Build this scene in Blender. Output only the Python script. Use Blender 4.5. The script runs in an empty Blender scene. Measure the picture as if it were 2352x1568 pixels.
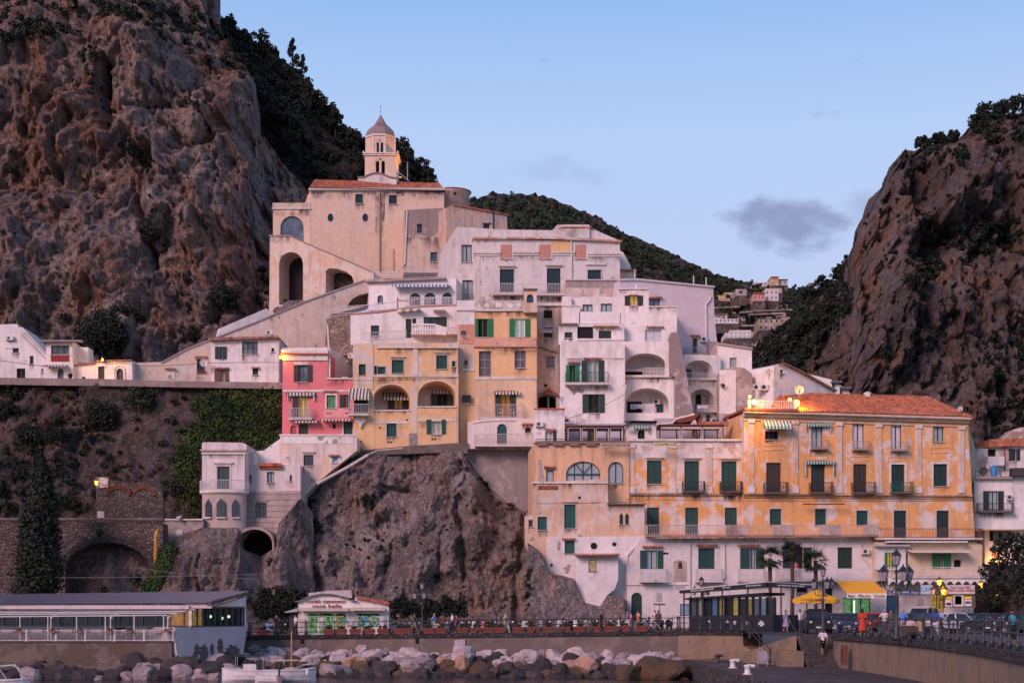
import bpy,bmesh,math,random
import numpy as np
from mathutils import Vector,Matrix,noise
from mathutils.geometry import delaunay_2d_cdt
R=math.radians
sc=bpy.context.scene
# -------- camera
W0,CX,HY,FP,ZC=2352.0,1176.0,1407.0,3500.0,5.5
cam=bpy.data.objects.new("camera",bpy.data.cameras.new("camera"));sc.collection.objects.link(cam)
cam.location=(0,0,ZC);cam.rotation_euler=(R(90),0,0)
cam.data.sensor_width=36;cam.data.lens=FP/W0*36;cam.data.shift_y=(HY-784)/W0
cam.data.clip_start=.5;cam.data.clip_end=9000
sc.camera=cam
# -------- sky and sun (dusk: afterglow behind the camera)
SUN_EL,SUN_AZ=R(27),R(216)
w=bpy.data.worlds.new("World");sc.world=w;w.use_nodes=True
nt=w.node_tree;nt.nodes.clear()
def wn(t,**k):
 n=nt.nodes.new(t)
 for a,b in k.items():setattr(n,a,b)
 return n
sky=wn('ShaderNodeTexSky',sky_type='NISHITA',sun_disc=False,sun_elevation=SUN_EL,sun_rotation=SUN_AZ,air_density=1.0,dust_density=.6,ozone_density=2.0)
tc=wn('ShaderNodeTexCoord');sep=wn('ShaderNodeSeparateXYZ');nt.links.new(tc.outputs['Generated'],sep.inputs[0])
grad=wn('ShaderNodeValToRGB');el=grad.color_ramp.elements
el[0].position=0.0;el[0].color=(.60,.62,.82,1)
el[1].position=.38;el[1].color=(.30,.50,.88,1)
for p_,c_ in((.17,(.54,.63,.88)),(.22,(.52,.62,.89)),(.30,(.465,.625,.925)),(.48,(.21,.38,.74)),(.68,(.13,.22,.46)),(1.0,(.09,.14,.32))):
 e=el.new(p_);e.color=(*c_,1)
nt.links.new(sep.outputs['Z'],grad.inputs[0])
mixs=wn('ShaderNodeMix',data_type='RGBA');mixs.inputs[0].default_value=.95
skm=wn('ShaderNodeVectorMath',operation='SCALE');skm.inputs['Scale'].default_value=.12
nt.links.new(sky.outputs[0],skm.inputs[0]);nt.links.new(skm.outputs[0],mixs.inputs[6]);nt.links.new(grad.outputs[0],mixs.inputs[7])
mp=wn('ShaderNodeMapping');mp.inputs['Scale'].default_value=(1,1,1.9);nt.links.new(tc.outputs['Generated'],mp.inputs[0])
cn=wn('ShaderNodeTexNoise');cn.inputs['Scale'].default_value=22;cn.inputs['Detail'].default_value=7;cn.inputs['Roughness'].default_value=.55;nt.links.new(mp.outputs[0],cn.inputs[0])
def patch(px,py,rad,amp,hard):
 d=Vector(((px-CX)/FP,1,(HY-py)/FP)).normalized()
 s=wn('ShaderNodeVectorMath',operation='SUBTRACT');nt.links.new(tc.outputs['Generated'],s.inputs[0]);s.inputs[1].default_value=d
 m=wn('ShaderNodeVectorMath',operation='MULTIPLY');nt.links.new(s.outputs[0],m.inputs[0]);m.inputs[1].default_value=(1/rad[0],1/rad[0],1/rad[1])
 l=wn('ShaderNodeVectorMath',operation='LENGTH');nt.links.new(m.outputs[0],l.inputs[0])
 a=wn('ShaderNodeMapRange');a.inputs[1].default_value=1;a.inputs[2].default_value=0;a.inputs[3].default_value=0;a.inputs[4].default_value=hard;nt.links.new(l.outputs['Value'],a.inputs[0])
 b=wn('ShaderNodeMath',operation='ADD');nt.links.new(a.outputs[0],b.inputs[0]);nt.links.new(cn.outputs[0],b.inputs[1])
 c=wn('ShaderNodeMapRange',interpolation_type='SMOOTHSTEP');c.inputs[1].default_value=.64;c.inputs[2].default_value=.90;c.inputs[4].default_value=amp;nt.links.new(b.outputs[0],c.inputs[0])
 return c.outputs[0]
outs=[patch(1800,525,(.052,.028),.85,.50),patch(1320,400,(.07,.02),.22,.3),patch(1690,585,(.03,.016),.3,.3),patch(1985,462,(.03,.014),.35,.3)]
acc=outs[0]
for o_ in outs[1:]:
 a=wn('ShaderNodeMath',operation='MAXIMUM');nt.links.new(acc,a.inputs[0]);nt.links.new(o_,a.inputs[1]);acc=a.outputs[0]
mc=wn('ShaderNodeMix',data_type='RGBA');nt.links.new(acc,mc.inputs[0]);nt.links.new(mixs.outputs[2],mc.inputs[6]);mc.inputs[7].default_value=(.25,.29,.50,1)
bg=wn('ShaderNodeBackground');bg.inputs[1].default_value=1.02;nt.links.new(mc.outputs[2],bg.inputs[0])
wo=wn('ShaderNodeOutputWorld');nt.links.new(bg.outputs[0],wo.inputs[0])
sl=bpy.data.lights.new("sun",'SUN');sl.energy=3.1;sl.angle=R(24);sl.color=(1.0,.62,.60)
so=bpy.data.objects.new("sun",sl);sc.collection.objects.link(so)
so.rotation_euler=Vector((math.sin(R(36))*math.cos(SUN_EL),math.cos(R(36))*math.cos(SUN_EL),-math.sin(SUN_EL))).to_track_quat('-Z','Y').to_euler()
sc.view_settings.view_transform='Standard';sc.view_settings.look='None';sc.view_settings.gamma=1;sc.view_settings.exposure=0
# -------- materials
def NT(m):
 m.use_nodes=True;t=m.node_tree
 b=t.nodes['Principled BSDF']
 return t,b
def lk(t,a,b):t.links.new(a,b)
def nd(t,ty,ins=None,**k):
 n=t.nodes.new(ty)
 for a,b in k.items():setattr(n,a,b)
 for a,b in(ins or{}).items():
  if hasattr(b,'is_output')or isinstance(b,bpy.types.NodeSocket):t.links.new(b,n.inputs[a])
  else:n.inputs[a].default_value=b
 return n
def posn(t,scale=(1,1,1),off=(0,0,0),rot=(0,0,0)):
 g=nd(t,'ShaderNodeNewGeometry')
 m=nd(t,'ShaderNodeMapping',{0:g.outputs['Position'],'Scale':scale,'Location':off,'Rotation':rot})
 return m.outputs[0]
def nz(t,vec,s,det=6,rough=.6,dist=0):
 return nd(t,'ShaderNodeTexNoise',{'Vector':vec,'Scale':s,'Detail':det,'Roughness':rough,'Distortion':dist}).outputs[0]
def rng(t,v,a,b,c=0.,d=1.):
 return nd(t,'ShaderNodeMapRange',{0:v,1:a,2:b,3:c,4:d},clamp=True).outputs[0]
def mixc(t,f,a,b,mode='MIX'):
 n=nd(t,'ShaderNodeMix',data_type='RGBA',blend_type=mode)
 for i,v in((0,f),(6,a),(7,b)):
  if isinstance(v,bpy.types.NodeSocket):t.links.new(v,n.inputs[i])
  elif i==0:n.inputs[0].default_value=v
  else:n.inputs[i].default_value=(*v[:3],1)
 return n.outputs[2]
def math2(t,op,a,b):
 n=nd(t,'ShaderNodeMath',operation=op)
 for i,v in((0,a),(1,b)):
  if isinstance(v,bpy.types.NodeSocket):t.links.new(v,n.inputs[i])
  else:n.inputs[i].default_value=v
 return n.outputs[0]
def bump(t,b,h,strength=.4,dist=.05):
 n=nd(t,'ShaderNodeBump',{'Height':h,'Strength':strength,'Distance':dist});lk(t,n.outputs[0],b.inputs['Normal'])
MC={}
def flat(col,rough=.7,metal=0,var=.12,name=None,sc_=3.):
 k=('f',tuple(round(c,3)for c in col),rough,metal,var)
 if k in MC:return MC[k]
 m=bpy.data.materials.new(name or 'paint');t,b=NT(m)
 v=nz(t,posn(t),sc_,5,.65)
 c=mixc(t,rng(t,v,.35,.65),tuple(x*(1-var)for x in col),tuple(min(1,x*(1+var))for x in col))
 lk(t,c,b.inputs['Base Color']);b.inputs['Roughness'].default_value=rough;b.inputs['Metallic'].default_value=metal
 MC[k]=m;return m
def emit(col,st=1.,name='light'):
 k=('e',col,st)
 if k in MC:return MC[k]
 m=bpy.data.materials.new(name);t,b=NT(m)
 v=nz(t,posn(t),3.6,4,.7)
 b.inputs['Base Color'].default_value=(*(c*.4 for c in col),1)
 lk(t,mixc(t,rng(t,v,.36,.62),tuple(c*.22 for c in col),col),b.inputs['Emission Color']);b.inputs['Emission Strength'].default_value=st
 MC[k]=m;return m
def glow(col,st,name='lamp_light'):
 k=('g',col,st)
 if k in MC:return MC[k]
 m=bpy.data.materials.new(name);t,b=NT(m)
 b.inputs['Base Color'].default_value=(*col,1);b.inputs['Emission Color'].default_value=(*col,1);b.inputs['Emission Strength'].default_value=st
 MC[k]=m;return m
def glass(col=(.02,.03,.04),rough=.08):
 k=('gl',col,rough)
 if k in MC:return MC[k]
 m=bpy.data.materials.new('window_glass');t,b=NT(m)
 v=nz(t,posn(t),.9,4)
 lk(t,mixc(t,rng(t,v,.35,.7),tuple(c*.5 for c in col),tuple(c*1.5 for c in col)),b.inputs['Base Color'])
 b.inputs['Roughness'].default_value=rough;b.inputs['IOR'].default_value=1.5
 MC[k]=m;return m
def plaster(base,patchc=(.62,.55,.52),amt=.35,dirt=.35,streak=.35,seed=0,scale=.55,bare=(.3,.25,.22),bareamt=.12,name='plaster'):
 k=('p',tuple(base),tuple(patchc),amt,dirt,streak,seed,bareamt)
 if k in MC:return MC[k]
 m=bpy.data.materials.new(name);t,b=NT(m)
 v=posn(t,off=(seed*17.3,seed*9.1,seed*5.7))
 n1=nz(t,v,scale,9,.68,.3)
 c=mixc(t,rng(t,nz(t,v,1.7,6,.7),.3,.7),tuple(x*.88 for x in base),tuple(min(.9,x*1.07)for x in base))
 if amt>0:c=mixc(t,rng(t,n1,.66-amt*.32,.70-amt*.32+.02),c,patchc)
 vs=posn(t,scale=(1,1,.12),off=(seed*3.1,0,0))
 s1=nz(t,vs,1.6,7,.7)
 c=mixc(t,math2(t,'MULTIPLY',rng(t,s1,.50,.78),streak),c,(.10,.075,.07))
 n2=nz(t,posn(t,off=(seed*7.7,3,11)),.3,8,.7)
 c=mixc(t,math2(t,'MULTIPLY',rng(t,n2,.48,.75),dirt),c,(.22,.17,.16))
 if bareamt>0:
  n3=nz(t,posn(t,off=(5,seed*4.4,21)),.8,8,.62)
  c=mixc(t,rng(t,n3,.74-bareamt,.755-bareamt),c,bare)
 lk(t,c,b.inputs['Base Color']);b.inputs['Roughness'].default_value=.9
 bump(t,b,nz(t,v,3.2,8,.7),.55,.06)
 MC[k]=m;return m
def rockmat(cols,orange=.3,scale=1.,dark=.5,seed=0,name='rock',moss=.0):
 m=bpy.data.materials.new(name);t,b=NT(m)
 v=posn(t,scale=(scale,scale,scale*.8),off=(seed,seed*2,0))
 c=mixc(t,rng(t,nz(t,v,.11,6,.6),.40,.60),cols[0],cols[1])
 c=mixc(t,rng(t,nz(t,v,.28,8,.72),.50,.60),c,cols[2])
 vs=posn(t,scale=(scale,scale,scale*.2),off=(0,seed,3))
 c=mixc(t,math2(t,'MULTIPLY',rng(t,nz(t,vs,.16,8,.68),.50,.58),orange),c,(.40,.185,.095))
 c=mixc(t,math2(t,'MULTIPLY',rng(t,nz(t,vs,.42,9,.75),.52,.64),dark*.8),c,(.035,.028,.03))
 mid=nz(t,v,.7,12,.78);fine=nz(t,posn(t,scale=(scale,)*3,off=(40,3,seed)),3.0,9,.85)
 c=mixc(t,rng(t,mid,.33,.455,.94,0),c,tuple(x*.13 for x in cols[0]))
 c=mixc(t,rng(t,fine,.52,.62,0,.85),c,tuple(min(1,x*1.6+.02)for x in cols[1]))
 cr=nd(t,'ShaderNodeMath',{0:math2(t,'SUBTRACT',nz(t,v,.26,8,.7),.5)},operation='ABSOLUTE').outputs[0]
 cr2=nd(t,'ShaderNodeMath',{0:math2(t,'SUBTRACT',nz(t,posn(t,scale=(scale,scale,scale*.55),off=(7,seed,9)),.8,8,.74),.5)},operation='ABSOLUTE').outputs[0]
 vo=math2(t,'MINIMUM',rng(t,cr,0,.012),rng(t,cr2,0,.02))
 c=mixc(t,rng(t,vo,.0,1.,.8*dark+.1,0),c,tuple(x*.1 for x in cols[0]))
 if moss:c=mixc(t,math2(t,'MULTIPLY',rng(t,nz(t,v,.3,9,.75),.5,.56),moss),c,(.016,.019,.010))
 lk(t,c,b.inputs['Base Color']);b.inputs['Roughness'].default_value=.97
 h=math2(t,'ADD',mid,math2(t,'ADD',math2(t,'MULTIPLY',vo,.08),math2(t,'MULTIPLY',fine,.22)))
 bump(t,b,h,1.,1.5/scale)
 return m
def stonewall(col,mort,scale=2.,seed=0,name='rubble_stone',vary=.5):
 k=('s',col,mort,scale,seed)
 if k in MC:return MC[k]
 m=bpy.data.materials.new(name);t,b=NT(m)
 v=posn(t,scale=(1,1,1.5),off=(seed,0,0))
 vd=mixc(t,.12,v,nd(t,'ShaderNodeTexNoise',{'Vector':v,'Scale':1.5,'Detail':3}).outputs[1],'LINEAR_LIGHT')
 vo=nd(t,'ShaderNodeTexVoronoi',{'Vector':vd,'Scale':scale});ve=nd(t,'ShaderNodeTexVoronoi',{'Vector':vd,'Scale':scale},feature='DISTANCE_TO_EDGE')
 s=nd(t,'ShaderNodeSeparateColor',{0:vo.outputs['Color']}).outputs[0]
 c=mixc(t,s,tuple(x*(1-vary)for x in col),tuple(min(1,x*(1+vary))for x in col))
 c=mixc(t,rng(t,ve.outputs[0],0,.09,1,0),c,mort)
 c=mixc(t,math2(t,'MULTIPLY',rng(t,nz(t,v,.18,9,.7),.42,.66),.85),c,tuple(x*.3 for x in col))
 c=mixc(t,rng(t,nz(t,posn(t,scale=(1,1,.2)),.6,7,.7),.5,.75,0,.7),c,(.05,.036,.034))
 lk(t,c,b.inputs['Base Color']);b.inputs['Roughness'].default_value=.95
 bump(t,b,math2(t,'ADD',rng(t,ve.outputs[0],0,.2),nz(t,v,2,8,.7)),.9,.15)
 MC[k]=m;return m
def leafmat(c0,c1,c2=None,name='leaves',sc_=.5):
 m=bpy.data.materials.new(name);t,b=NT(m)
 c=mixc(t,rng(t,nz(t,posn(t),sc_,5,.7),.38,.62),c0,c1)
 if c2:c=mixc(t,rng(t,nz(t,posn(t,off=(9,9,9)),sc_*.6,6,.7),.58,.66),c,c2)
 lk(t,c,b.inputs['Base Color']);b.inputs['Roughness'].default_value=.8
 return m
def stripes(c0,c1,period=.16,axis=0,name='striped_canvas',ang=0):
 k=('st',c0,c1,period,axis,ang)
 if k in MC:return MC[k]
 m=bpy.data.materials.new(name);t,b=NT(m)
 s=nd(t,'ShaderNodeSeparateXYZ',{0:posn(t)}).outputs[axis]
 f=math2(t,'FRACT',math2(t,'MULTIPLY',s,1/(2*period)),0)
 g=math2(t,'GREATER_THAN',f,.5)
 c=mixc(t,g,c0,c1)
 c=mixc(t,rng(t,nz(t,posn(t),2,5),.4,.8,0,.35),c,(.2,.17,.15))
 lk(t,c,b.inputs['Base Color']);b.inputs['Roughness'].default_value=.85
 MC[k]=m;return m
def tilemat(seed=0,base=(.36,.12,.065)):
 k=('tile',seed,base)
 if k in MC:return MC[k]
 m=bpy.data.materials.new('terracotta_tiles');t,b=NT(m)
 v=posn(t,off=(seed,0,0))
 vo=nd(t,'ShaderNodeTexVoronoi',{'Vector':v,'Scale':3.2});s=nd(t,'ShaderNodeSeparateColor',{0:vo.outputs['Color']}).outputs[0]
 c=mixc(t,s,tuple(x*.55 for x in base),tuple(min(1,x*1.5)for x in base))
 c=mixc(t,rng(t,nz(t,v,.7,8,.7),.5,.75,0,.7),c,(.12,.07,.055))
 c=mixc(t,rng(t,nz(t,v,2.5,6,.7),.6,.8,0,.8),c,(.55,.38,.3))
 lk(t,c,b.inputs['Base Color']);b.inputs['Roughness'].default_value=.85
 bump(t,b,nz(t,v,5,4),.4,.04)
 MC[k]=m;return m
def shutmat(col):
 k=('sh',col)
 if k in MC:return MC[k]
 m=bpy.data.materials.new('louvre_shaded_paint');t,b=NT(m)
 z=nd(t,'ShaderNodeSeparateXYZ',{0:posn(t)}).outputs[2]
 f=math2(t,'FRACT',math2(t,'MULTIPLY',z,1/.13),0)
 c=mixc(t,rng(t,f,.0,1.),tuple(x*.6 for x in col),tuple(min(1,x*1.35)for x in col))  # louvre shading painted into the colour, each slat dark below and lighter above
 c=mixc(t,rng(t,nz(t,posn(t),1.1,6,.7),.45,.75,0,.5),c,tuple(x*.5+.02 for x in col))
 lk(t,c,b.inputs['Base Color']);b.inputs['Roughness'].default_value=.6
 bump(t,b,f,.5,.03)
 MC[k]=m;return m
def stainmat():
 if 'stain' in MC:return MC['stain']
 m=bpy.data.materials.new('rain_stain');t,b=NT(m);at=nd(t,'ShaderNodeAttribute',attribute_name='fade')
 n=rng(t,nz(t,posn(t,scale=(1,1,.1)),2.6,7,.75),.40,.60);n2=rng(t,nz(t,posn(t),.5,5,.6),.42,.6)
 a=math2(t,'MULTIPLY',math2(t,'MULTIPLY',n,n2),math2(t,'MULTIPLY',at.outputs['Fac'],1.))
 b.inputs['Base Color'].default_value=(.07,.05,.045,1);b.inputs['Roughness'].default_value=.95;lk(t,a,b.inputs['Alpha']);MC['stain']=m;return m
 # -------- object helpers
COL=sc.collection
OFF={}
def thing(name,label,cat,loc=(0,0,0),group=None,rz=0):
 o=bpy.data.objects.new(name,None);COL.objects.link(o);o.location=loc;o.rotation_euler=(0,0,rz);o.empty_display_size=.3
 o['label']=label;o['category']=cat
 if group:o['group']=group
 OFF[o.name]=Vector(loc);return o
def tag(o,label,cat,group=None,kind=None):
 o['label']=label;o['category']=cat
 if group:o['group']=group
 if kind:o['kind']=kind
 return o
class MB:
 def __init__(s):s.v=[];s.f=[];s.mi=[];s.cur=0;s.sm=False
 def add(s,vs,fs):
  n=len(s.v);s.v+=[tuple(p)for p in vs];s.f+=[tuple(i+n for i in f)for f in fs];s.mi+=[s.cur]*len(fs)
 def quad(s,a,b,c,d):s.add([a,b,c,d],[(0,1,2,3)])
 def hexa(s,p):
  s.add(p,[(0,1,2,3),(7,6,5,4),(0,4,5,1),(1,5,6,2),(2,6,7,3),(3,7,4,0)])
 def box(s,a,b):
  x0,y0,z0=a;x1,y1,z1=b
  s.hexa([(x0,y0,z0),(x1,y0,z0),(x1,y0,z1),(x0,y0,z1),(x0,y1,z0),(x1,y1,z0),(x1,y1,z1),(x0,y1,z1)])
 def tube(s,pts,r,n=6,cap=True):
  pts=[Vector(p)for p in pts];rs=r if isinstance(r,(list,tuple))else[r]*len(pts)
  rings=[]
  for i,p in enumerate(pts):
   d=(pts[min(i+1,len(pts)-1)]-pts[max(i-1,0)])
   if d.length<1e-6:d=Vector((0,0,1))
   d.normalize();u=d.cross(Vector((0,1,0))if abs(d.y)<.9 else Vector((1,0,0))).normalized();w_=d.cross(u)
   rings.append([p+(u*math.cos(2*math.pi*k/n)+w_*math.sin(2*math.pi*k/n))*rs[i]for k in range(n)])
  vs=[q for r_ in rings for q in r_];fs=[]
  for i in range(len(pts)-1):
   for k in range(n):fs.append((i*n+k,i*n+(k+1)%n,(i+1)*n+(k+1)%n,(i+1)*n+k))
  if cap:fs+=[tuple(reversed(range(n))),tuple((len(pts)-1)*n+k for k in range(n))]
  s.add(vs,fs)
 def lathe(s,c,prof,n=10):
  c=Vector(c);vs=[c+Vector((r*math.cos(2*math.pi*k/n),r*math.sin(2*math.pi*k/n),z))for r,z in prof for k in range(n)]
  fs=[(i*n+k,i*n+(k+1)%n,(i+1)*n+(k+1)%n,(i+1)*n+k)for i in range(len(prof)-1)for k in range(n)]
  fs+=[tuple(reversed(range(n))),tuple((len(prof)-1)*n+k for k in range(n))]
  s.add(vs,fs)
 def ball(s,c,r,n=10,m=7,sz=(1,1,1)):
  c=Vector(c);vs=[];fs=[]
  for i in range(m+1):
   a=math.pi*i/m
   for k in range(n):vs.append(c+Vector((r*sz[0]*math.sin(a)*math.cos(2*math.pi*k/n),r*sz[1]*math.sin(a)*math.sin(2*math.pi*k/n),r*sz[2]*math.cos(a))))
  for i in range(m):
   for k in range(n):fs.append((i*n+k,(i+1)*n+k,(i+1)*n+(k+1)%n,i*n+(k+1)%n))
  s.add(vs,fs)
 def build(s,name,mats,parent=None,smooth=False):
  if not isinstance(mats,(list,tuple)):mats=[mats]
  o_=OFF[parent.name]if parent else Vector((0,0,0))
  me=bpy.data.meshes.new(name);me.from_pydata([Vector(p)-o_ for p in s.v],[],s.f)
  for m in mats:me.materials.append(m)
  if len(mats)>1:me.polygons.foreach_set('material_index',s.mi)
  if smooth:me.polygons.foreach_set('use_smooth',[True]*len(me.polygons))
  me.validate();me.update()
  o=bpy.data.objects.new(name,me);COL.objects.link(o)
  if parent:o.parent=parent
  OFF[o.name]=o_;return o
def copy_tree(o,parent=None):
 c=o.copy();COL.objects.link(c);OFF[c.name]=Vector((0,0,0))
 if parent:c.parent=parent
 for ch in list(o.children):copy_tree(ch,c)
 return c
def npmesh(name,V,F,mats,parent=None,smooth=False,mi=None):
 """V (n,3) array, F (m,k) array of equal-size faces"""
 V=np.asarray(V,dtype=np.float32);F=np.asarray(F,dtype=np.int32)
 if parent:V=V-np.array(OFF[parent.name],dtype=np.float32)
 me=bpy.data.meshes.new(name);k=F.shape[1]
 me.vertices.add(len(V));me.vertices.foreach_set('co',V.ravel())
 me.loops.add(F.size);me.loops.foreach_set('vertex_index',F.ravel())
 me.polygons.add(len(F));me.polygons.foreach_set('loop_start',np.arange(0,F.size,k,dtype=np.int32));me.polygons.foreach_set('loop_total',np.full(len(F),k,dtype=np.int32))
 for m in(mats if isinstance(mats,(list,tuple))else[mats]):me.materials.append(m)
 if mi is not None:me.polygons.foreach_set('material_index',np.asarray(mi,dtype=np.int32))
 if smooth:me.polygons.foreach_set('use_smooth',[True]*len(F))
 me.update(calc_edges=True)
 o=bpy.data.objects.new(name,me);COL.objects.link(o)
 if parent:o.parent=parent
 OFF[o.name]=OFF[parent.name]if parent else Vector((0,0,0))
 return o
def WP(px,py,Y):return Vector(((px-CX)/FP*Y,Y,ZC+(HY-py)/FP*Y))
def WX(px,Y):return(px-CX)/FP*Y
def WZ(py,Y):return ZC+(HY-py)/FP*Y
class Fac:
 """a vertical facade plane; plan coordinates (px, py) land on it"""
 def __init__(s,xa,Ya,xb=None,Yb=None):
  if xb is None:s.Y0,s.m=Ya,0.
  else:
   a,b=(xa-CX)/FP,(xb-CX)/FP;Xa,Xb=a*Ya,b*Yb
   s.m=(Yb-Ya)/(Xb-Xa);s.Y0=Ya-s.m*Xa
  s.n=Vector((s.m,-1,0)).normalized();s.t=Vector((1,s.m,0)).normalized()
 def P(s,px,py,off=0.):
  a=(px-CX)/FP;Y=s.Y0/(1-s.m*a)
  return Vector((a*Y,Y,ZC+(HY-py)/FP*Y))+s.n*off
 def back(s,d):f=Fac(0,1);f.Y0=s.Y0+d;f.m=s.m;f.n=s.n;f.t=s.t;return f
 def s(s_,px):a=(px-CX)/FP;return FP/(s_.Y0/(1-s_.m*a))
def fbox(mb,F,x0,y0,x1,y1,o0,o1):
 q=[F.P(x0,y1),F.P(x1,y1),F.P(x1,y0),F.P(x0,y0)]
 mb.hexa([p+F.n*o1 for p in q]+[p+F.n*o0 for p in q])
def fpoly(mb,F,pts,o0,o1):
 n=len(pts);q=[F.P(*p)for p in pts]
 mb.add([p+F.n*o1 for p in q]+[p+F.n*o0 for p in q],[tuple(range(n)),tuple(reversed(range(n,2*n)))]+[(i,i+n,(i+1)%n+n,(i+1)%n)for i in range(n)])
def inside(p,poly):
 x,y=p;c=False;n=len(poly)
 for i in range(n):
  x1,y1=poly[i];x2,y2=poly[i-1]
  if(y1>y)!=(y2>y)and x<(x2-x1)*(y-y1)/(y2-y1)+x1:c=not c
 return c
def archpts(x0,y0,x1,y1,ah=None,n=12,pointed=False):
 """outline with a curved top of height ah (default semicircle)"""
 r=(x1-x0)/2;ah=r if ah is None else ah;cx=(x0+x1)/2
 pts=[(x0,y1),(x0,y0+ah)]
 for i in range(1,n):
  a=math.pi*i/n
  if pointed:
   u=-math.cos(a);pts.append((cx+r*u,y0+ah-ah*(1-abs(u))**.62))
  else:pts.append((cx-r*math.cos(a),y0+ah-ah*math.sin(a)))
 pts+=[(x1,y0+ah),(x1,y1)]
 return pts
def wall(mb,F,outline,holes,reveal=.25,depth=6.):
 """front with real openings, reveals, sides, top and back of the block"""
 vs=[];es=[]
 for poly in[outline]+[h[0]for h in holes]:
  n0=len(vs);n=len(poly)
  vs+=[Vector((p[0],-p[1]))for p in poly];es+=[(n0+i,n0+(i+1)%n)for i in range(n)]
 V,E,T,_,_,_=delaunay_2d_cdt(vs,es,[],0,1e-4)
 P3=[F.P(v.x,-v.y)for v in V];fs=[]
 hp=[[(p[0],-p[1])for p in h[0]]for h in holes];op=[(p[0],-p[1])for p in outline]
 for t in T:
  c=(sum(V[i].x for i in t)/3,sum(V[i].y for i in t)/3)
  if not inside(c,op)or any(inside(c,h)for h in hp):continue
  fs.append(t)
 mb.add(P3,fs)
 for h,d in holes:
  q=[F.P(*p)for p in h];n=len(q);d_=d if d else reveal
  mb.add(q+[p-F.n*d_ for p in q],[(i,(i+1)%n,(i+1)%n+n,i+n)for i in range(n)])
 q=[F.P(*p)for p in outline];n=len(q)
 mb.add(q+[p-F.n*depth for p in q],[(i,i+n,(i+1)%n+n,(i+1)%n)for i in range(n)]+([tuple(range(2*n-1,n-1,-1))]if depth>.2 else[]))
GREEN=(.008,.042,.036);DKG=(.012,.03,.03);BRIGHTG=(.015,.16,.06);BROWN=(.05,.03,.025);TEAL=(.012,.075,.07);WHITE=(.74,.72,.72)
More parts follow.
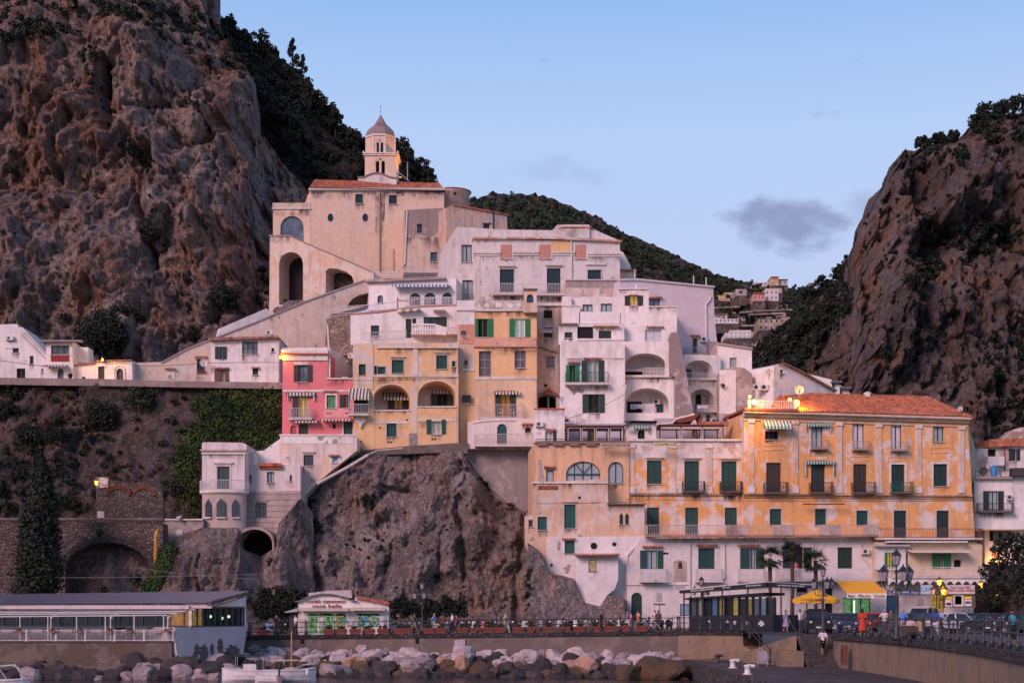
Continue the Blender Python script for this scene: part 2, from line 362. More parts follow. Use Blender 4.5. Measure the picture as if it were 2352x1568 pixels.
class House:
 def __init__(s,name,label,cat,F,outline,m,depth=7.,group=None,reveal=.3,root=None,part='wall'):
  s.part=part
  s.F=F;s.out=outline;s.m=m;s.depth=depth;s.holes=[];s.reveal=reveal
  xs=[p[0]for p in outline];ys=[p[1]for p in outline]
  s.root=root or thing(name,label,cat,F.P((min(xs)+max(xs))/2,max(ys)),group)
 def done(s):
  mb=MB();wall(mb,s.F,s.out,s.holes,s.reveal,s.depth);s.w=mb.build(s.part,s.m,s.root);return s
 def pane(s,pts,off,m,parent,name='pane',F=None):
  F=F or s.F;mb=MB();mb.add([F.P(*p)+F.n*off for p in pts],[tuple(range(len(pts)))]);return mb.build(name,m,parent)
 def win(s,x0,y0,x1,y1,kind='c',col=GREEN,arch=None,cx=None,frame=(.55,.5,.48),sur=0,cols=2,rows=1,sill=True,hood=None,F=None,pm=None,fcol=None,name='window',lab=None,pointed=False,open_=(1,1)):
  """kind c closed shutters, o open shutters beside glass (cx gives the glass), g glazed, d dark opening"""
  own=F is None;F=F or s.F
  gx0,gx1=cx if cx else(x0,x1)
  hx0,hx1=(gx0,gx1)if kind=='o' else(x0,x1)
  if arch is not None:hole=archpts(hx0,y0,hx1,y1,None if arch is True else arch,pointed=pointed)
  else:hole=[(hx0,y1),(hx0,y0),(hx1,y0),(hx1,y1)]
  rv=s.reveal if own else .02
  if own:s.holes.append((hole,None))
  px=1/F.s((x0+x1)/2)
  mb=MB();fw=.07/px
  fc=fcol or(tuple(c*.9 for c in col)if kind in 'oc' else DKG)
  fr0,fr1=(-rv+.01,-rv+.09)if own else(.0,.07)
  n=len(hole)
  cxm=(hx0+hx1)/2;cym=(y0+y1)/2;wdt=max(2.,hx1-hx0);hgt=max(2.,y1-y0)
  inn=[(cxm+(p[0]-cxm)*(1-2*fw/wdt),cym+(p[1]-cym)*(1-2*fw/hgt))for p in hole]
  A=[F.P(*p)+F.n*fr1 for p in hole];B=[F.P(*p)+F.n*fr1 for p in inn];C=[F.P(*p)+F.n*fr0 for p in inn]
  mb.add(A+B+C,[(i,(i+1)%n,(i+1)%n+n,i+n)for i in range(n)]+[(i+n,(i+1)%n+n,(i+1)%n+2*n,i+2*n)for i in range(n)])
  if kind in 'go':
   k=cols if kind=='g' else 2;bw=.045/px
   for i in range(1,k):
    xm=hx0+(hx1-hx0)*i/k;top=y0 if arch is None else y0+1
    fbox(mb,F,xm-bw,top,xm+bw,y1,fr0,fr1-.005)
   for i in range(1,rows):
    ym=y0+(y1-y0)*i/rows;fbox(mb,F,hx0+fw*.5,ym-bw,hx1-fw*.5,ym+bw,fr0,fr1-.008)
  o=mb.build(name,flat(fc,.6),s.root)
  if lab:o['label']=lab
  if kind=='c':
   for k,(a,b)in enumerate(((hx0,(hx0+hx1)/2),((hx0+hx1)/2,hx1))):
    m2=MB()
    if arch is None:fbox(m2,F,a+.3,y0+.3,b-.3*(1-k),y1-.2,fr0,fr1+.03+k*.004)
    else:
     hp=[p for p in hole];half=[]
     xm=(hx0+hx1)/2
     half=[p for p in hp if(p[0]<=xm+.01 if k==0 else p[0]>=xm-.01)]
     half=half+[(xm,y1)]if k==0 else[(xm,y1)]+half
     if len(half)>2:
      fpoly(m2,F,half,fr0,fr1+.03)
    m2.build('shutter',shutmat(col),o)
  else:
   s.pane(hole,fr0+.02,pm or(flat((.008,.007,.008),.9)if kind=='d' else glass()),o,F=F)
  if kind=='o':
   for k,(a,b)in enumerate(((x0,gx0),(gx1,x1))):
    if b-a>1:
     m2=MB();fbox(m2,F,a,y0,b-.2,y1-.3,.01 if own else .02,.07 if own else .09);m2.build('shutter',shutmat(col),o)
  if sur:
   m2=MB();w_=sur
   for(a,b,c,d)in((hx0-w_,y0-w_,hx0,y1),(hx1,y0-w_,hx1+w_,y1),(hx0,y0-w_,hx1,y0)):
    if arch is None:fbox(m2,F,a,b,c,d,.0,.035)
   if m2.v:m2.build('surround',plaster(frame,amt=.2,streak=.4,bareamt=0),o)
  if sill:
   m2=MB();fbox(m2,F,hx0-1.6,y1,hx1+1.6,y1+1.6,-.02,.12);m2.build('sill',flat((.42,.38,.36)),o)
   if own:s.stain(hx0-1,hx1+1,y1+1.6,12+(hx0*7.3)%10)
  if hood=='tile':
   m2=MB();tilehood(m2,F,min(x0,gx0)-2,max(x1,gx1)+2,y0-7);m2.build('tile_hood',tilemat(3),o)
  elif hood:
   m2=MB();fbox(m2,F,hx0-3.5,y0-7,hx1+3.5,y0-5,.0,.22);fbox(m2,F,hx0-1.5,y0-5,hx1+1.5,y0-2.5,.0,.1);m2.build('hood',flat((.5,.4,.36)),o)
  return o
 def stain(s,x0,x1,y,h,o1=.0,F=None,parent=None):
  F=F or s.F;n=max(2,int((x1-x0)/6));V=[];up=[]
  for i in range(n+1):
   x=x0+(x1-x0)*i/n;V+=[tuple(F.P(x,y,o1+.006)),tuple(F.P(x,y+h,o1+.006))]
  o=npmesh('stain',np.array(V),np.array([(2*i,2*i+1,2*i+3,2*i+2)for i in range(n)]),stainmat(),parent or s.root)
  ca=o.data.color_attributes.new('fade','FLOAT_COLOR','POINT')
  for i in range(len(V)):ca.data[i].color=(1,1,1,1)if i%2==0 else(0,0,0,1)
 def band(s,x0,y0,x1,y1,o1=.08,m=None,name='cornice',o0=0.,F=None):
  mb=MB();fbox(mb,F or s.F,x0,y0,x1,y1,o0,o1)
  if name in('cornice','string_course','ledge','coping','tile_edge')and x1-x0>25 and y1-y0<9:s.stain(x0+2,x1-2,y1,19,0,F)
  return mb.build(name,m or plaster((.66,.6,.58),amt=.25,bareamt=.04,streak=.5),s.root)
 def balcony(s,x0,x1,yt,yb,d=.9,slab=4,rail=(.6,.58,.58),bars=None,m=None,F=None,kind='bars',name='balcony',sides=True):
  F=F or s.F;px=1/F.s((x0+x1)/2)
  mb=MB();fbox(mb,F,x0,yb,x1,yb+slab,-.02,d);o=mb.build(name,m or plaster((.6,.54,.52),amt=.2,dirt=.4),s.root);s.stain(x0,x1,yb+slab,15,0,F)
  rm=flat(rail,.5);mb=MB();r=.028
  def seg(a,b,w_=r):mb.tube([a,b],w_,4,False)
  c=[F.P(x0+.6,yb)+F.n*.05,F.P(x0+.6,yb)+F.n*(d-.06),F.P(x1-.6,yb)+F.n*(d-.06),F.P(x1-.6,yb)+F.n*.05]
  h=(yb-yt)*px;up=Vector((0,0,h));lo=Vector((0,0,.08))
  sg=[(0,1),(1,2),(2,3)]if sides else[(1,2)]
  if kind=='solid':
   mb=MB()
   for a,b in sg:
    nrm=Vector((c[b].y-c[a].y,-(c[b].x-c[a].x),0)).normalized()*.05
    mb.hexa([c[a]+nrm,c[b]+nrm,c[b]+nrm+up,c[a]+nrm+up,c[a]-nrm,c[b]-nrm,c[b]-nrm+up,c[a]-nrm+up])
   mb.build('parapet',m or s.m,o);return o
  for a,b in sg:
   seg(c[a]+up,c[b]+up,r*1.1);seg(c[a]+lo,c[b]+lo)
   L=(c[b]-c[a]).length;nb=max(1,int(L/.16))
   for i in range(nb+1):
    p=c[a].lerp(c[b],i/nb)
    if kind=='belly' and(a,b)==(1,2):
     mb.tube([p+lo,p+Vector((0,0,h*.3))+F.n*.13,p+Vector((0,0,h*.65))+F.n*.02,p+up],r*.62,4,False)
    else:seg(p+lo,p+up,r*.62)
   if kind=='ornate':
    for i in range(max(1,int(L/.45))):
     p=c[a].lerp(c[b],(i+.5)/max(1,int(L/.45)))
     ax=(c[b]-c[a]).normalized();rr=min(.17,h*.25)
     mb.tube([p+Vector((0,0,h*.5))+ax*rr*math.cos(q*math.pi/4)+Vector((0,0,rr*math.sin(q*math.pi/4)))for q in range(9)],r*.8,4,False)
  mb.build('railing',rm,o);return o
 def awning(s,x0,x1,yt,yb,d=1.,m=None,val=5,F=None,name='awning',scallop=True,o0=.02):
  """sloping canvas with a hanging scalloped valance"""
  F=F or s.F;px=1/F.s((x0+x1)/2);mb=MB();drop=(yb-yt)*px
  a,b=F.P(x0,yt)+F.n*o0,F.P(x1,yt)+F.n*o0
  c,e=a+F.n*d-Vector((0,0,drop)),b+F.n*d-Vector((0,0,drop));th=Vector((0,0,.03))
  mb.hexa([a,b,b+th,a+th,c,e,e+th,c+th])
  n=max(4,int((x1-x0)/3));vh=val*px
  for i in range(n):
   p,q=c.lerp(e,i/n),c.lerp(e,(i+1)/n);mid=(p+q)/2
   z1=Vector((0,0,vh*.78));z2=Vector((0,0,vh));f=F.n*.02
   pts=[p,q,q-z1,mid-z2,p-z1]if scallop else[p,q,q-z2,mid-z2,p-z2]
   mb.add([v+f for v in pts]+[v-f for v in pts],[(0,1,2,3,4),(9,8,7,6,5),(2,7,8,3),(3,8,9,4)])
  for u,v in((a,c),(b,e)):mb.add([u,v,v-Vector((0,0,vh*.8))],[(0,1,2)])
  return mb.build(name,m or stripes((.72,.68,.62),(.16,.13,.12)),s.root)
def tilehood(mb,F,x0,x1,y,d=.35,h=3.5):
 """little projecting row of curved tiles"""
 px=1/F.s((x0+x1)/2);n=max(3,int((x1-x0)*px/.2))
 for i in range(n):
  a,b=x0+(x1-x0)*i/n,x0+(x1-x0)*(i+.98)/n;m=(a+b)/2
  P0=[F.P(a,y+1),F.P(m,y-h*.45),F.P(b,y+1)]
  dn=Vector((0,0,-h*px*.55))
  mb.add([P0[0]+dn*.5,P0[1],P0[2]+dn*.5,P0[0]+F.n*d+dn*1.6,P0[1]+F.n*d+dn,P0[2]+F.n*d+dn*1.6],[(0,3,4,1),(1,4,5,2),(3,5,4),(0,2,5,3)])
def tileroof(name,eL,eR,rR,rL,parent,cols,rows,m=None,amp=.09):
 """curved-tile roof plane between eave and ridge corners"""
 V=[];k=6;nx=cols*k
 eL,eR,rR,rL=map(Vector,(eL,eR,rR,rL));nrm=(eR-eL).cross(rL-eL).normalized()
 if nrm.z<0:nrm=-nrm
 ys=[]
 for j in range(rows):ys+=[(j/rows,.05),((j+.97)/rows,0.)]
 for v,st in ys:
  for i in range(nx+1):
   u=i/nx;p=eL.lerp(eR,u).lerp(rL.lerp(rR,u),v)
   V.append(p+nrm*(amp*abs(math.sin(math.pi*i/k))**.7+st+.03))
 F_=[]
 for j in range(len(ys)-1):
  for i in range(nx):a=j*(nx+1)+i;F_.append((a,a+1,a+nx+2,a+nx+1))
 return npmesh(name,np.array([tuple(v)for v in V]),np.array(F_),m or tilemat(0),parent)
def textmesh(s,font_h,loc,F,m,parent,name='lettering',italic=0,depth=.02,xw=None):
 """lettering built as real raised letters"""
 cu=bpy.data.curves.new('t','FONT');cu.body=s;cu.size=font_h;cu.extrude=depth;cu.shear=italic;cu.align_x='CENTER';cu.align_y='CENTER';cu.resolution_u=2
 ob=bpy.data.objects.new('t',cu);COL.objects.link(ob)
 me=bpy.data.meshes.new_from_object(ob.evaluated_get(bpy.context.evaluated_depsgraph_get()));bpy.data.objects.remove(ob)
 n=len(me.vertices);co=np.empty(n*3,np.float32);me.vertices.foreach_get('co',co);co=co.reshape(-1,3)
 if xw:co[:,0]*=xw/max(1e-6,co[:,0].max()-co[:,0].min())
 t,nn=np.array(F.t),np.array(F.n);L=np.array(Vector(loc))-np.array(OFF[parent.name]if parent else(0,0,0))
 out=L+co[:,:1]*t+co[:,1:2]*np.array((0,0,1))+co[:,2:3]*nn
 me.vertices.foreach_set('co',out.astype(np.float32).ravel());me.materials.clear();me.materials.append(m);me.name=name;me.update()
 o=bpy.data.objects.new(name,me);COL.objects.link(o)
 if parent:o.parent=parent;OFF[o.name]=OFF[parent.name]
 return o
 # -------- terrain
rs=np.random.RandomState(7);random.seed(7)
def ip(x,pts):return float(np.interp(x,[p[0]for p in pts],[p[1]for p in pts]))
def fb(p,s,o=6,H=.9):return noise.fractal(p/s,H,2.1,o)
def rd(p,s,o=5):return noise.ridged_multi_fractal(p/s,.9,2.1,o,.9,2.)
def stp(v):f=math.floor(v);return f+min(1.,(v-f)*3.2)
def sheet(name,x0,x1,dx,base,edge,top,Yb,Ye,Yt,n1,n2,amp,mat,label=None,extra=(70,-30),vert=.55,kind='structure',bulge=None):
 """rock face from base to edge, sloping ground from edge to top, and a falling back side; displaced by layered noise"""
 nx=int((x1-x0)/dx)+1;V=[];rows=n1+n2+4
 f=lambda q,x:q(x)if callable(q)else(ip(x,q)if isinstance(q,(list,tuple))else q)
 for j in range(rows):
  for i in range(nx):
   px=x0+(x1-x0)*i/(nx-1);yb,ye,yt=f(base,px),f(edge,px),f(top,px);A,B,C_=f(Yb,px),f(Ye,px),f(Yt,px)
   if j<n1:v=j/(n1-1);p=WP(px,yb+(ye-yb)*v,A+(B-A)*v)
   elif j<n1+n2:v=(j-n1+1)/n2;p=WP(px,ye+(yt-ye)*v,B+(C_-B)*v)
   else:
    v=(j-n1-n2+1)/4;p=WP(px,yt+(HY-yt)*.02*v*v+14*v,C_+extra[0]*v)
   q=Vector((p.x,p.y*.6,p.z*vert))
   a=amp(px,p)if callable(amp)else amp
   d=fb(q,26)*1.5+(rd(q,13,6)-1.1)*.9+fb(q,3.5,4)*.2+.55*stp(fb(Vector((q.x,q.y,q.z*.6))+Vector((11,4,8)),6.5,5)*3.2)+.34*stp(fb(q+Vector((1,44,8)),2.1,4)*3.)
   vo=noise.voronoi(q/7.+Vector((fb(q,8,3),0,fb(q+Vector((9,9,9)),8,3)))*.7)[0];d+=(vo[1]-vo[0])*1.9
   vo=noise.voronoi(q/2.6+Vector((fb(q,4,3),0,fb(q+Vector((9,9,9)),4,3)))*.7)[0];d+=(vo[1]-vo[0])*.65+(rd(q+Vector((50,0,0)),3.5,5)-1)*.45+fb(q,1.2,3)*.3
   if bulge:jx,jy=fb(q+Vector((3,60,1)),7,5)*20+fb(q,2,3)*5,fb(q+Vector((70,6,1)),7,5)*24;d+=bulge(px+jx,(HY-(p.z-ZC)*FP/p.y)+jy)*(1+.4*fb(q,5))/max(.01,a)
   p=p+Vector((fb(q+Vector((31,7,3)),9)*.5,-d,fb(q+Vector((5,17,3)),6)*.45))*a
   V.append(tuple(p))
 F_=[(j*nx+i,j*nx+i+1,(j+1)*nx+i+1,(j+1)*nx+i)for j in range(rows-1)for i in range(nx-1)]
 o=npmesh(name,np.array(V),np.array(F_),mat,smooth=False);o['kind']=kind
 if label:o['label']=label
 G=np.array(V).reshape(rows,nx,3)
 def surf(px,py):
  """front-most surface point seen at plan position"""
  i=int(round((px-x0)/(x1-x0)*(nx-1)));i=min(nx-1,max(0,i));c=G[:n1+n2,i]
  yy=HY-(c[:,2]-ZC)*FP/c[:,1];j=int(np.argmin(np.abs(yy-py)))
  return Vector(c[j])
 o_surf[name]=surf
 return o,surf
o_surf={}
rockA=rockmat([(.22,.165,.16),(.50,.385,.35),(.47,.30,.23)],orange=.85,dark=.8,seed=3,scale=.9)
rockE=rockmat([(.26,.21,.205),(.50,.42,.41),(.46,.34,.28)],orange=.45,scale=1.25,dark=.8,seed=8)
rockD=rockmat([(.10,.078,.08),(.28,.23,.225),(.16,.09,.055)],orange=.5,dark=.6,seed=14,scale=.6)
rockM=rockmat([(.08,.058,.058),(.16,.12,.12),(.13,.08,.065)],orange=.2,scale=2.4,dark=.8,seed=5,moss=.7)
soil=rockmat([(.022,.017,.014),(.05,.036,.03),(.07,.05,.045)],orange=.15,dark=.7,seed=22,moss=1.)
hillm=rockmat([(.06,.05,.05),(.16,.125,.12),(.12,.09,.08)],orange=.1,dark=.6,seed=30,scale=.5,moss=.75)
edgeA=[(-90,132),(0,125),(50,98),(100,82),(180,105),(230,60),(330,45),(372,72),(400,118),(460,145),(530,178),(576,196),(584,300),(650,382),(700,440),(760,490)]
topA=[(-90,-70),(470,-70),(486,40),(560,160),(578,190),(586,296),(650,376),(700,434),(760,486)]
def bulgeA(px,py):
 b=0
 for cx,cy,rx,ry,h in((380,170,95,110,5),(520,240,70,70,5),(150,330,90,170,3.5),(470,480,130,110,4),(240,640,110,120,3),(60,600,70,200,3),(560,420,80,60,3)):
  r=((px-cx)/rx)**2+((py-cy)/ry)**2
  if r<1:b+=h*(1-r)**1.3
 for ax,ay,bx,by,wd,h in((235,150,240,300,20,6),(345,420,330,620,16,2.6),(120,250,190,190,16,2.5),(300,250,460,245,10,1.6),(360,335,600,315,9,1.4),(180,280,150,420,12,2),(70,480,90,700,14,2),(430,420,520,640,12,1.8),(480,190,500,300,10,1.8)):
  t_=max(0,min(1,((px-ax)*(bx-ax)+(py-ay)*(by-ay))/((bx-ax)**2+(by-ay)**2)))
  d=math.hypot(px-ax-t_*(bx-ax),py-ay-t_*(by-ay))
  if d<wd:b-=h*(1-d/wd)
 return b
def Yea(px):return ip(px,[(-90,205),(300,208),(580,214),(760,222)])
mA=bpy.data.materials
_,sA=sheet('cliff',-90,760,3.0,890,edgeA,topA,lambda x:ip(x,[(0,175),(500,176),(760,192)]),Yea,lambda x:ip(x,[(-90,275),(480,262),(560,222),(760,226)]),235,60,1.75,rockA,bulge=bulgeA,extra=(20,-8))
_,sB=sheet('hillside',330,1100,4.5,640,lambda x:ip(x,[(330,60),(560,230),(700,330),(800,380),(950,430),(1100,520)]),[(330,-70),(480,5),(492,62),(520,62),(560,92),(600,125),(640,148),(700,200),(740,245),(770,280),(790,318),(830,340),(880,340),(905,345),(950,388),(1000,436),(1040,470),(1100,520)],236,252,276,50,50,1.6,soil,extra=(60,-10))
sheet('hill',1030,1960,5,900,lambda x:ip(x,[(1030,520),(1400,600),(1640,700),(1960,760)]),[(1030,472),(1078,462),(1110,456),(1180,448),(1240,452),(1310,474),(1370,504),(1420,530),(1500,565),(1600,612),(1660,640),(1740,656),(1800,662),(1860,668),(1960,700)],620,760,900,60,50,3.2,hillm,extra=(200,-40),bulge=None)
sC=o_surf['hill']
def bulgeD(px,py):
 b=0
 for cx,cy,rx,ry,h in((2040,560,80,230,11),(2200,430,110,90,8),(2020,800,120,110,7),(2180,700,100,90,5),(2300,560,100,60,-8),(2150,560,70,50,-6)):
  r=((px-cx)/rx)**2+((py-cy)/ry)**2
  if r<1:b+=h*(1-r)
 return b
_,sD=sheet('cliff',1690,2450,3.6,1080,lambda x:ip(x,[(1690,860),(1830,760),(1950,660),(1966,560),(1990,480),(2040,410),(2110,372),(2230,330),(2450,300)]),[(1690,850),(1730,812),(1745,795),(1790,760),(1822,728),(1830,700),(1850,690),(1880,668),(1920,650),(1950,632),(1956,590),(1967,545),(1976,505),(1986,464),(2000,456),(2012,440),(2034,398),(2060,364),(2104,352),(2150,338),(2200,328),(2230,300),(2262,275),(2320,262),(2450,255)],300,345,370,150,34,2.7,rockD,bulge=bulgeD,extra=(80,-20))
o_surf['cliff_right']=sD;o_surf['cliff_left']=sA
def mkbulge(bl,ln):
 def f(px,py):
  b=0
  for cx,cy,rx,ry,h in bl:
   r=((px-cx)/rx)**2+((py-cy)/ry)**2
   if r<1:b+=h*(1-r)**1.1
  for ax,ay,bx,by,wd,h in ln:
   t_=max(0,min(1,((px-ax)*(bx-ax)+(py-ay)*(by-ay))/((bx-ax)**2+(by-ay)**2)))
   d=math.hypot(px-ax-t_*(bx-ax),py-ay-t_*(by-ay))
   if d<wd:b-=h*(1-d/wd)
  return b
 return f
bulgeE=mkbulge(((1095,1215,44,120,2.6),(1078,1125,24,40,1.6),(1030,1262,22,46,1.6),(955,1300,52,66,1.9),(752,1285,58,46,1.8),(900,1075,120,45,1.5),(820,1120,50,50,1.2),(878,1162,26,24,1.2),(970,1180,50,50,1.),(1150,1280,40,60,1.),(1100,1370,70,40,.9)),((1040,1150,1046,1225,14,1.44),(800,1180,855,1345,17,0.96),(745,1238,815,1242,6,0.48),(696,1120,706,1410,13,1.08),(1196,1170,1202,1430,13,1.14),(1140,1120,1190,1150,11,0.84),(1010,1225,1005,1350,7,0.84),(870,1105,960,1130,7,0.66),(905,1240,890,1380,8,0.78),(1066,1230,1062,1340,6,0.66),(1058,1050,1060,1110,9,0.96)))
bulgeF=mkbulge(((480,1290,46,80,1.6),(440,1300,40,60,1.),(660,1320,30,70,1.1),(540,1330,30,60,1.)),((600,1270,600,1400,34,2.),(470,1280,462,1380,8,.8),(560,1240,540,1340,10,.8),(520,1300,515,1390,7,.6)))
edgeM=[(-60,873),(0,874),(300,880),(645,888),(700,890)]
_,sM=sheet('embankment',-60,700,2.8,1400,edgeM,edgeM,150.5,163.8,163.8,150,1,lambda px,p:ip(px,[(-60,.9),(180,.9),(300,.22),(700,.12)]),rockM,extra=(3,0),vert=.8)
_,sE=sheet('cliff',676,1290,2.4,1462,[(676,1150),(700,1130),(730,1108),(815,1046),(850,1034),(980,1032),(1062,1030),(1085,1085),(1120,1130),(1160,1160),(1225,1180),(1240,1270),(1290,1330)],[(676,1146),(700,1126),(730,1104),(815,1040),(850,1030),(980,1028),(1062,1026),(1085,1080),(1120,1126),(1160,1156),(1225,1176),(1240,1262),(1290,1324)],146.5,156.5,158.5,190,3,.8,rockE,extra=(6,-1),vert=.75,bulge=bulgeE)
_,sF=sheet('cliff',366,720,2.6,1462,[(366,1330),(385,1262),(402,1240),(430,1224),(462,1214),(554,1218),(563,1268),(600,1284),(634,1268),(644,1212),(690,1150),(720,1180)],[(366,1326),(385,1258),(402,1236),(430,1220),(462,1210),(554,1214),(563,1264),(600,1280),(634,1264),(644,1208),(690,1146),(720,1176)],lambda x:ip(x,[(366,140.5),(600,141.5),(720,146)]),lambda x:ip(x,[(366,147.2),(640,147.2),(720,152)]),lambda x:ip(x,[(366,149.5),(640,149.5),(720,154)]),120,3,.6,rockE,extra=(6,-1),vert=.75,bulge=bulgeF)
_,sG=sheet('cliff',1214,1440,2.4,1462,[(1214,1250),(1240,1268),(1262,1318),(1320,1330),(1345,1385),(1380,1392),(1395,1368),(1432,1374),(1440,1400)],[(1214,1246),(1240,1264),(1262,1314),(1320,1326),(1345,1381),(1380,1388),(1395,1364),(1432,1370),(1440,1396)],141.6,143.6,145.,60,3,.38,rockE,extra=(4,-.5),vert=.8)
mb=MB();mb.quad((-3000,150,.8),(3000,150,.8),(3000,5000,.8),(-3000,5000,.8));o=mb.build('ground',flat((.08,.065,.06),.95));o['kind']='structure'
seam=bpy.data.materials.new('sea_water');t,b=NT(seam);b.inputs['Base Color'].default_value=(.008,.014,.02,1);b.inputs['Roughness'].default_value=.12
bump(t,b,nz(t,posn(t,scale=(1,.5,1)),1.6,6,.6,.6),.8,.18)
mb=MB();mb.quad((-3000,-600,.75),(3000,-600,.75),(3000,145,.75),(-3000,145,.75));o=mb.build('sea',seam);o['kind']='structure'
# -------- foliage
def blobs(C,Rr,per,size,rnd,flat_=1.):
 """leaf quads on the shells of many small clumps; C (n,3), Rr (n,)"""
 n=len(C);C=np.repeat(np.asarray(C,float),per,0);Rr=np.repeat(np.asarray(Rr,float),per)
 N=len(C);d=rnd.normal(size=(N,3));d/=np.linalg.norm(d,axis=1)[:,None]
 rad=Rr*(.55+.5*rnd.rand(N));P=C+d*rad[:,None]*np.array((1,1,flat_))
 nn=d+rnd.normal(size=(N,3))*.75+np.array((0,0,.25));nn/=np.linalg.norm(nn,axis=1)[:,None]
 u=np.cross(nn,rnd.normal(size=(N,3)));u/=np.linalg.norm(u,axis=1)[:,None];v=np.cross(nn,u)
 s=(size*(.55+.8*rnd.rand(N)))[:,None]
 V=np.stack([P-u*s*.5,P+v*s*.34,P+u*s*.5,P-v*s*.34],1).reshape(-1,3)
 return V
def leafobj(name,Vs,m,parent=None):
 V=np.concatenate(Vs);return npmesh(name,V,np.arange(len(V)).reshape(-1,4),m,parent)
def clumps(c,R_,k,rnd,sq=(1,1,.85),f=.42):
 d=rnd.normal(size=(k,3));d/=np.linalg.norm(d,axis=1)[:,None]
 return np.array(c)+d*(R_*.68*rnd.rand(k)[:,None]**.45)*np.array(sq),R_*f*(.6+.7*rnd.rand(k))
LV_dark=leafmat((.004,.007,.005),(.013,.022,.010),(.034,.030,.010))
LV_mid=leafmat((.007,.013,.006),(.026,.042,.014),(.05,.042,.012))
LV_ivy=leafmat((.008,.026,.004),(.045,.085,.010),(.085,.115,.014),sc_=.45)
LV_dry=leafmat((.05,.025,.012),(.12,.06,.025),(.16,.08,.02))
LV_far=leafmat((.012,.024,.012),(.032,.058,.022),(.055,.06,.03),sc_=.05)
BARK=flat((.05,.035,.03),.9)
def bush(px,py,r,surf,m=LV_dark,leaf=.34,sq=(1,.8,.8),name='shrub',label=None,cat='shrub',group=None,out=.25,rnd=rs):
 p=surf(px,py);s=p.y/FP;R_=r*s
 k=max(5,int(9*(R_/1.5)**1.2));k=min(k,34)
 c,rr=clumps((p.x,p.y-R_*out,p.z),R_,k,rnd,sq);per=max(24,int(4*math.pi*(R_*.42)**2/leaf**2*1.3))
 V=blobs(c,rr,per,leaf,rnd)
 if not label:return V
 root=thing(name,label,cat,(p.x,p.y,p.z-R_*.7),group)
 leafobj('foliage',[V],m,root)
 mb=MB();b0=Vector((p.x,p.y+.2,p.z-R_*.9))
 for a in range(5):mb.tube([b0,b0.lerp(Vector(c[a%len(c)]),.5)+Vector((.1*a-.2,0,.2)),Vector(c[a%len(c)])],[.12,.07,.03],5)
 mb.build('stem',BARK,root)
 return root
def tree(px,py,h,w_,surf_or_p,label,m=LV_dark,leaf=.4,name='tree',group=None,cat='tree',shape='round',rnd=rs):
 p=surf_or_p(px,py)if callable(surf_or_p)else Vector(surf_or_p);s=p.y/FP;H_,W_=h*s,w_*s
 root=thing(name,label,cat,p,group)
 mb=MB();top=p+Vector((0,0,H_*.8));th=max(.12,H_*.03)
 mb.tube([p-Vector((0,0,.8)),p.lerp(top,.35)+Vector((.02*H_,0,0)),p.lerp(top,.7)-Vector((.02*H_,0,0)),top],[th,th*.8,th*.5,th*.2],7)
 cs=[];rr=[]
 k=34 if shape=='column' else 20
 for i in range(k):
  v=(i+.5)/k;a=rnd.rand()*6.28
  if shape=='round':z=H_*(.32+.62*v);rad=W_*.5*math.sin(math.pi*(.18+.75*v))**.6*(.35+.65*rnd.rand());cr=W_*.17*(.7+.7*rnd.rand())
  elif shape=='cone':z=H_*(.12+.86*v);rad=W_*.5*(1-v)**.8*(.4+.6*rnd.rand());cr=W_*.19*(1.15-v)+.15
  else:z=H_*(.03+.95*v);rad=W_*.22*(rnd.rand())*(1.05-v);cr=W_*.50*(1.0-v**2.2)+.16
  c=p+Vector((math.cos(a)*rad,math.sin(a)*rad*.8,z));cs.append(tuple(c));rr.append(cr)
  if shape!='column' and i%2==0:mb.tube([p.lerp(top,min(.9,z/H_*.8)),c],[th*.4,th*.1],4)
 mb.build('trunk',BARK,root)
 per=max(30,int(4*math.pi*np.mean(rr)**2/leaf**2*(3.2 if shape=='column' else 1.35)))
 leafobj('crown',[blobs(cs,rr,per,leaf,rnd,1.25 if shape=='column' else .85)],m,root)
 return root
def scatter(n,poly,surf,r0,r1,leaf,rnd,out=.3,dens=1.):
 xs=[p[0]for p in poly];ys=[p[1]for p in poly];Vs=[];k=0
 while k<n:
  x,y=rnd.uniform(min(xs),max(xs)),rnd.uniform(min(ys),max(ys))
  if not inside((x,y),poly):continue
  p=surf(x,y);s=p.y/FP;r=rnd.uniform(r0,r1)*s
  kk=max(3,int(5*dens));c,rr=clumps((p.x,p.y-r*out,p.z+r*.2),r,kk,rnd,(1,.8,.85),.5)
  per=max(14,int(4*math.pi*(r*.5)**2/leaf**2*1.0));Vs.append(blobs(c,rr,per,leaf,rnd));k+=1
 return Vs
def stuff(name,label,cat,Vs,m):
 o=leafobj(name,Vs,m);tag(o,label,cat,kind='stuff');return o
Vs=scatter(230,[(480,60),(560,90),(640,145),(700,200),(770,280),(800,330),(900,345),(1000,436),(1000,470),(900,420),(700,420),(640,370),(590,290),(560,190),(470,140)],sB,9,21,.55,rs)
Vs+=scatter(90,[(560,95),(700,200),(700,300),(640,280),(585,200),(520,140)],sB,10,22,.55,rs)
for _ in range(150):
 x=rs.uniform(492,1000);y=ip(x,[(492,64),(520,64),(560,92),(600,125),(640,148),(700,198),(740,242),(770,276),(790,312),(830,336),(905,342),(950,385),(1000,432)])+rs.uniform(-6,14)
 p=sB(x,y);s=p.y/FP;r=rs.uniform(10,22)*s;c,rr=clumps((p.x,p.y-r*.2,p.z+r*.55),r,7,rs,(1,.8,1.15),.42);Vs.append(blobs(c,rr,46,.5,rs))
Vs+=scatter(60,[(570,230),(600,230),(720,420),(700,470),(640,400),(585,320)],sB,10,22,.5,rs)
stuff('ridge_wood','dark evergreen wood covering the ridge behind the church and bell tower','woodland',Vs,LV_dark)
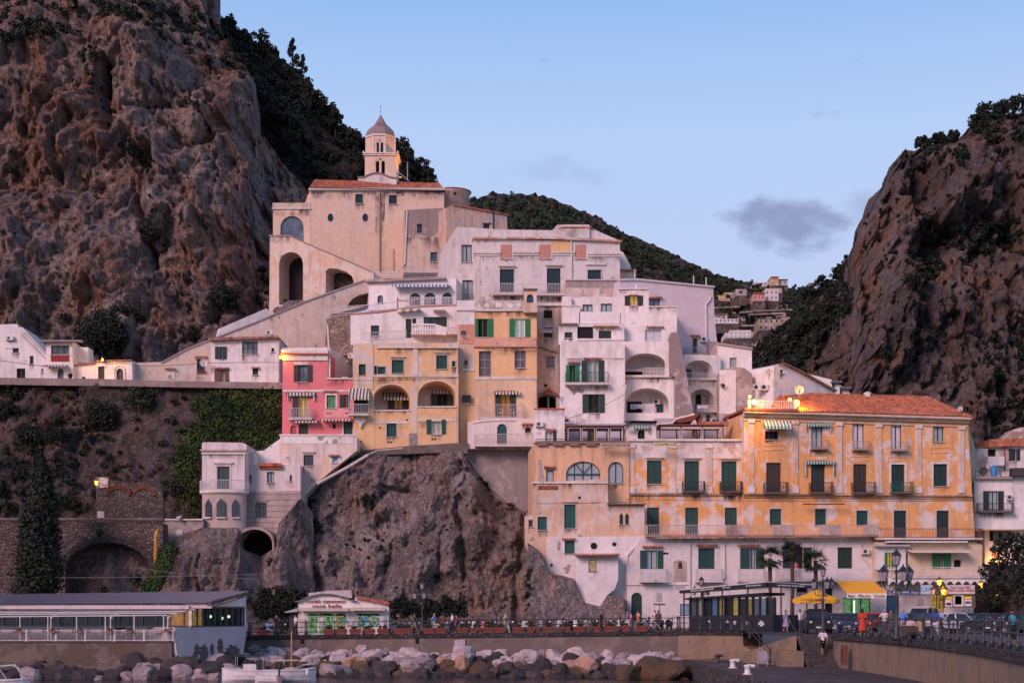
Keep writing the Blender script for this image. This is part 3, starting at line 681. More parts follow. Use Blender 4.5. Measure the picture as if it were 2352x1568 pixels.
Vs=scatter(190,[(-60,-40),(380,-40),(370,40),(300,42),(225,55),(190,95),(110,78),(50,92),(-60,118)],sA,9,24,.5,rs)
Vs+=scatter(75,[(350,10),(480,30),(560,160),(580,205),(520,175),(440,125),(385,95),(350,60)],sA,8,18,.45,rs)
stuff('cliff_top_scrub','dark scrub and trees growing over the top of the left cliff','scrub',Vs,LV_dark)
Vs=scatter(40,[(185,120),(235,90),(240,300),(222,250)],sA,5,12,.4,rs)
Vs+=scatter(30,[(250,330),(345,340),(350,410),(300,360)],sA,4,10,.35,rs)+scatter(90,[(-40,200),(600,240),(620,700),(0,740)],sA,2,7,.3,rs)
Vs+=scatter(26,[(400,190),(500,190),(500,240),(420,240)],sA,3,8,.3,rs)+scatter(22,[(585,600),(622,540),(622,700),(590,700)],sA,5,10,.4,rs)
stuff('cliff_bushes','small dark tufts scattered over the left cliff face','scrub',Vs,LV_mid)
for(x,y,r,m,l)in((360,528,35,LV_dark,'round dark bush alone in the middle of the left cliff'),(436,643,21,LV_dark,'small bush on the left cliff, up and left of the arched buttress'),(535,678,46,LV_dark,'wide bush on the cliff left of the tall arched buttress'),(290,712,34,LV_dark,'bush above the large dark bush at the foot of the left cliff'),(262,775,72,LV_dark,'largest dark bush at the foot of the left cliff behind the white houses'),(330,730,26,LV_mid,'yellow-green bush beside the dark bush at the cliff foot'),(436,770,28,LV_dark,'upright bush at the cliff foot right of the large dark bush'),(155,728,18,LV_dark,'small grey-green bush low on the left cliff above the red balcony house'),(52,668,20,LV_mid,'dull bush low on the far left of the cliff'),(30,395,26,LV_mid,'bush high on the far left edge of the cliff'),(305,340,26,LV_dark,'bush on the ledge in the upper middle of the left cliff')):
 bush(x,y,r,sA,m,.36,label=l,group='bushes on the left cliff')
for(x,y,h,w_,sh)in((505,72,34,34,'round'),(530,78,36,34,'round'),(602,140,72,44,'round'),(625,150,46,34,'round'),(674,195,110,56,'cone'),(694,225,100,48,'cone'),(722,250,72,50,'cone'),(742,275,66,40,'round'),(764,300,60,40,'round'),(778,320,70,36,'round'),(816,350,56,40,'round'),(932,392,74,46,'round'),(948,410,70,40,'round'),(972,424,62,44,'round'),(990,434,46,36,'round')):
 tree(x,y,h,w_,sB,'dark evergreen tree standing out on the skyline of the ridge behind the church',LV_dark,.5,group='trees on the ridge skyline',shape=sh)
Vs=scatter(1500,[(1085,462),(1180,452),(1250,458),(1370,512),(1430,545),(1480,590),(1400,700),(1100,700),(1060,520)],sC,6,12,1.5,rs,dens=.7)
Vs+=scatter(420,[(1400,525),(1500,570),(1600,618),(1700,650),(1840,664),(1840,690),(1700,690),(1600,660),(1500,620),(1420,590)],sC,4,9,1.5,rs,dens=.6)
Vs+=scatter(330,[(1430,560),(1640,640),(1640,700),(1430,700)],sC,3,8,1.5,rs,dens=.6)+scatter(520,[(1640,660),(1860,680),(1820,860),(1640,860)],sC,3,8,1.4,rs,dens=.6)
stuff('hill_wood','green pine and scrub wood covering the hill in the middle distance','woodland',Vs,LV_far)
Vs=scatter(620,[(1690,870),(1750,785),(1825,720),(1850,680),(1950,625),(1956,690),(1925,740),(1870,800),(1830,880),(1740,890)],sD,7,15,.8,rs)
Vs+=scatter(200,[(2092,480),(2130,500),(2200,528),(2352,500),(2400,500),(2400,590),(2260,580),(2180,570),(2100,540)],sD,7,15,.8,rs)
Vs+=scatter(70,[(2060,372),(2110,348),(2210,330),(2200,350),(2110,385)],sD,6,11,.8,rs)+scatter(120,[(2225,300),(2262,270),(2420,262),(2420,320),(2230,325)],sD,8,16,.8,rs)
Vs+=scatter(60,[(2075,580),(2160,580),(2160,640),(2065,640)],sD,7,13,.8,rs)+scatter(60,[(2260,760),(2352,700),(2400,1000),(2270,980)],sD,7,16,.8,rs)
stuff('cliff_wood','dark trees in bands over the right-hand mountain','woodland',Vs,LV_dark)
Vs=scatter(330,[(1975,480),(2060,380),(2352,330),(2352,1000),(1980,900),(1960,700)],sD,2,8,.6,rs)
stuff('cliff_bushes','small dark bushes dotted over the right-hand cliff','scrub',Vs,LV_dark)
for(x,y,h,w_)in((2120,350,36,36),(2155,340,34,40),(2190,334,32,30),(2234,300,40,40),(2262,282,42,46),(2300,272,42,50),(2340,268,46,50),(1850,690,36,34),(1888,668,34,40),(1925,648,42,44),(1945,632,46,34)):
 tree(x,y,h,w_,sD,'dark tree on the skyline of the right-hand mountain',LV_dark,.8,group='trees on the right mountain skyline')
for(x,y,r,l)in((2012,812,19,'round dark bush above the gabled white house on the right cliff'),(2045,640,26,'large dark bush in the cleft of the right cliff'),(2213,658,13,'round bush right of centre on the right cliff'),(2253,702,12,'round bush far right of the right cliff'),(2350,800,24,'tall dark bush at the right edge of the picture on the cliff')):
 bush(x,y,r,sD,LV_dark,.6,label=l,group='bushes on the right cliff')
iv=[(430,1190),(398,1080),(408,1020),(440,985),(455,930),(480,895),(515,884),(560,892),(645,894),(648,1010),(640,1030),(575,1020),(470,1020),(466,1190)]
Vs=[]
for _ in range(1500):
 x,y=rs.uniform(395,650),rs.uniform(882,1200)
 if inside((x+16*math.sin(y*.11)+9*math.sin(y*.37),y+9*math.sin(x*.23)),iv):
  p=sM(x,y);c=np.array([[p.x,p.y-.35,p.z]]);Vs.append(blobs(c,[rs.uniform(.35,.75)],26,.27,rs))
o=stuff('ivy','bright green ivy hanging over the embankment wall left of the pink house','ivy',Vs,LV_ivy)
for(x,y,r,m,l)in((325,918,46,LV_mid,'leafy bush hanging over the wall below the arched gate'),(235,950,52,LV_dark,'large bush on the embankment left of the bush at the road wall'),(40,905,40,LV_dark,'dark bush under the road at the far left'),(22,950,46,LV_dark,'bush on the embankment at the far left edge'),(82,1010,52,LV_dark,'dark bush on the embankment above the cypress'),(145,1000,36,LV_dark,'low dark bush right of the cypress top'),(398,565+360,18,LV_mid,'small bush between the road wall and the ivy'),(395,966,22,LV_dark,'small bush left of the ivy'),(60,1090,36,LV_dark,'bush behind the cypress'),(362,1130,26,LV_dark,'dark bush right of the brick arches on the embankment'),(165,1160,40,LV_dark,'bush between the cypress and the wall lantern'),(410,1120,30,LV_dark,'bush at the foot of the ivy')):
 bush(x,y,r,sM,m,.3,label=l,group='bushes on the embankment')
Vs=scatter(75,[(-30,885),(640,890),(640,900),(400,1180),(-30,1190)],sM,5,16,.28,rs)+scatter(26,[(-20,1040),(200,1040),(215,1180),(-20,1180)],sM,14,26,.3,rs)
stuff('embankment_scrub','mixed dark green scrub growing over the stone embankment below the road','scrub',Vs,LV_dark)
Vs=scatter(40,[(90,890),(200,890),(230,1000),(120,1100),(40,1000)],sM,5,12,.3,rs)+scatter(24,[(250,1070),(370,1060),(370,1110),(250,1110)],sM,4,8,.25,rs)
stuff('dry_scrub','rusty brown dry scrub on the embankment below the road','scrub',Vs,LV_dry)
Vs=scatter(34,[(688,1130),(742,1100),(728,1160),(716,1290),(684,1330)],sE,7,15,.28,rs)+scatter(10,[(800,1050),(850,1042),(840,1060),(760,1110)],sE,5,9,.25,rs)+scatter(12,[(820,1130),(880,1130),(860,1180)],sE,5,9,.25,rs)+scatter(14,[(690,1200),(740,1200),(720,1260)],sE,5,10,.25,rs)+scatter(10,[(800,1230),(900,1240),(840,1300)],sE,3,6,.25,rs)
Vs+=scatter(9,[(1075,1060),(1130,1100),(1110,1120),(1070,1080)],sE,5,9,.25,rs)+scatter(40,[(700,1060),(1220,1180),(1220,1400),(700,1400)],sE,1.5,5,.22,rs)+scatter(12,[(1195,1300),(1230,1300),(1225,1400),(1195,1400)],sG,3,7,.22,rs)
stuff('rock_plants','green and yellowish plants growing in cracks of the cliff below the yellow houses','wild plants',Vs,LV_mid)
bush(932,1247,15,sE,LV_mid,.25,label='small fern-like bush hanging on the cliff below the yellow loggias',group='bushes on the central cliff')
bush(620,1292,15,sF,LV_dark,.25,label='small round bush in the dark vault below the tower house',group='bushes on the central cliff')
Vs=scatter(14,[(1130,1145),(1220,1155),(1200,1175),(1140,1165)],sE,4,8,.25,rs);stuff('dry_grass','orange dry grass at the top of the cliff beside the grey wall','grass',Vs,LV_dry)
p=WP(92,1362,139);
tree(92,1368,335,96,(p.x,p.y,p.z),'tall dark cypress in front of the old stone wall at the left',LV_dark,.34,name='cypress_tree',shape='column')
Vs=[]
for _ in range(420):
 v=rs.rand();x=330+62*(1-v)+rs.uniform(-14,14)*(1.2-v);x=395-55*v+rs.uniform(-16,16);y=1255+110*v
 p=WP(x,y,141.5-v*2);Vs.append(blobs(np.array([[p.x,p.y,p.z]]),[rs.uniform(.25,.55)],22,.24,rs))
stuff('creeper','bright yellow-green creeper spilling down beside the yellow pipe','creeper',Vs,LV_ivy)
# -------- plaster colours
WH=lambda seed=0,**k:plaster((.75,.70,.68),(.56,.47,.44),seed=seed,**{**dict(amt=.10,dirt=.38,streak=.38,bareamt=.045),**k})
WHD=lambda seed=0,**k:plaster((.70,.635,.61),(.48,.37,.33),seed=seed,**{**dict(amt=.4,dirt=.6,streak=.6,bareamt=.09),**k})
PEACH=lambda seed=0,**k:plaster((.68,.47,.34),(.64,.56,.54),seed=seed,**{**dict(amt=.42,dirt=.5,streak=.45,bareamt=.07),**k})
CH=lambda seed=0,**k:plaster((.72,.52,.39),(.68,.55,.47),seed=seed,**{**dict(amt=.22,dirt=.22,streak=.22,bareamt=.0),**k})
YEL=lambda seed=0,**k:plaster((.77,.475,.245),(.66,.55,.46),seed=seed,**{**dict(amt=.24,dirt=.22,streak=.3,bareamt=.0),**k})
ORG=lambda seed=0,**k:plaster((.74,.37,.14),(.68,.56,.50),seed=seed,**{**dict(amt=.48,dirt=.32,streak=.45,bareamt=.02),**k})
PINK=plaster((.70,.20,.215),(.7,.33,.32),amt=.16,dirt=.12,streak=.2,bareamt=0)
GREYP=plaster((.24,.20,.20),(.36,.30,.28),amt=.4,dirt=.5,streak=.5,seed=4,bareamt=.05)
CONC=plaster((.13,.10,.09),(.18,.14,.125),amt=.4,dirt=.6,streak=.6,seed=9,bareamt=0,name='concrete')
TRIM=plaster((.70,.62,.57),(.55,.45,.40),amt=.3,dirt=.3,streak=.5,bareamt=.03,seed=2)
RED=flat((.42,.10,.05),.8);IRON=(.03,.028,.03);DARK=flat((.008,.007,.008),.95)
AWST=stripes((.66,.62,.54),(.09,.07,.06),.17);AWTEAL=stripes((.62,.68,.66),(.03,.20,.22),.17);AWB=stripes((.62,.64,.7),(.09,.16,.34),.2);AWG=stripes((.5,.55,.5),(.03,.17,.16),.14)
LITW=emit((.9,.55,.14),.55);LITG=emit((.35,.62,.3),.5);CURT=flat((.5,.5,.5),.9);LITY=emit((.75,.5,.08),.45)
CURTG=flat((.30,.36,.38),.6)
def hoods(H,*a,F=None):
 for q in a:mb=MB();tilehood(mb,F or H.F,*q);mb.build('tile_hood',tilemat(3),H.root)
def rect(x0,y0,x1,y1):return[(x0,y1),(x0,y0),(x1,y0),(x1,y1)]
def acunit(F,x0,y0,x1,y1,label):
 r=thing('air_conditioner',label,'air conditioner',F.P((x0+x1)/2,y1,.3));mb=MB();fbox(mb,F,x0,y0,x1,y1,.06,.42);mb.build('casing',flat((.6,.58,.56),.5),r)
 mb=MB();c=F.P(x0+(x1-x0)*.38,(y0+y1)/2,.43);px=1/F.s(x0);rr=(y1-y0)*.36*px
 mb.add([c]+[c+F.t*rr*math.cos(a*math.pi/6)+Vector((0,0,rr*math.sin(a*math.pi/6)))for a in range(12)],[(0,1+a,1+(a+1)%12)for a in range(12)]);mb.build('fan',flat((.03,.03,.035),.6),r)
 mb=MB();fbox(mb,F,x0+1,y1,x0+2,y1+2,0,.4);fbox(mb,F,x1-2,y1,x1-1,y1+2,0,.4);mb.build('bracket',flat(IRON),r)
def dish(F,px,py,r,label,off=.5,col=(.62,.6,.6)):
 c=F.P(px,py,off);u=1/F.s(px);R_=r*u
 root=thing('satellite_dish',label,'satellite dish',F.P(px,py+r*1.5,off))
 mb=MB();vs=[c-F.n*R_*.25];fs=[]
 up=(Vector((0,0,1))+F.n*.25).normalized();tt=F.t
 for ring in(1,2,3):
  q=ring/3
  for k in range(16):a=k*math.pi/8;vs.append(c+tt*R_*q*math.cos(a)+up*R_*q*math.sin(a)-F.n*R_*.25*(1-q*q))
 for k in range(16):fs.append((0,1+k,1+(k+1)%16));fs+=[(1+r_*16+k,1+(r_+1)*16+k,1+(r_+1)*16+(k+1)%16,1+r_*16+(k+1)%16)for r_ in(0,1)]
 mb.add(vs,fs);mb.build('reflector',flat(col,.45),root)
 mb=MB();mb.tube([c-up*R_*.9,c+F.n*R_*.8-up*R_*.1],.025,5);mb.build('feed_arm',flat(IRON),root)
 mb=MB();mb.tube([c-F.n*R_*.3,c-F.n*R_*.35-Vector((0,0,R_*1.6))],.04,6);mb.build('mast',flat((.2,.19,.19)),root)
def pipe(H,pts,r=.07,col=(.6,.55,.5),o_=.12,name='drainpipe',F=None):
 F=F or H.F;mb=MB();mb.tube([F.P(x,y,o_)for x,y in pts],r,6);mb.build(name,flat(col,.6),H.root)
def flatroof(H,x0,x1,y,d=5,m=None):pass
def chimney(H,x0,y0,x1,y1,o0=-1.5,o1=-.8,m=None):
 mb=MB();fbox(mb,H.F,x0,y0,x1,y1,o0,o1);fbox(mb,H.F,x0-1,y0-1.5,x1+1,y0,o0-.08,o1+.08);mb.build('chimney',m or WHD(3),H.root)
def cables(x,y,x2,y2,F,sag=3,off=.2):
 n=10;return[F.P(x+(x2-x)*i/n,y+(y2-y)*i/n+sag*4*(i/n)*(1-i/n),off)for i in range(n+1)]
 # ======== CHURCH GROUP
FC=Fac(710,189,1020,193)
H=House('church','peach church with long terracotta roof and two oval windows below the bell tower','church',FC,[(713,640),(713,434),(1020,442),(1020,640)],CH(1),11)
H.win(816,446,834,467,'g',DKG,cols=3,rows=2,sur=1.5);H.win(893,448,912,469,'g',DKG,cols=3,rows=2,sur=1.5)
def oval(H,cx,cy,rx,ry):
 pts=[(cx+rx*math.cos(a*math.pi/8),cy+ry*math.sin(a*math.pi/8))for a in range(16)][::-1]
 H.holes.append((pts,None));mb=MB();n=16;A=[H.F.P(*p,.03)for p in pts];B=[H.F.P(cx+(p[0]-cx)*1.28,cy+(p[1]-cy)*1.22,.03)for p in pts]
 mb.add(A+B,[(i,i+n,(i+1)%n+n,(i+1)%n)for i in range(n)]);o=mb.build('oval_window',TRIM,H.root)
 H.pane(pts,-.18,glass((.03,.03,.04)),o);mb=MB();fbox(mb,H.F,cx-.5,cy-ry,cx+.5,cy+ry,-.17,-.12);fbox(mb,H.F,cx-rx,cy-.5,cx+rx,cy+.5,-.17,-.13);mb.build('glazing_bar',flat(DKG),o)
oval(H,759,500,7,9.5);oval(H,839,500,7,9.5)
H.done();H.stain(712,1018,440,22,0);H.stain(862,884,445,170,0);pipe(H,[(872,440),(872,625)],.08,(.25,.22,.21));pipe(H,[(903,572),(903,622)],.05,(.5,.3,.25))
H.band(708,433,1022,438,.35,flat((.5,.46,.44)),'gutter')
FCb=FC.back(3.2);FCr=FC.back(10.5)
a,b=FC.P(709,434,.4),FC.P(1021,442,.4);c,d=FCb.P(1010,422),FCb.P(723,414)
tileroof('tile_roof',a,b,c,d,H.root,62,9)
mb=MB();e1,e2=d,c;mb.add([e1,e2,FCr.P(1012,462),FCr.P(712,455)],[(0,1,2,3)]);mb.add([a,e1,FCr.P(712,455)],[(0,1,2)]);mb.add([b,e2,FCr.P(1012,462)],[(0,2,1)]);mb.build('rear_roof',tilemat(1),H.root)
for(x,y)in((741,441),(859,443),(925,446)):
 mb=MB();fbox(mb,FC,x-1,y-1,x+1,y+2.5,0,.12);mb.build('spout',flat((.05,.04,.04)),H.root)
H=House('chapel_wing','low peach wing with one big arched glass window left of the church','church wing',Fac(627,188.4,713,189),[(627,590),(627,479),(713,479),(713,640),(640,640)],CH(2),6)
H.win(644,496,697.5,560,'g',BROWN,arch=True,cols=1,rows=1,pm=glass((.10,.13,.17),.12),sill=False,fcol=(.10,.08,.1));H.done()
H.band(626,466,713,478,.02,plaster((.6,.47,.36),(.12,.09,.08),amt=.3,streak=1.,dirt=.5,seed=4),'parapet',-.3);H.band(624,478,714,481,.16,TRIM);
mb=MB();fbox(mb,H.F,706,446,713,478,-3,-.5);mb.build('stair_turret',CH(3),H.root)
FB=Fac(618,184.5,850,181)
H=House('arched_buttress','weathered buttress wall with tall dark arch supporting the stairs below the church','buttress',FB,[(618,722),(620,542),(668,541),(718,564),(745,577),(828,612),(858,627),(858,655),(700,700),(660,722)],plaster((.64,.52,.44),(.62,.42,.30),amt=.5,dirt=.5,streak=.4,seed=11,bareamt=.1),5.2)
H.holes.append((archpts(641,579,696,700),3.2));H.holes.append(([(748,673),(748,622),(756,616),(775,617),(795,624),(808,634),(812,645),(812,651)],3.2));H.done()
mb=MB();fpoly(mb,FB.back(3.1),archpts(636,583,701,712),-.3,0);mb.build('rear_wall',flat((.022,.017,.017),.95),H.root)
mb=MB();fpoly(mb,FB,rect(745,612,815,680),-3.4,-2.6);mb.build('stone_infill',stonewall((.10,.075,.062),(.04,.03,.027),2.6),H.root)
mb=MB();
for(xa,ya,xb,yb)in((668,541,718,564),(718,564,828,611),(828,611,860,626)):fpoly(mb,FB,[(xa,ya),(xb,yb),(xb,yb+2),(xa,ya+2)],-.5,.12)
mb.build('coping',flat((.2,.16,.155)),H.root)
H.band(618,540,668,543,.1,flat((.25,.2,.19)),'ledge',-.4)
mb=MB();p=WP(672,706,183.6)
for _ in range(6):mb.ball(p+Vector((rs.uniform(-1.6,1.6),rs.uniform(-.4,.4),rs.uniform(-.5,.3))),rs.uniform(.7,1.2),9,6,(1.3,1,.8))
o=mb.build('rock_outcrop',rockE,None,True);tag(o,'pinkish rock outcrop in the bottom of the tall arch','rock')
bush(656,694,9,lambda x,y:WP(x,y,184.2),LV_dark,.25,label='small bush growing inside the tall arch of the buttress')
H=House('ramp_wall','long rising plaster ramp wall from the road up to the church terrace','wall',Fac(370,166.5,850,172.5),[(304,876),(304,833),(372,831),(433,799),(500,773),(588,739),(700,692),(840,642),(852,650),(852,700),(762,722),(750,742),(750,812),(646,800),(646,876)],plaster((.66,.51,.42),(.66,.57,.52),amt=.45,dirt=.5,streak=.45,seed=6,bareamt=.1),3,reveal=.3)
H.holes.append(([(797,706),(801,696),(811,685),(825,677),(847,672),(847,702)],1.2));H.win(452,825,471,856,'g',BROWN,cols=3,rows=4,hood=None,sur=0);H.done()
mb=MB();
for(xa,ya,xb,yb)in((372,830,433,798),(433,798,500,772),(500,772,588,738),(588,738,700,691),(700,691,840,641)):fpoly(mb,H.F,[(xa,ya),(xb,yb),(xb,yb+3),(xa,ya+3)],-.4,.15)
mb.build('coping',flat((.34,.28,.27)),H.root)
H.band(383,848,402,870,.06,WH(5),'niche_frame');H.band(386,861,394,868,.08,flat((.3,.26,.22)),'niche');
hoods(H,(378,403,845));H.band(448,818,476,824,.12,flat((.25,.12,.09)),'lintel')
H.band(452,850,470,856,.25,flat((.10,.04,.03)),'flower_box')
H=House('stair_wall','smooth white parapet of the outer stair climbing left of the arched buttress','wall',Fac(500,171.5,620,174.5),[(498,776),(505,754),(612,708),(622,716),(622,726),(588,741)],WH(7,amt=0,bareamt=0),.6).done()
H=House('church_annexe','tall stained annexe with grey upper plaster joined to the right of the church','building',Fac(925,187.4,1023,188),[(928,626),(929,484),(936,481),(1020,477),(1026,480),(1026,626)],plaster((.60,.46,.37),(.62,.49,.41),amt=.4,dirt=.7,streak=.5,seed=13,bareamt=.12),5)
H.win(958,514,969.5,536,'g',DKG,cols=1);H.win(988.5,579,1004,601,'g',DKG,cols=2,pm=glass((.08,.12,.16)));H.done()
mb=MB();fpoly(mb,H.F,[(929,483),(1018,478),(1016,500),(1012,512),(1006,530),(996,541),(984,545),(972,541),(969.5,537),(969.5,513),(957.5,513),(957.5,537),(950,546),(940,541),(931,549)],0,.03);mb.build('render_patch',plaster((.28,.22,.20),(.38,.30,.27),amt=.3,dirt=.5,streak=.6,seed=14,bareamt=.06),H.root);H.stain(929,1016,545,40,0);pipe(H,[(935,486),(930,606),(905,630)],.09,(.6,.56,.53))
H.band(1016,508,1029,602,.25,plaster((.20,.165,.155),(.3,.24,.22),amt=.5,seed=3),'pilaster')
H=House('peach_block','long low peach block with stained parapet right of the church roof','building',Fac(1023,186,1166,190),[(1024,640),(1024,478),(1040,470),(1060,474),(1165,493),(1165,560),(1060,600)],plaster((.64,.42,.31),(.50,.41,.38),amt=.52,dirt=.6,streak=.8,seed=15,bareamt=.05),9)
H.win(1110,514,1125,526,'g',DKG,cols=2);H.done();H.band(1058,470,1166,472,.2,RED,'coping',F=Fac(1023,186,1166,190))if 0 else None
mb=MB();fpoly(mb,H.F,[(1040,469),(1166,492),(1166,495),(1040,472)],-.6,.2);mb.build('tile_coping',tilemat(2),H.root)
H.band(1132,488,1135,526,.06,flat((.03,.025,.025)),'drainpipe');H.band(1108,512,1128,514,.1,flat((.12,.09,.08)),'lintel')
root=thing('apse','round apse drum with tiled rim behind the right end of the church roof','apse',WP(1048,480,196))
mb=MB();c=WP(1040,480,197.5);mb.lathe((c.x,c.y,WZ(482,197)),[(2.15,0),(2.15,2.05),(2.3,2.1),(2.3,2.3),(1.5,2.45)],28);mb.build('drum',plaster((.62,.5,.46),(.64,.42,.3),amt=.4,seed=5,dirt=.5),root,True)
mb=MB();mb.lathe((c.x,c.y,WZ(482,197)+2.3),[(2.42,0),(2.42,.12),(0.1,.5)],28);mb.build('tile_cap',tilemat(4),root)
mb=MB();mb.tube([(c.x+.35,c.y-2.2,WZ(453,197)),(c.x+.35,c.y-2.05,WZ(453,197))],.2,10);mb.build('oculus',DARK,root)
root=thing('bell_tower','slender bell tower with grey onion dome and paired arched openings','bell tower',WP(876,418,196))
FT=Fac(0,194.6);TW=CH(7,dirt=.3);TM=TRIM
H=House('x','x','x',FT,[(838,420),(838,357),(911,357),(911,420)],TW,4.1);bpy.data.objects.remove(H.root);H.root=root
H.holes+=[(archpts(863,369,871,400),1.),(archpts(876,369,884,400),1.)];H.done();H.w.name='lower_stage'
H.band(859,362,888,400,-.6,DARK,'dark_interior',-.9)
mb=MB();pts=archpts(859.5,362,887.5,376,14);
for i in range(1,len(pts)-2):mb.tube([FT.P(*pts[i],.03),FT.P(*pts[i+1],.03)],.05,4)
mb.build('arch_moulding',TM,root)
mb=MB();mb.tube([FT.P(873.5,366.5,-.1),FT.P(873.5,366.5,.04)],.11,10);mb.build('oculus',DARK,root)
def slabz(y0,y1,x0,x1,dd,nm,m=None):
 mb=MB();fbox(mb,FT,x0,y0,x1,y1,-4.1-dd,dd);mb.build(nm,m or TM,root)
slabz(354,357.5,835,914,.2,'cornice');slabz(351.5,354,833,916,.32,'cornice')
for x in(833.5,912):mb=MB();fbox(mb,FT,x,347.5,x+3,351.5,-.2,.2);mb.build('finial',TM,root)
cx,cy=WX(874.5,194.6+2.05),194.6+2.05;k=FP/(194.6)
def octa(r,ph=22.5):return[(cx+r*math.cos(R(ph+45*i)),cy+r*math.sin(R(ph+45*i)))for i in range(8)]
rO=(907-842)/2/k/math.cos(R(22.5));z0,z1=WZ(351.5,194.6),WZ(310,194.6)
mb=MB();A=octa(rO);vs=[(x,y,z0)for x,y in A]+[(x,y,z1)for x,y in A];mb.add(vs,[(i,(i+1)%8,(i+1)%8+8,i+8)for i in range(8)]+[tuple(range(8,16))]);mb.build('octagonal_stage',TW,root)
mb=MB()
for i in range(8):x,y=A[i];mb.tube([(x,y,z0),(x,y,z1)],.10,5)
mb.build('corner_rib',TM,root)
mb=MB();fy=cy-rO*math.cos(R(22.5));FO=Fac(0,fy)
for(xa,xb)in((865,870.5),(874.5,880)):
 fpoly(mb,FO,archpts(xa,327,xb,350.5),-.3,.02)
mb.build('belfry_opening',DARK,root)
mb=MB();mb.tube([FO.P(872.3,323.5,-.1),FO.P(872.3,323.5,.04)],.09,10);mb.build('oculus',DARK,root)
mb=MB();pts=archpts(864,318,881,330);
for i in range(0,len(pts)-1):mb.tube([FO.P(*pts[i],.02),FO.P(*pts[i+1],.02)],.05,4)
fbox(mb,FO,870.8,326,874,350,-.1,.08);mb.build('arch_moulding',TM,root)
mb=MB();B=octa(rO*1.07);vs=[(x,y,z1)for x,y in B]+[(x,y,z1+.22)for x,y in B];mb.add(vs,[(i,(i+1)%8,(i+1)%8+8,i+8)for i in range(8)]+[tuple(range(8,16)),tuple(reversed(range(8)))]);mb.build('eaves',TM,root)
prof=[(.98,0),(1.0,.12),(1.0,.3),(.98,.5),(.90,.75),(.78,1.0),(.62,1.28),(.48,1.5),(.36,1.8),(.26,2.15),(.15,2.5),(.07,2.78),(.03,2.9),(.0,2.95)]
mb=MB();vs=[];fs=[];hk=(310-254)/k/2.95
for r_,z in prof:
 for x,y in octa(rO*r_*1.0):vs.append((x,y,z1+.22+z*hk*.97))
for j in range(len(prof)-1):
 for i in range(8):fs.append((j*8+i,j*8+(i+1)%8,(j+1)*8+(i+1)%8,(j+1)*8+i))
mb.add(vs,fs);mb.build('onion_dome',plaster((.26,.205,.20),(.16,.125,.125),amt=.4,dirt=.5,streak=.5,seed=8,bareamt=0),root)
mb=MB();mb.tube([(cx,cy,WZ(256,196)),(cx,cy,WZ(239,196))],.03,5);mb.build('spire_rod',flat(IRON),root)
H=House('curved_gable','low curved gable wall at the foot of the bell tower','wall',Fac(0,193.3),[(822,425),(822,408),(835,408)]+[(835+60*i/8,408-10*math.sin(math.pi*i/8))for i in range(1,8)]+[(895,408),(911,410),(911,425)],WHD(9,dirt=.8,bareamt=.1),1.2).done();mb=MB();pts=[(822,407.5),(835,407.5)]+[(835+60*i/8,407.5-10*math.sin(math.pi*i/8))for i in range(1,8)]+[(895,407.5),(911,409.5)]
for a,b in zip(pts[:-1],pts[1:]):mb.tube([H.F.P(*a,.05),H.F.P(*b,.05)],.12,5)
mb.build('coping',flat((.22,.17,.165)),H.root)
root=thing('floodlight','orange floodlight at the foot of the bell tower lighting its right side','floodlight',WP(921,415,197))
mb=MB();p=WP(920,411,197);mb.box((p.x-.2,p.y-.15,p.z-.15),(p.x+.2,p.y+.15,p.z+.15));mb.build('housing',flat(IRON),root)
mb=MB();mb.tube([p-Vector((0,0,.5)),p],.05,6);mb.build('bracket',flat(IRON),root)
mb=MB();mb.box((p.x-.16,p.y-.12,p.z+.16),(p.x+.14,p.y+.12,p.z+.19));mb.build('lens',glow((1,.5,.06),6),root)
def lamp(kind,loc,power,col=(1,.47,.08),rad=.1,target=None,ang=60):
 l=bpy.data.lights.new('lamp_light',kind);l.energy=power;l.color=col;l.shadow_soft_size=rad
 o=bpy.data.objects.new('lamp_light',l);COL.objects.link(o);o.location=loc
 if kind=='SPOT':l.spot_size=R(ang);l.spot_blend=.3;o.rotation_euler=(Vector(target)-Vector(loc)).to_track_quat('-Z','Y').to_euler()
 return o
lamp('SPOT',(p.x+3.4,p.y-2.2,p.z-.3),1500,(1,.40,.03),.15,(cx+1.9,cy-.8,WZ(342,196)),62)
for(x,y0,y1,l)in((936,415,372,'thin aerial mast on the church roof right of the bell tower'),(1665,0,0,'')):
 if y0:
  root=thing('aerial_mast',l,'aerial',WP(x,y0,192));mb=MB();mb.tube([WP(x,y0,192),WP(x,y1,192)],.04,5);mb.build('mast',flat((.5,.48,.46)),root)
  mb=MB();mb.tube([WP(911,392,194),WP(940,416,192)],.03,4);mb.build('stay',flat((.5,.48,.46)),root)
root=thing('ruined_tower','old stone tower cut off by the top edge at the upper left','tower',WP(428,60,262))
mb=MB();p,q=WP(452,90,262),WP(491,-30,262);mb.box((p.x,262,p.z),(q.x,268,q.z));mb.build('tower_wall',stonewall((.20,.13,.12),(.12,.08,.075),.8),root)
p,q=WP(366,22,258),WP(412,-30,258);mb=MB();mb.box((p.x,258,p.z),(q.x,262,q.z));mb.build('lower_wall',stonewall((.20,.13,.12),(.12,.08,.075),.8),root)
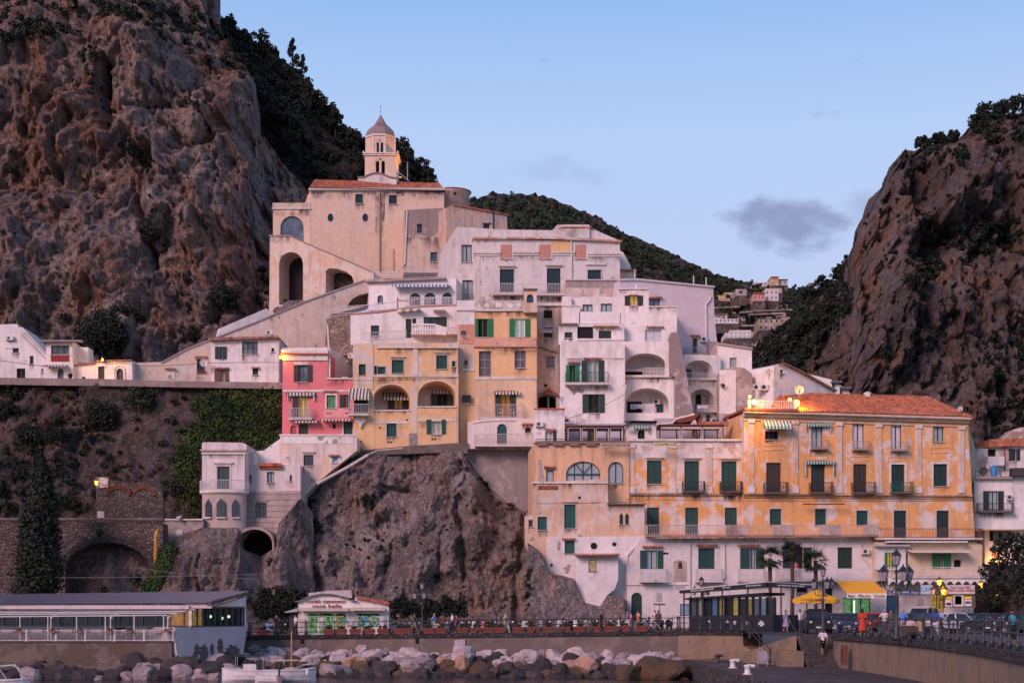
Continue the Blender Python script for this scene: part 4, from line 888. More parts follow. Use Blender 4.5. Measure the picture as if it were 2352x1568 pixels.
# ======== WHITE MANSION ON TOP
FW=Fac(1047,166.5,1425,170)
H=House('mansion','large pale mansion at the top of the town with stained parapet and blind pink windows','house',FW,[(1046,700),(1046,560),(1047,524),(1052,521),(1150,527),(1270,529),(1280,516),(1352,516),(1362,526),(1424,553),(1424,700)],WHD(21,amt=.28,dirt=.35,streak=.5),13)
H.win(1060,562,1084,602,'g',DKG,cols=2,pm=CURTG);H.win(1062,643,1088,690,'g',DKG,cols=2,pm=CURTG)
H.done();HR=H;FWf=FW.back(-.9)
H=House('','','',FWf,[(1089,697),(1089,549),(1424,555),(1424,697)],WHD(22,amt=.25,dirt=.3,streak=.35),.85,root=HR.root,part='projecting_front')
H.win(1148,618,1181,675,'c',(.01,.035,.05),hood=True);H.win(1256,616,1288,675,'c',(.01,.035,.05),hood=True);H.win(1350,620,1381,643,'c',(.01,.035,.05),sur=3);H.done();FW0=FW;FW=FWf
mb=MB()
fpoly(mb,FW,[(1086,546),(1260,546),(1426,553),(1426,557),(1260,550),(1086,550)],-1.5,.35);mb.build('tile_eave',plaster((.55,.3,.22),(.65,.55,.5),amt=.5,seed=3),H.root)
for(a,b)in((1150,1175),(1238,1264),(1321,1345)):
 mb=MB();fbox(mb,FW,a,562,b,593,.0,.05);o=mb.build('blind_window',plaster((.52,.25,.20),(.5,.3,.26),amt=.3,seed=7,bareamt=0),H.root)
 mb=MB();fbox(mb,FW,a-2,594,b+2,595.5,.0,.2);mb.build('sill',TRIM,o)
H.band(1265,553,1311,579,.03,YEL(5),'yellow_patch')
for(a,b,y)in((1086,1149,582),(1176,1237,581),(1268,1320,581),(1349,1427,584)):H.band(a,y-3,b,y+1,.22,TRIM,'string_course');H.band(a,y+1,b,y+6,.1,TRIM,'frieze')
H.band(1344,606,1390,609,.2,TRIM,'window_cornice')
H.balcony(1130,1197,655,676,1.,5,kind='belly',rail=(.65,.62,.62));H.balcony(1196,1299,655,677,.9,5,kind='belly',rail=(.65,.62,.62));H.balcony(1064,1090,672,690,.4,3,rail=(.5,.48,.47),F=FW0)
pipe(H,[(1311,551),(1312,578),(1312,645)],.08,o_=.12);mb=MB();fbox(mb,FW,1090,588,1102,690,.0,.05);mb.build('quoins',TRIM,H.root)
mb=MB();fpoly(mb,FW0,[(1288,522),(1355,522),(1362,526),(1282,526)],-.2,.3);mb.build('tile_cap',tilemat(5),H.root)
H.band(1284,527,1352,549,.35,WHD(23),'attic',.0,F=FW0)
H=House('pediment_house','small yellowish house with white sloping gable behind the right end of the mansion','house',Fac(0,174),[(1424,645),(1424,575),(1432,580),(1449,612),(1449,622),(1461,625),(1461,645)],YEL(9,amt=.5),5).done()
mb=MB();fpoly(mb,H.F,[(1424,578),(1431,583),(1448,615),(1450,622),(1424,622)],-.1,.25);mb.build('pediment',WH(3),H.root);H.band(1424,620,1462,624,.35,tilemat(2),'tile_eave')
# ======== TERRACE HOUSES
FD=Fac(848,166,1050,164)
H=House('terrace_house','white house with striped blue awning and three arched openings below the church','house',FD,[(847,712),(847,646),(1048,640),(1048,712)],WH(31),8)
for(a,b,c)in((940,967,673),(974,1001,672),(1015,1039,672)):H.win(a,c,b,704,'g',TEAL,arch=True,cols=2,sill=False,pm=glass((.03,.04,.05)),rows=1)
H.win(867,678,880,696,'g',DKG,arch=True,cols=1,pm=glass((.1,.14,.19)));H.done()
mb=MB();fpoly(mb,FD,[(842,645),(1025,639),(1025,643),(842,650)],-2,.5);mb.build('roof_edge',plaster((.36,.25,.22),(.55,.45,.42),amt=.4,streak=.8,seed=2),H.root)
H.awning(908,1035,657,659,1.2,AWB,6);H.balcony(930,1046,684,704,.3,2,kind='belly',sides=False,rail=(.68,.64,.66))
H.band(912,689,941,692,.06,flat((.25,.04,.04)),'wall_bracket');H.band(912,684,914,708,.1,flat((.25,.04,.04)),'wall_bracket')
def railrow(name,label,F,pts,h,off=0,col=(.66,.62,.63),kind='bars',cat='railing',pitch=.17,parent=None):
 mb=MB()
 for(xa,ya),(xb,yb)in zip(pts[:-1],pts[1:]):
  A,B=F.P(xa,ya,off),F.P(xb,yb,off);u=Vector((0,0,h/F.s((xa+xb)/2)));L=(B-A).length;n=max(1,int(L/pitch));hh=u.z
  mb.tube([A+u,B+u],.035,4);mb.tube([A+u*.08,B+u*.08],.03,4)
  for i in range(n+1):
   p=A.lerp(B,i/n)
   if kind=='belly':mb.tube([p+u*.08,p+u*.32+F.n*.12,p+u*.65+F.n*.02,p+u],.02,4,False)
   else:mb.tube([p+u*.08,p+u],.018,4,False)
 if parent:return mb.build(name,flat(col,.5),parent)
 o=mb.build(name,flat(col,.5));tag(o,label,cat);return o
railrow('terrace_railing','white curved railing along the roof terrace in front of the church wall',FD,[(850,643),(1028,637)],16,.2,kind='belly')
H2=House('curved_terrace','white curved terrace platform with thin edge below the awning house','terrace',Fac(750,163.5,1050,162),[(748,742),(751,731),(770,723),(800,721),(863,716),(963,703),(1050,700),(1050,716),(860,722)],WHD(32),4).done()
mb=MB();fpoly(mb,H2.F,[(748,734),(766,725),(863,716),(963,704),(1050,700),(1050,704),(963,708),(863,720),(768,729),(750,738)],0,.3);mb.build('tile_edge',plaster((.34,.18,.14),(.4,.3,.27),amt=.4,seed=6),H2.root)
railrow('terrace_railing','white railing around the curved terrace left of the awning house',H2.F,[(774,722),(800,720),(847,717)],17,.0)
railrow('terrace_railing','pale railing in front of the three arched openings',H2.F,[(847,717),(963,703),(1048,700)],17,.0,kind='belly')
H=House('stone_drum','curved rough stone retaining wall under the curved terrace','wall',Fac(746,163,812,161.5),[(745,815),(750,742),(752,735),(772,727),(812,722),(812,815)],stonewall((.42,.30,.24),(.46,.36,.30),2.4,2),5).done();pipe(H,[(754,746),(757,800),(760,815)],.12,(.6,.52,.5))
H=House('terrace_flats','white row of flats with balustrade balcony and long railing above the yellow loggia house','house',Fac(805,160.8,1050,161),[(805,792),(805,724),(868,720),(963,707),(1052,703),(1052,792)],WH(33,streak=.5,dirt=.35),6)
H.win(852,747,871,771,'c',DKG);H.win(932,732,945,776,'c',DKG,sill=False);H.win(947,731,956,747,'c',DKG);H.win(973,728,1026,750,'o',DKG,cx=(986,1012));H.done()
mb=MB();fpoly(mb,H.F,[(947,766),(996,766),(1050,778),(1050,790),(947,770)],0,1.1)if 0 else None
H.band(945,768,1050,772,1.3,TRIM,'balcony_slab')
mb=MB();Fb=Fac(0,159.6)
for i in range(9):
 x=949+i*5.8;p=Fb.P(x,768);mb.lathe(p,[(.10,0),(.10,.08),(.05,.15),(.12,.42),(.06,.72),(.09,.82),(.09,.9)],8)
fbox(mb,Fb,946,743.5,999,747,-.12,.12);mb.build('balustrade',flat((.7,.67,.67),.6),H.root)
mb=MB();fpoly(mb,Fb,[(999,744),(1025,752),(1025,770),(999,768)],-.1,.1);mb.build('parapet',WH(3),H.root)
railrow('railing','',Fac(0,159.9),[(836,784),(912,780),(934,778)],20,0,(.5,.48,.48),parent=H.root);railrow('railing','',Fac(0,159.9),[(1026,768),(1050,766)],15,0,(.5,.48,.48),parent=H.root)
mb=MB();fpoly(mb,H.F,[(914,715),(968,712),(968,716),(914,720)],.1,.9);mb.build('folded_awning',stripes((.7,.66,.62),(.3,.26,.24),.4),H.root);H.band(996,714,1024,717,1.2,WH(2),'folded_awning');H.band(994,714,996,768,.06,WH(2),'post',.0)if 0 else None
# ======== TALL STRIP + YELLOW TALL HOUSE
FS=Fac(1050,158.2,1235,158.4)
H=House('stair_tower','narrow white tower house patched with peach between the two yellow houses','house',FS,[(1050,1030),(1050,690),(1090,690),(1090,1030)],PEACH(41,amt=.5,streak=.5),7)
H.win(1059,760,1069,772,'g',DKG,cols=1,pm=glass((.06,.1,.12)));H.win(1067,828,1074,841,'g',BROWN,cols=1);H.win(1062,908,1082,926,'o',DKG,cx=(1062,1073));H.done()
H.band(1049,690,1091,712,.05,WH(6),'upper_render');H.band(1048,711,1092,714,.2,TRIM);H.band(1050,714,1090,745,.03,WH(8),'upper_render');H.band(1055,746,1089,790,.04,plaster((.60,.28,.20),(.62,.5,.45),amt=.3,seed=12),'peach_patch');H.band(1062,846,1090,852,.1,TRIM);H.band(1053,854,1088,1020,.03,YEL(10),'yellow_render')
for o in H.root.children:
 if o.name.startswith('window'):
  for q in[o]+list(o.children):
   for v in q.data.vertices:v.co+=FS.n*.375
pipe(H,[(1049,812),(1050,880),(1052,1020),(1062,1038)],.09);pipe(H,[(1055,880),(1057,1018),(1066,1040)],.06,(.55,.42,.33))
H=House('yellow_house','tall narrow yellow house with bright green shutters on its top floor','house',FS,[(1090,972),(1090,693),(1233,693),(1233,972)],YEL(42,amt=.16),7)
H.win(1091,732,1133,774,'o',BRIGHTG,cx=(1098,1120),pm=DARK);H.win(1170,732,1218,774,'o',BRIGHTG,cx=(1182,1206),fcol=(.7,.7,.68),pm=emit((.45,.6,.5),.45),cols=2)
H.win(1100,806,1128,864,'g',(.2,.18,.18),cols=2,rows=3,pm=flat((.10,.09,.11)),fcol=(.22,.2,.2),lab='tall grey framed window of the yellow house');H.win(1182,805,1208,845,'g',(.2,.18,.18),cols=2,rows=2,pm=flat((.10,.09,.12)),fcol=(.3,.25,.25))
H.win(1137,900,1185,960,'o',DKG,cx=(1149,1173),pm=emit((.5,.2,.03),.35),sill=False);H.done()
H.band(1090,690,1210,716,.06,WHD(44,amt=.5,bareamt=.15),'crumbling_parapet',-.3);H.band(1088,711,1236,715,.2,TRIM);H.band(1091,775,1232,797,.05,plaster((.66,.36,.25),(.68,.5,.35),amt=.4,seed=13),'peach_band');H.band(1088,795,1235,798,.16,flat((.4,.18,.14)),'string_course');H.band(1091,865,1233,871,.1,TRIM,'string_course')
H.band(1092,872,1232,897,.03,plaster((.72,.50,.33),(.66,.5,.4),amt=.3,seed=14),'peach_render');H.band(1188,897,1232,972,.03,plaster((.72,.50,.33),(.66,.5,.4),amt=.3,seed=14),'peach_render');H.band(1092,897,1135,972,.03,plaster((.72,.50,.33),(.66,.5,.4),amt=.3,seed=14),'peach_render')
H.awning(1132,1194,899,902,.5,AWST,6,name='valance');H.balcony(1098,1201,932,961,1.1,3,rail=(.6,.5,.45));hoods(H,(1138,1182,897))
T=House('roof_turret','small roof turret with one arched dark window on top of the tall yellow house','turret',Fac(0,157.6),[(1202,717),(1204,666),(1233,666),(1234,717)],PEACH(49,amt=.5),2.2);T.win(1210,676,1225,695,'g',(.02,.05,.07),arch=True,cols=2,sill=False,pm=glass((.05,.09,.14)));T.done();T.band(1202,663,1235,667,.15,flat((.14,.08,.07)),'roof_slab');T.band(1228,674,1231,697,.03,WH(3),'white_render')
for(x,y,r_)in((1118,701,6),(1145,700,8),(1172,702,7),(1192,700,5),(1100,704,4)):
 mb=MB();fpoly(mb,FS,[(x+r_*math.cos(a)*(1+.2*math.sin(a*3+x)),y+r_*.8*math.sin(a))for a in[q*.524 for q in range(12)]],.06,.075);mb.build('white_patch',WH(4),H.root)
for(x,l)in((1150,'white bentwood chair on the left of the balcony below the striped valance'),(1176,'white bentwood chair on the right of the balcony below the striped valance')):
 o=thing('chair',l,'chair',FS.P(x,960,.6));p=FS.P(x,960,.6)
 mb=MB();mb.box((p.x-.2,p.y-.2,p.z+.43),(p.x+.2,p.y+.2,p.z+.47));mb.build('seat',flat((.6,.58,.58)),o);mb=MB();mb.tube([p+Vector((-.2,.2,.45)),p+Vector((-.17,.22,.85)),p+Vector((0,.23,.95)),p+Vector((.17,.22,.85)),p+Vector((.2,.2,.45))],.025,5);mb.build('backrest',flat((.6,.58,.58)),o)
 for dx in(-.17,.17):
  for dy in(-.17,.17):mb=MB();mb.tube([p+Vector((dx,dy,.45)),p+Vector((dx*1.15,dy*1.15,0))],.02,5);mb.build('leg',flat((.6,.58,.58)),o)
H=House('balcony_house','smooth white lower house with green arched door and curved balcony below the tall yellow house','house',Fac(1074,156.8,1227,157),[(1074,1030),(1074,969),(1110,961),(1227,961),(1227,1030)],plaster((.72,.62,.58),(.64,.52,.46),amt=.2,seed=45,dirt=.2,bareamt=0),6)
H.win(1142,973,1164,1022,'c',TEAL,arch=True,sill=False);H.win(1206,981,1219,993,'d');H.done();H.balcony(1090,1224,999,1022,1.,5,rail=(.55,.5,.48));H.band(1198,972,1224,976,.2,RED,'tile_edge')
mb=MB();pts=[(1086+100*i/10,972-6*math.sin(math.pi*.5*min(1,i/5)))for i in range(11)]
for p,q in zip(pts[:-1],pts[1:]):mb.tube([H.F.P(*p,.03),H.F.P(*q,.03)],.08,4)
mb.build('arch_moulding',TRIM,H.root)
H=House('grey_wall','tall bare grey rendered wall between the cliff and the residence','wall',Fac(0,158),[(1074,1160),(1074,1024),(1229,1024),(1229,1250),(1150,1210),(1100,1140)],plaster((.27,.24,.24),(.37,.33,.32),amt=.4,dirt=.5,streak=.4,seed=16,bareamt=.04),5).done()
pipe(H,[(1066,1040),(1085,1065),(1128,1120),(1170,1155)],.1,(.4,.34,.32));pipe(H,[(1070,1030),(1068,1090)],.12,(.32,.28,.27));pipe(H,[(1224,1024),(1226,1190)],.12,(.2,.18,.17))
FN=Fac(0,161.5)
H=House('narrow_house','narrow recessed old house with dark opening between the yellow and white houses','house',FN,[(1230,1020),(1230,697),(1296,697),(1296,1020)],PEACH(46,amt=.6,dirt=.8,streak=.7),5)
H.win(1249,712,1269,731,'d');H.win(1250,752,1269,775,'g',cols=4,rows=2,pm=flat((.12,.1,.1)));H.win(1254,817,1275,844,'g',(.3,.27,.27),cols=2,rows=3,pm=flat((.2,.18,.19)),fcol=(.35,.3,.3));H.holes.append((archpts(1236,904,1277,940,9),2.5));H.done()
H.band(1231,697,1294,703,.3,TRIM,'ledge');H.band(1232,704,1292,795,.03,WHD(47),'upper_render')if 0 else None
mb=MB();fbox(mb,FN,1230,900,1282,945,-2.6,-2.5);mb.build('dark_interior',DARK,H.root);H.band(1258,906,1262,939,-1.2,WH(3),'arch_pier',-1.6)
H.awning(1238,1268,755,764,.9,flat((.5,.42,.36)),4);mb=MB();fpoly(mb,FN,[(1238,912),(1262,898),(1284,912),(1284,907),(1262,893),(1236,907)],0,.6);mb.build('tile_canopy',tilemat(7),H.root)
pipe(H,[(1284,700),(1285,800),(1282,810),(1284,900)],.08,(.35,.3,.28));pipe(H,[(1234,795),(1262,806),(1286,812)],.06,(.12,.1,.1));H.band(1250,752+130,1257,888,.02,DARK,'vent')
H=House('white_annexe','small white box house with air conditioner and shuttered door above the orange residence','house',Fac(0,152.5),[(1226,1016),(1227,939),(1297,939),(1297,1016)],WH(48,streak=.5),6)
H.win(1251,990,1278,1015,'o',DKG,cx=(1252,1270),pm=CURTG,fcol=(.6,.6,.6));H.done();H.band(1226,937,1298,940,.1,RED,'tile_edge');hoods(H,(1250,1277,984))
acunit(H.F,1230,969,1248,980,'round-fan air conditioner on the small white house above the orange residence');dish(H.F,1291,917,7,'small white satellite dish left of the white house with the dark open window',0)
acunit(Fac(0,153),1299,960,1306,973,'small side-on air conditioner beside the roof terrace pergola')
# ======== WHITE HOUSES CENTRE RIGHT
FH=Fac(1283,156.6,1440,156.4)
H=House('stained_wall','stained parapet wall with dark streaks above the white balconies','wall',Fac(0,165),[(1300,690),(1299,644),(1424,643),(1424,690)],plaster((.55,.43,.37),(.62,.52,.48),amt=.4,dirt=.6,streak=.9,seed=51,bareamt=.12),3).done();H.band(1298,642,1425,645,.2,flat((.45,.38,.36)),'coping');H.band(1300,645,1423,660,.03,plaster((.33,.27,.26),(.2,.16,.15),amt=.4,streak=1,seed=5),'dark_render')
H=House('white_house','tall white terraced house with two balcony floors and green shuttered doors','house',Fac(0,161.5),[(1291,760),(1291,684),(1333,684),(1333,682),(1422,682),(1422,760)],WH(52),7)
H.win(1338,699,1361,722,'g',DKG,cols=2,pm=CURTG);H.win(1380,697,1405,722,'g',DKG,cols=2,pm=CURTG);H.done()
H.band(1329,721,1422,748,1.2,WH(53),'parapet');H.band(1290,708,1331,748,1.2,WH(53),'parapet');H.band(1291,706,1332,709,1.3,TRIM);H.band(1291,683,1312,709,.6,WH(54),'corner_block')
M=House('balcony_storey','middle white storey with dark open room between two white balcony walls','house',Fac(0,159.2),[(1283,790),(1284,744),(1434,744),(1434,790)],WH(55),5)
M.win(1297,763,1314,776,'c',DKG,sur=1.5);M.win(1326,750,1363,780,'d',sill=False,fcol=(.06,.08,.08));M.win(1375,759,1404,779,'c',DKG);M.done()
M.band(1281,743,1326,746,.4,flat((.25,.15,.13)),'tile_edge');M.band(1363,749,1421,752,.5,flat((.4,.18,.12)),'tile_edge');M.band(1326,779,1432,783,.5,WH(3),'ledge');M.band(1336,757,1346,779,-.5,emit((.1,.3,.08),.3),'lit_door',-.55)
H=House('green_door_house','white house with bright green shutters on a wide balcony and a dark open window below','house',FH,[(1286,1005),(1286,783),(1435,783),(1437,1005)],WH(56,dirt=.45,streak=.5,bareamt=.09),6)
H.win(1300,838,1331,881,'o',(.01,.17,.08),cx=(1308,1322),pm=DARK,sill=False);H.win(1336,828,1388,881,'o',DKG,cx=(1349,1374),pm=emit((.35,.42,.45),.25),fcol=(.6,.6,.6),sill=False);H.win(1338,905,1389,948,'o',(.01,.04,.035),cx=(1352,1376),pm=DARK);H.done()
H.balcony(1298,1397,858,881,1.,5,rail=(.02,.10,.06));hoods(H,(1303,1333,831));hoods(H,(1340,1381,821))
H.band(1300,822,1434,824,.03,flat((.4,.34,.33)),'string_course');hoods(H,(1346,1388,975));pipe(H,[(1437,886),(1434,900),(1431,970),(1425,978)],.12,(.6,.57,.57),.3)
mb=MB();fpoly(mb,FH,[(1305,889),(1318,893),(1330,890),(1343,897),(1338,903),(1325,900),(1318,908),(1312,898)],0,.012);mb.build('bare_patch',flat((.25,.2,.19)),H.root)
FI=Fac(1421,160.5,1560,160)
H=House('corner_house','white house with one lit amber window between black shutters','house',FI,[(1421,800),(1419,664),(1490,663),(1490,704),(1555,704),(1555,800)],WH(57),8)
H.win(1435,679,1477,702,'o',(.012,.02,.02),cx=(1446,1465),fcol=(.3,.12,.03),pm=emit((.75,.5,.15),.55));H.win(1482,756,1519,790,'g',WHITE,cols=2,sill=False,fcol=(.45,.42,.42),pm=flat((.45,.5,.52)));H.done();hoods(H,(1444,1466,676));hoods(H,(1484,1525,749));H.band(1420,662,1491,665,.15,TRIM)
H.band(1489,703,1556,706,.15,TRIM,'coping');dish(Fac(0,162),1455,656,8,'pale dish on the roof of the corner house with the amber window',0)
FJ=Fac(1461,163.8,1648,166.5)
H=House('plain_house','broad smooth white house with an almost blank wall and long sloping roof line','house',FJ,[(1420,700),(1424,643),(1463,642),(1638,660),(1642,740),(1649,800),(1649,840),(1555,840),(1555,790),(1461,790)],plaster((.60,.52,.56),(.56,.49,.52),amt=.3,dirt=.18,streak=.2,seed=58,bareamt=0),10)
H.win(1491,686,1516,704,'g',BROWN,cols=2,fcol=(.2,.06,.03),pm=CURTG);H.win(1591,777,1602,815,'g',DKG,cols=2,sill=False);H.done()
hoods(H,(1491,1520,682));hoods(H,(1585,1607,770));mb=MB();fpoly(mb,FJ,[(1422,641),(1463,640),(1640,657.5),(1640,661),(1463,644),(1422,645)],-.6,.2);mb.build('coping',flat((.55,.5,.5)),H.root)
pipe(H,[(1631,680),(1630,688),(1620,700),(1621,790)],.1,(.66,.6,.62));H.balcony(1570,1636,799,815,.8,4,rail=(.5,.45,.46));acunit(FJ,1608,774,1621,786,'air conditioner beside the narrow tall window of the plain white house')
for(x,y0,y1)in((1458,642,619),(1593,652,633),(1622,657,637)):
 o=thing('aerial_mast',{1458:'white pole on the roof left of the plain white wall',1593:'white pole on the roof edge of the plain white house, left of two',1622:'white pole nearest the right end of the plain white roof'}[x],'pole',WP(x,y0,166));mb=MB();mb.tube([WP(x,y0,166),WP(x,y1,166)],.06,6);mb.build('pole',flat((.6,.58,.57)),o)
FL=Fac(1421,158.4,1550,158)
H=House('loggia_house','white house with two wide rounded loggias stacked one above the other','house',FL,[(1426,985),(1435,784),(1537,784),(1538,862),(1550,864),(1550,985)],WH(59,bareamt=.07),7)
H.holes+=[(archpts(1436,811,1528,863,24),2.6),(archpts(1437,891,1536,948,34),2.6)];H.done();H.w.data.materials.append(WH(60))
mb=MB();fbox(mb,FL,1430,805,1540,955,-2.7,-2.6);mb.build('rear_wall',WH(60,dirt=.3),H.root)
H.band(1433,862,1551,867,.35,TRIM,'ledge',-.1);FLb=FL.back(2.6)
mb=MB();fbox(mb,FL,1477,842,1527,863,-.9,-.85);mb.build('glazed_screen',flat((.3,.27,.27)),H.root);mb=MB()
for i in range(7):x=1477+50*i/6;fbox(mb,FL,x-.4,842,x+.4,863,-.85,-.8)
for y in(842,852,862):fbox(mb,FL,1477,y-.4,1527,y+.4,-.84,-.79)
mb.build('screen_frame',flat((.65,.62,.62)),H.root);H.band(1436,846,1476,862,-1.6,DARK,'dark_interior',-1.7);H.band(1437,845,1476,850,-.7,flat((.5,.38,.32)),'canvas_blind',-1.2)
H.win(1441,922,1474,948,'g',DKG,cols=2,F=FLb,pm=DARK);H.win(1508,928,1523,947,'g',DKG,cols=1,F=FLb);acunit(FLb,1500,917,1516,929,'air conditioner inside the lower rounded loggia')
def laundry(label,F,x0,x1,y,drop,off,cols=((.62,.62,.72),),n=5):
 root=thing('laundry_line',label,'laundry',F.P((x0+x1)/2,y,off));mb=MB();mb.tube(cables(x0,y,x1,y,F,.5,off),.012,4);mb.build('line',flat((.3,.3,.3)),root)
 for i in range(n):
  a,b=x0+(x1-x0)*i/n,x0+(x1-x0)*(i+.86)/n;d=drop*(.7+.5*rs.rand());mb=MB();m=5
  P_=[[F.P(a+(b-a)*u/m,y+d*v/3+(.4*math.sin(u*2+i)if v==3 else 0),off+.05*math.sin(u*2.2+v+i))for u in range(m+1)]for v in range(4)]
  for v in range(3):
   for u in range(m):mb.quad(P_[v][u],P_[v][u+1],P_[v+1][u+1],P_[v+1][u])
  mb.build('cloth',flat(cols[i%len(cols)],.9),root)
laundry('white washing hanging in the lower rounded loggia',FL,1448,1477,926,11,-.6);laundry('pale washing hung on the railing of the small arched niche at right',Fac(0,158),1602,1625,931,7,.1,n=3)
H.band(1477,924,1505,947,-.9,flat((.5,.46,.5)),'hanging_sheet',-.95)
def stonebut(label,F,pts,dpt=2.):
 o=House('stone_buttress',label,'buttress',F,pts,plaster((.26,.21,.205),(.42,.35,.34),amt=.45,dirt=.6,streak=.5,seed=61,bareamt=.1),dpt).done();return o
stonebut('tall grey stone buttress leaning against the white houses',Fac(0,157.4),[(1550,985),(1550,864),(1538,862),(1538,775),(1541,764),(1553,762),(1560,775),(1575,850),(1591,941),(1596,985)])
stonebut('short grey stone buttress at the right end of the plain white house',Fac(0,163.2),[(1632,822),(1628,784),(1648,784),(1656,822)])
FK=Fac(1572,161,1650,162)
H=House('niche_house','white house with two rounded arched niches right of the tall stone buttress','house',FK,[(1570,990),(1570,814),(1655,816),(1655,990)],WH(62,dirt=.45),5)
H.holes+=[(archpts(1573,827,1637,868,24),2.2),(archpts(1584,893,1641,935,26),2.2)];H.done();mb=MB();fbox(mb,FK,1570,820,1650,945,-2.3,-2.2);mb.build('rear_wall',WH(63),H.root)
H.band(1570,869,1645,873,.3,TRIM,'ledge');H.win(1575,848,1588,869,'g',DKG,F=FK.back(2.2),cols=2);H.win(1598,906,1610,933,'d',F=FK.back(2.2));H.band(1596,930,1690,948,.5,WHD(64),'parapet')
railrow('railing','',FK,[(1575,869),(1643,871)],12,.25,(.55,.5,.52),parent=H.root)
H=House('white_block','white block with grey-blue window right of the stone buttresses','house',Fac(0,163),[(1648,900),(1648,789),(1727,801),(1727,900)],WH(65),6);H.win(1676,821,1692,843,'g',(.3,.33,.33),cols=2,rows=2,fcol=(.3,.33,.33),pm=CURTG);H.done()
mb=MB();fpoly(mb,H.F,[(1647,787),(1728,799),(1728,803),(1647,791)],-.3,.25);mb.build('coping',flat((.35,.28,.27)),H.root)
H=House('stained_bastion','weathered round-cornered bastion with dark streaks beside the lit terrace','building',Fac(0,159.5),[(1652,1000),(1652,855),(1660,849),(1691,842),(1710,845),(1728,858),(1731,1000)],plaster((.52,.43,.39),(.30,.23,.20),amt=.45,dirt=.7,streak=.9,seed=66,bareamt=.12),5).done()
H.band(1652,850,1690,950,.06,WH(67,bareamt=.1),'white_render');o=bush(1661,884,6,lambda x,y:WP(x,y,159),LV_dark,.2,label='small plant growing out of the bastion wall')
root=thing('tv_aerial','comb-shaped television aerial beside the bastion','aerial',WP(1658,900,158));mb=MB();mb.tube([WP(1658,900,158),WP(1658,860,158)],.03,5);mb.build('mast',flat((.5,.48,.48)),root);mb=MB()
for y in(864,870,876,880):mb.tube([WP(1650+(y%3),y,158),WP(1668-(y%4),y-.5,158)],.02,4)
mb.build('elements',flat((.5,.48,.48)),root)
# ======== GABLED HOUSE RIGHT
H=House('gabled_house','plain white gabled house below the right cliff','house',Fac(1778,158,1915,163),[(1776,960),(1777,852),(1780,840),(1790,836),(1800,836),(1840,856),(1915,897),(1915,960)],WH(71,amt=.05,dirt=.2),9)
H.win(1792,849,1800,857,'d');H.done();mb=MB();fpoly(mb,H.F,[(1788,835),(1800,834),(1842,854),(1917,896),(1917,900),(1840,858),(1799,837),(1788,838)],-1.2,.35);mb.build('roof_edge',tilemat(9,(.22,.13,.1)),H.root)
H=House('rear_house','stepped pale house ends behind the gabled white house','house',Fac(0,169),[(1840,960),(1840,862),(1850,857),(1912,872),(1916,880),(1932,884),(1938,892),(1950,898),(1954,910),(1954,960)],WH(72),4).done()
for(a,b,c)in((1911,872,910),(1929,888,910)):H.band(a,b,a+5,c,.1,flat((.03,.03,.035)),'dark_slot')
H.band(1908,876,1932,880,.6,flat((.12,.12,.14)),'roof_panel');H.band(1930,890,1952,894,.6,flat((.12,.12,.14)),'roof_panel')
H=House('lamplit_house','white house end glowing yellow behind the terrace lamps','house',Fac(0,160),[(1728,960),(1728,895),(1778,893),(1778,960)],WH(73),4);H.holes.append((archpts(1745,913,1768,940,8),.6));H.done();H.band(1743,912,1770,930,-.55,LITY,'lit_opening',-.6)
for(x,l)in((1729,'round-fan air conditioner left of three on the lamp-lit house'),(1747,'large air conditioner in the middle on the lamp-lit house'),(1765,'small air conditioner beside the gabled house wall')):acunit(Fac(0,158.8),x,883,x+15,897,l)
dish(Fac(0,157),1765,858,9,'white dish above the air conditioners by the gabled house');dish(Fac(0,152),1834,897,10.5,'large white dish in front of the gabled house');dish(Fac(0,152),2202,940,6.5,'small white dish on the right end of the terracotta roof')
root=thing('tv_aerial','tall comb-shaped television aerial in front of the gabled house','aerial',WP(1800,912,152));mb=MB();mb.tube([WP(1800,912,152),WP(1799,872,152)],.03,5);mb.build('mast',flat((.35,.32,.32)),root);mb=MB();mb.tube([WP(1788,882,152),WP(1814,877,152)],.02,4)
for y in(892,900,906):mb.tube([WP(1798,y,152),WP(1816-(y%5),y,152)],.02,4)
mb.build('elements',flat((.35,.32,.32)),root)
# ======== PINK HOUSE
FP_=Fac(649,156.4,812,156.2)
H=House('pink_house','rose pink house with white cornice and a lit yellow balcony door','house',FP_,[(648,1002),(650,808),(753,806),(753,870),(812,868),(812,1002)],PINK,7)
H.win(675,838,718,877,'o',(.03,.028,.03),cx=(685,707),fcol=(.06,.05,.05),pm=glass((.12,.14,.16),.2));H.win(672,911,708,958,'o',(.03,.035,.035),cx=(685,708),fcol=(.7,.6,.58),pm=emit((.55,.38,.05),.35),sill=False,lab='balcony door of the pink house lit yellow inside')
H.win(750,907,771,937,'g',(.02,.16,.05),cols=3,fcol=(.02,.14,.05),sur=3,frame=(.75,.68,.68),pm=emit((.2,.42,.2),.3));H.win(780,906,804,936,'o',(.02,.03,.035),cx=(791,804),pm=CURTG,sur=0)
H.win(685,974,707,1001,'o',(.02,.035,.035),cx=(686,698),pm=glass(),sill=False);H.win(789,968,810,1000,'c',(.02,.06,.06),sur=3,frame=(.75,.68,.68),sill=False);H.win(764,972,771,984,'d',sill=False);H.win(667,976,681,1001,'g',(.4,.12,.1),arch=True,pm=DARK,cols=4,rows=5,fcol=(.4,.12,.12),sill=False);H.done()
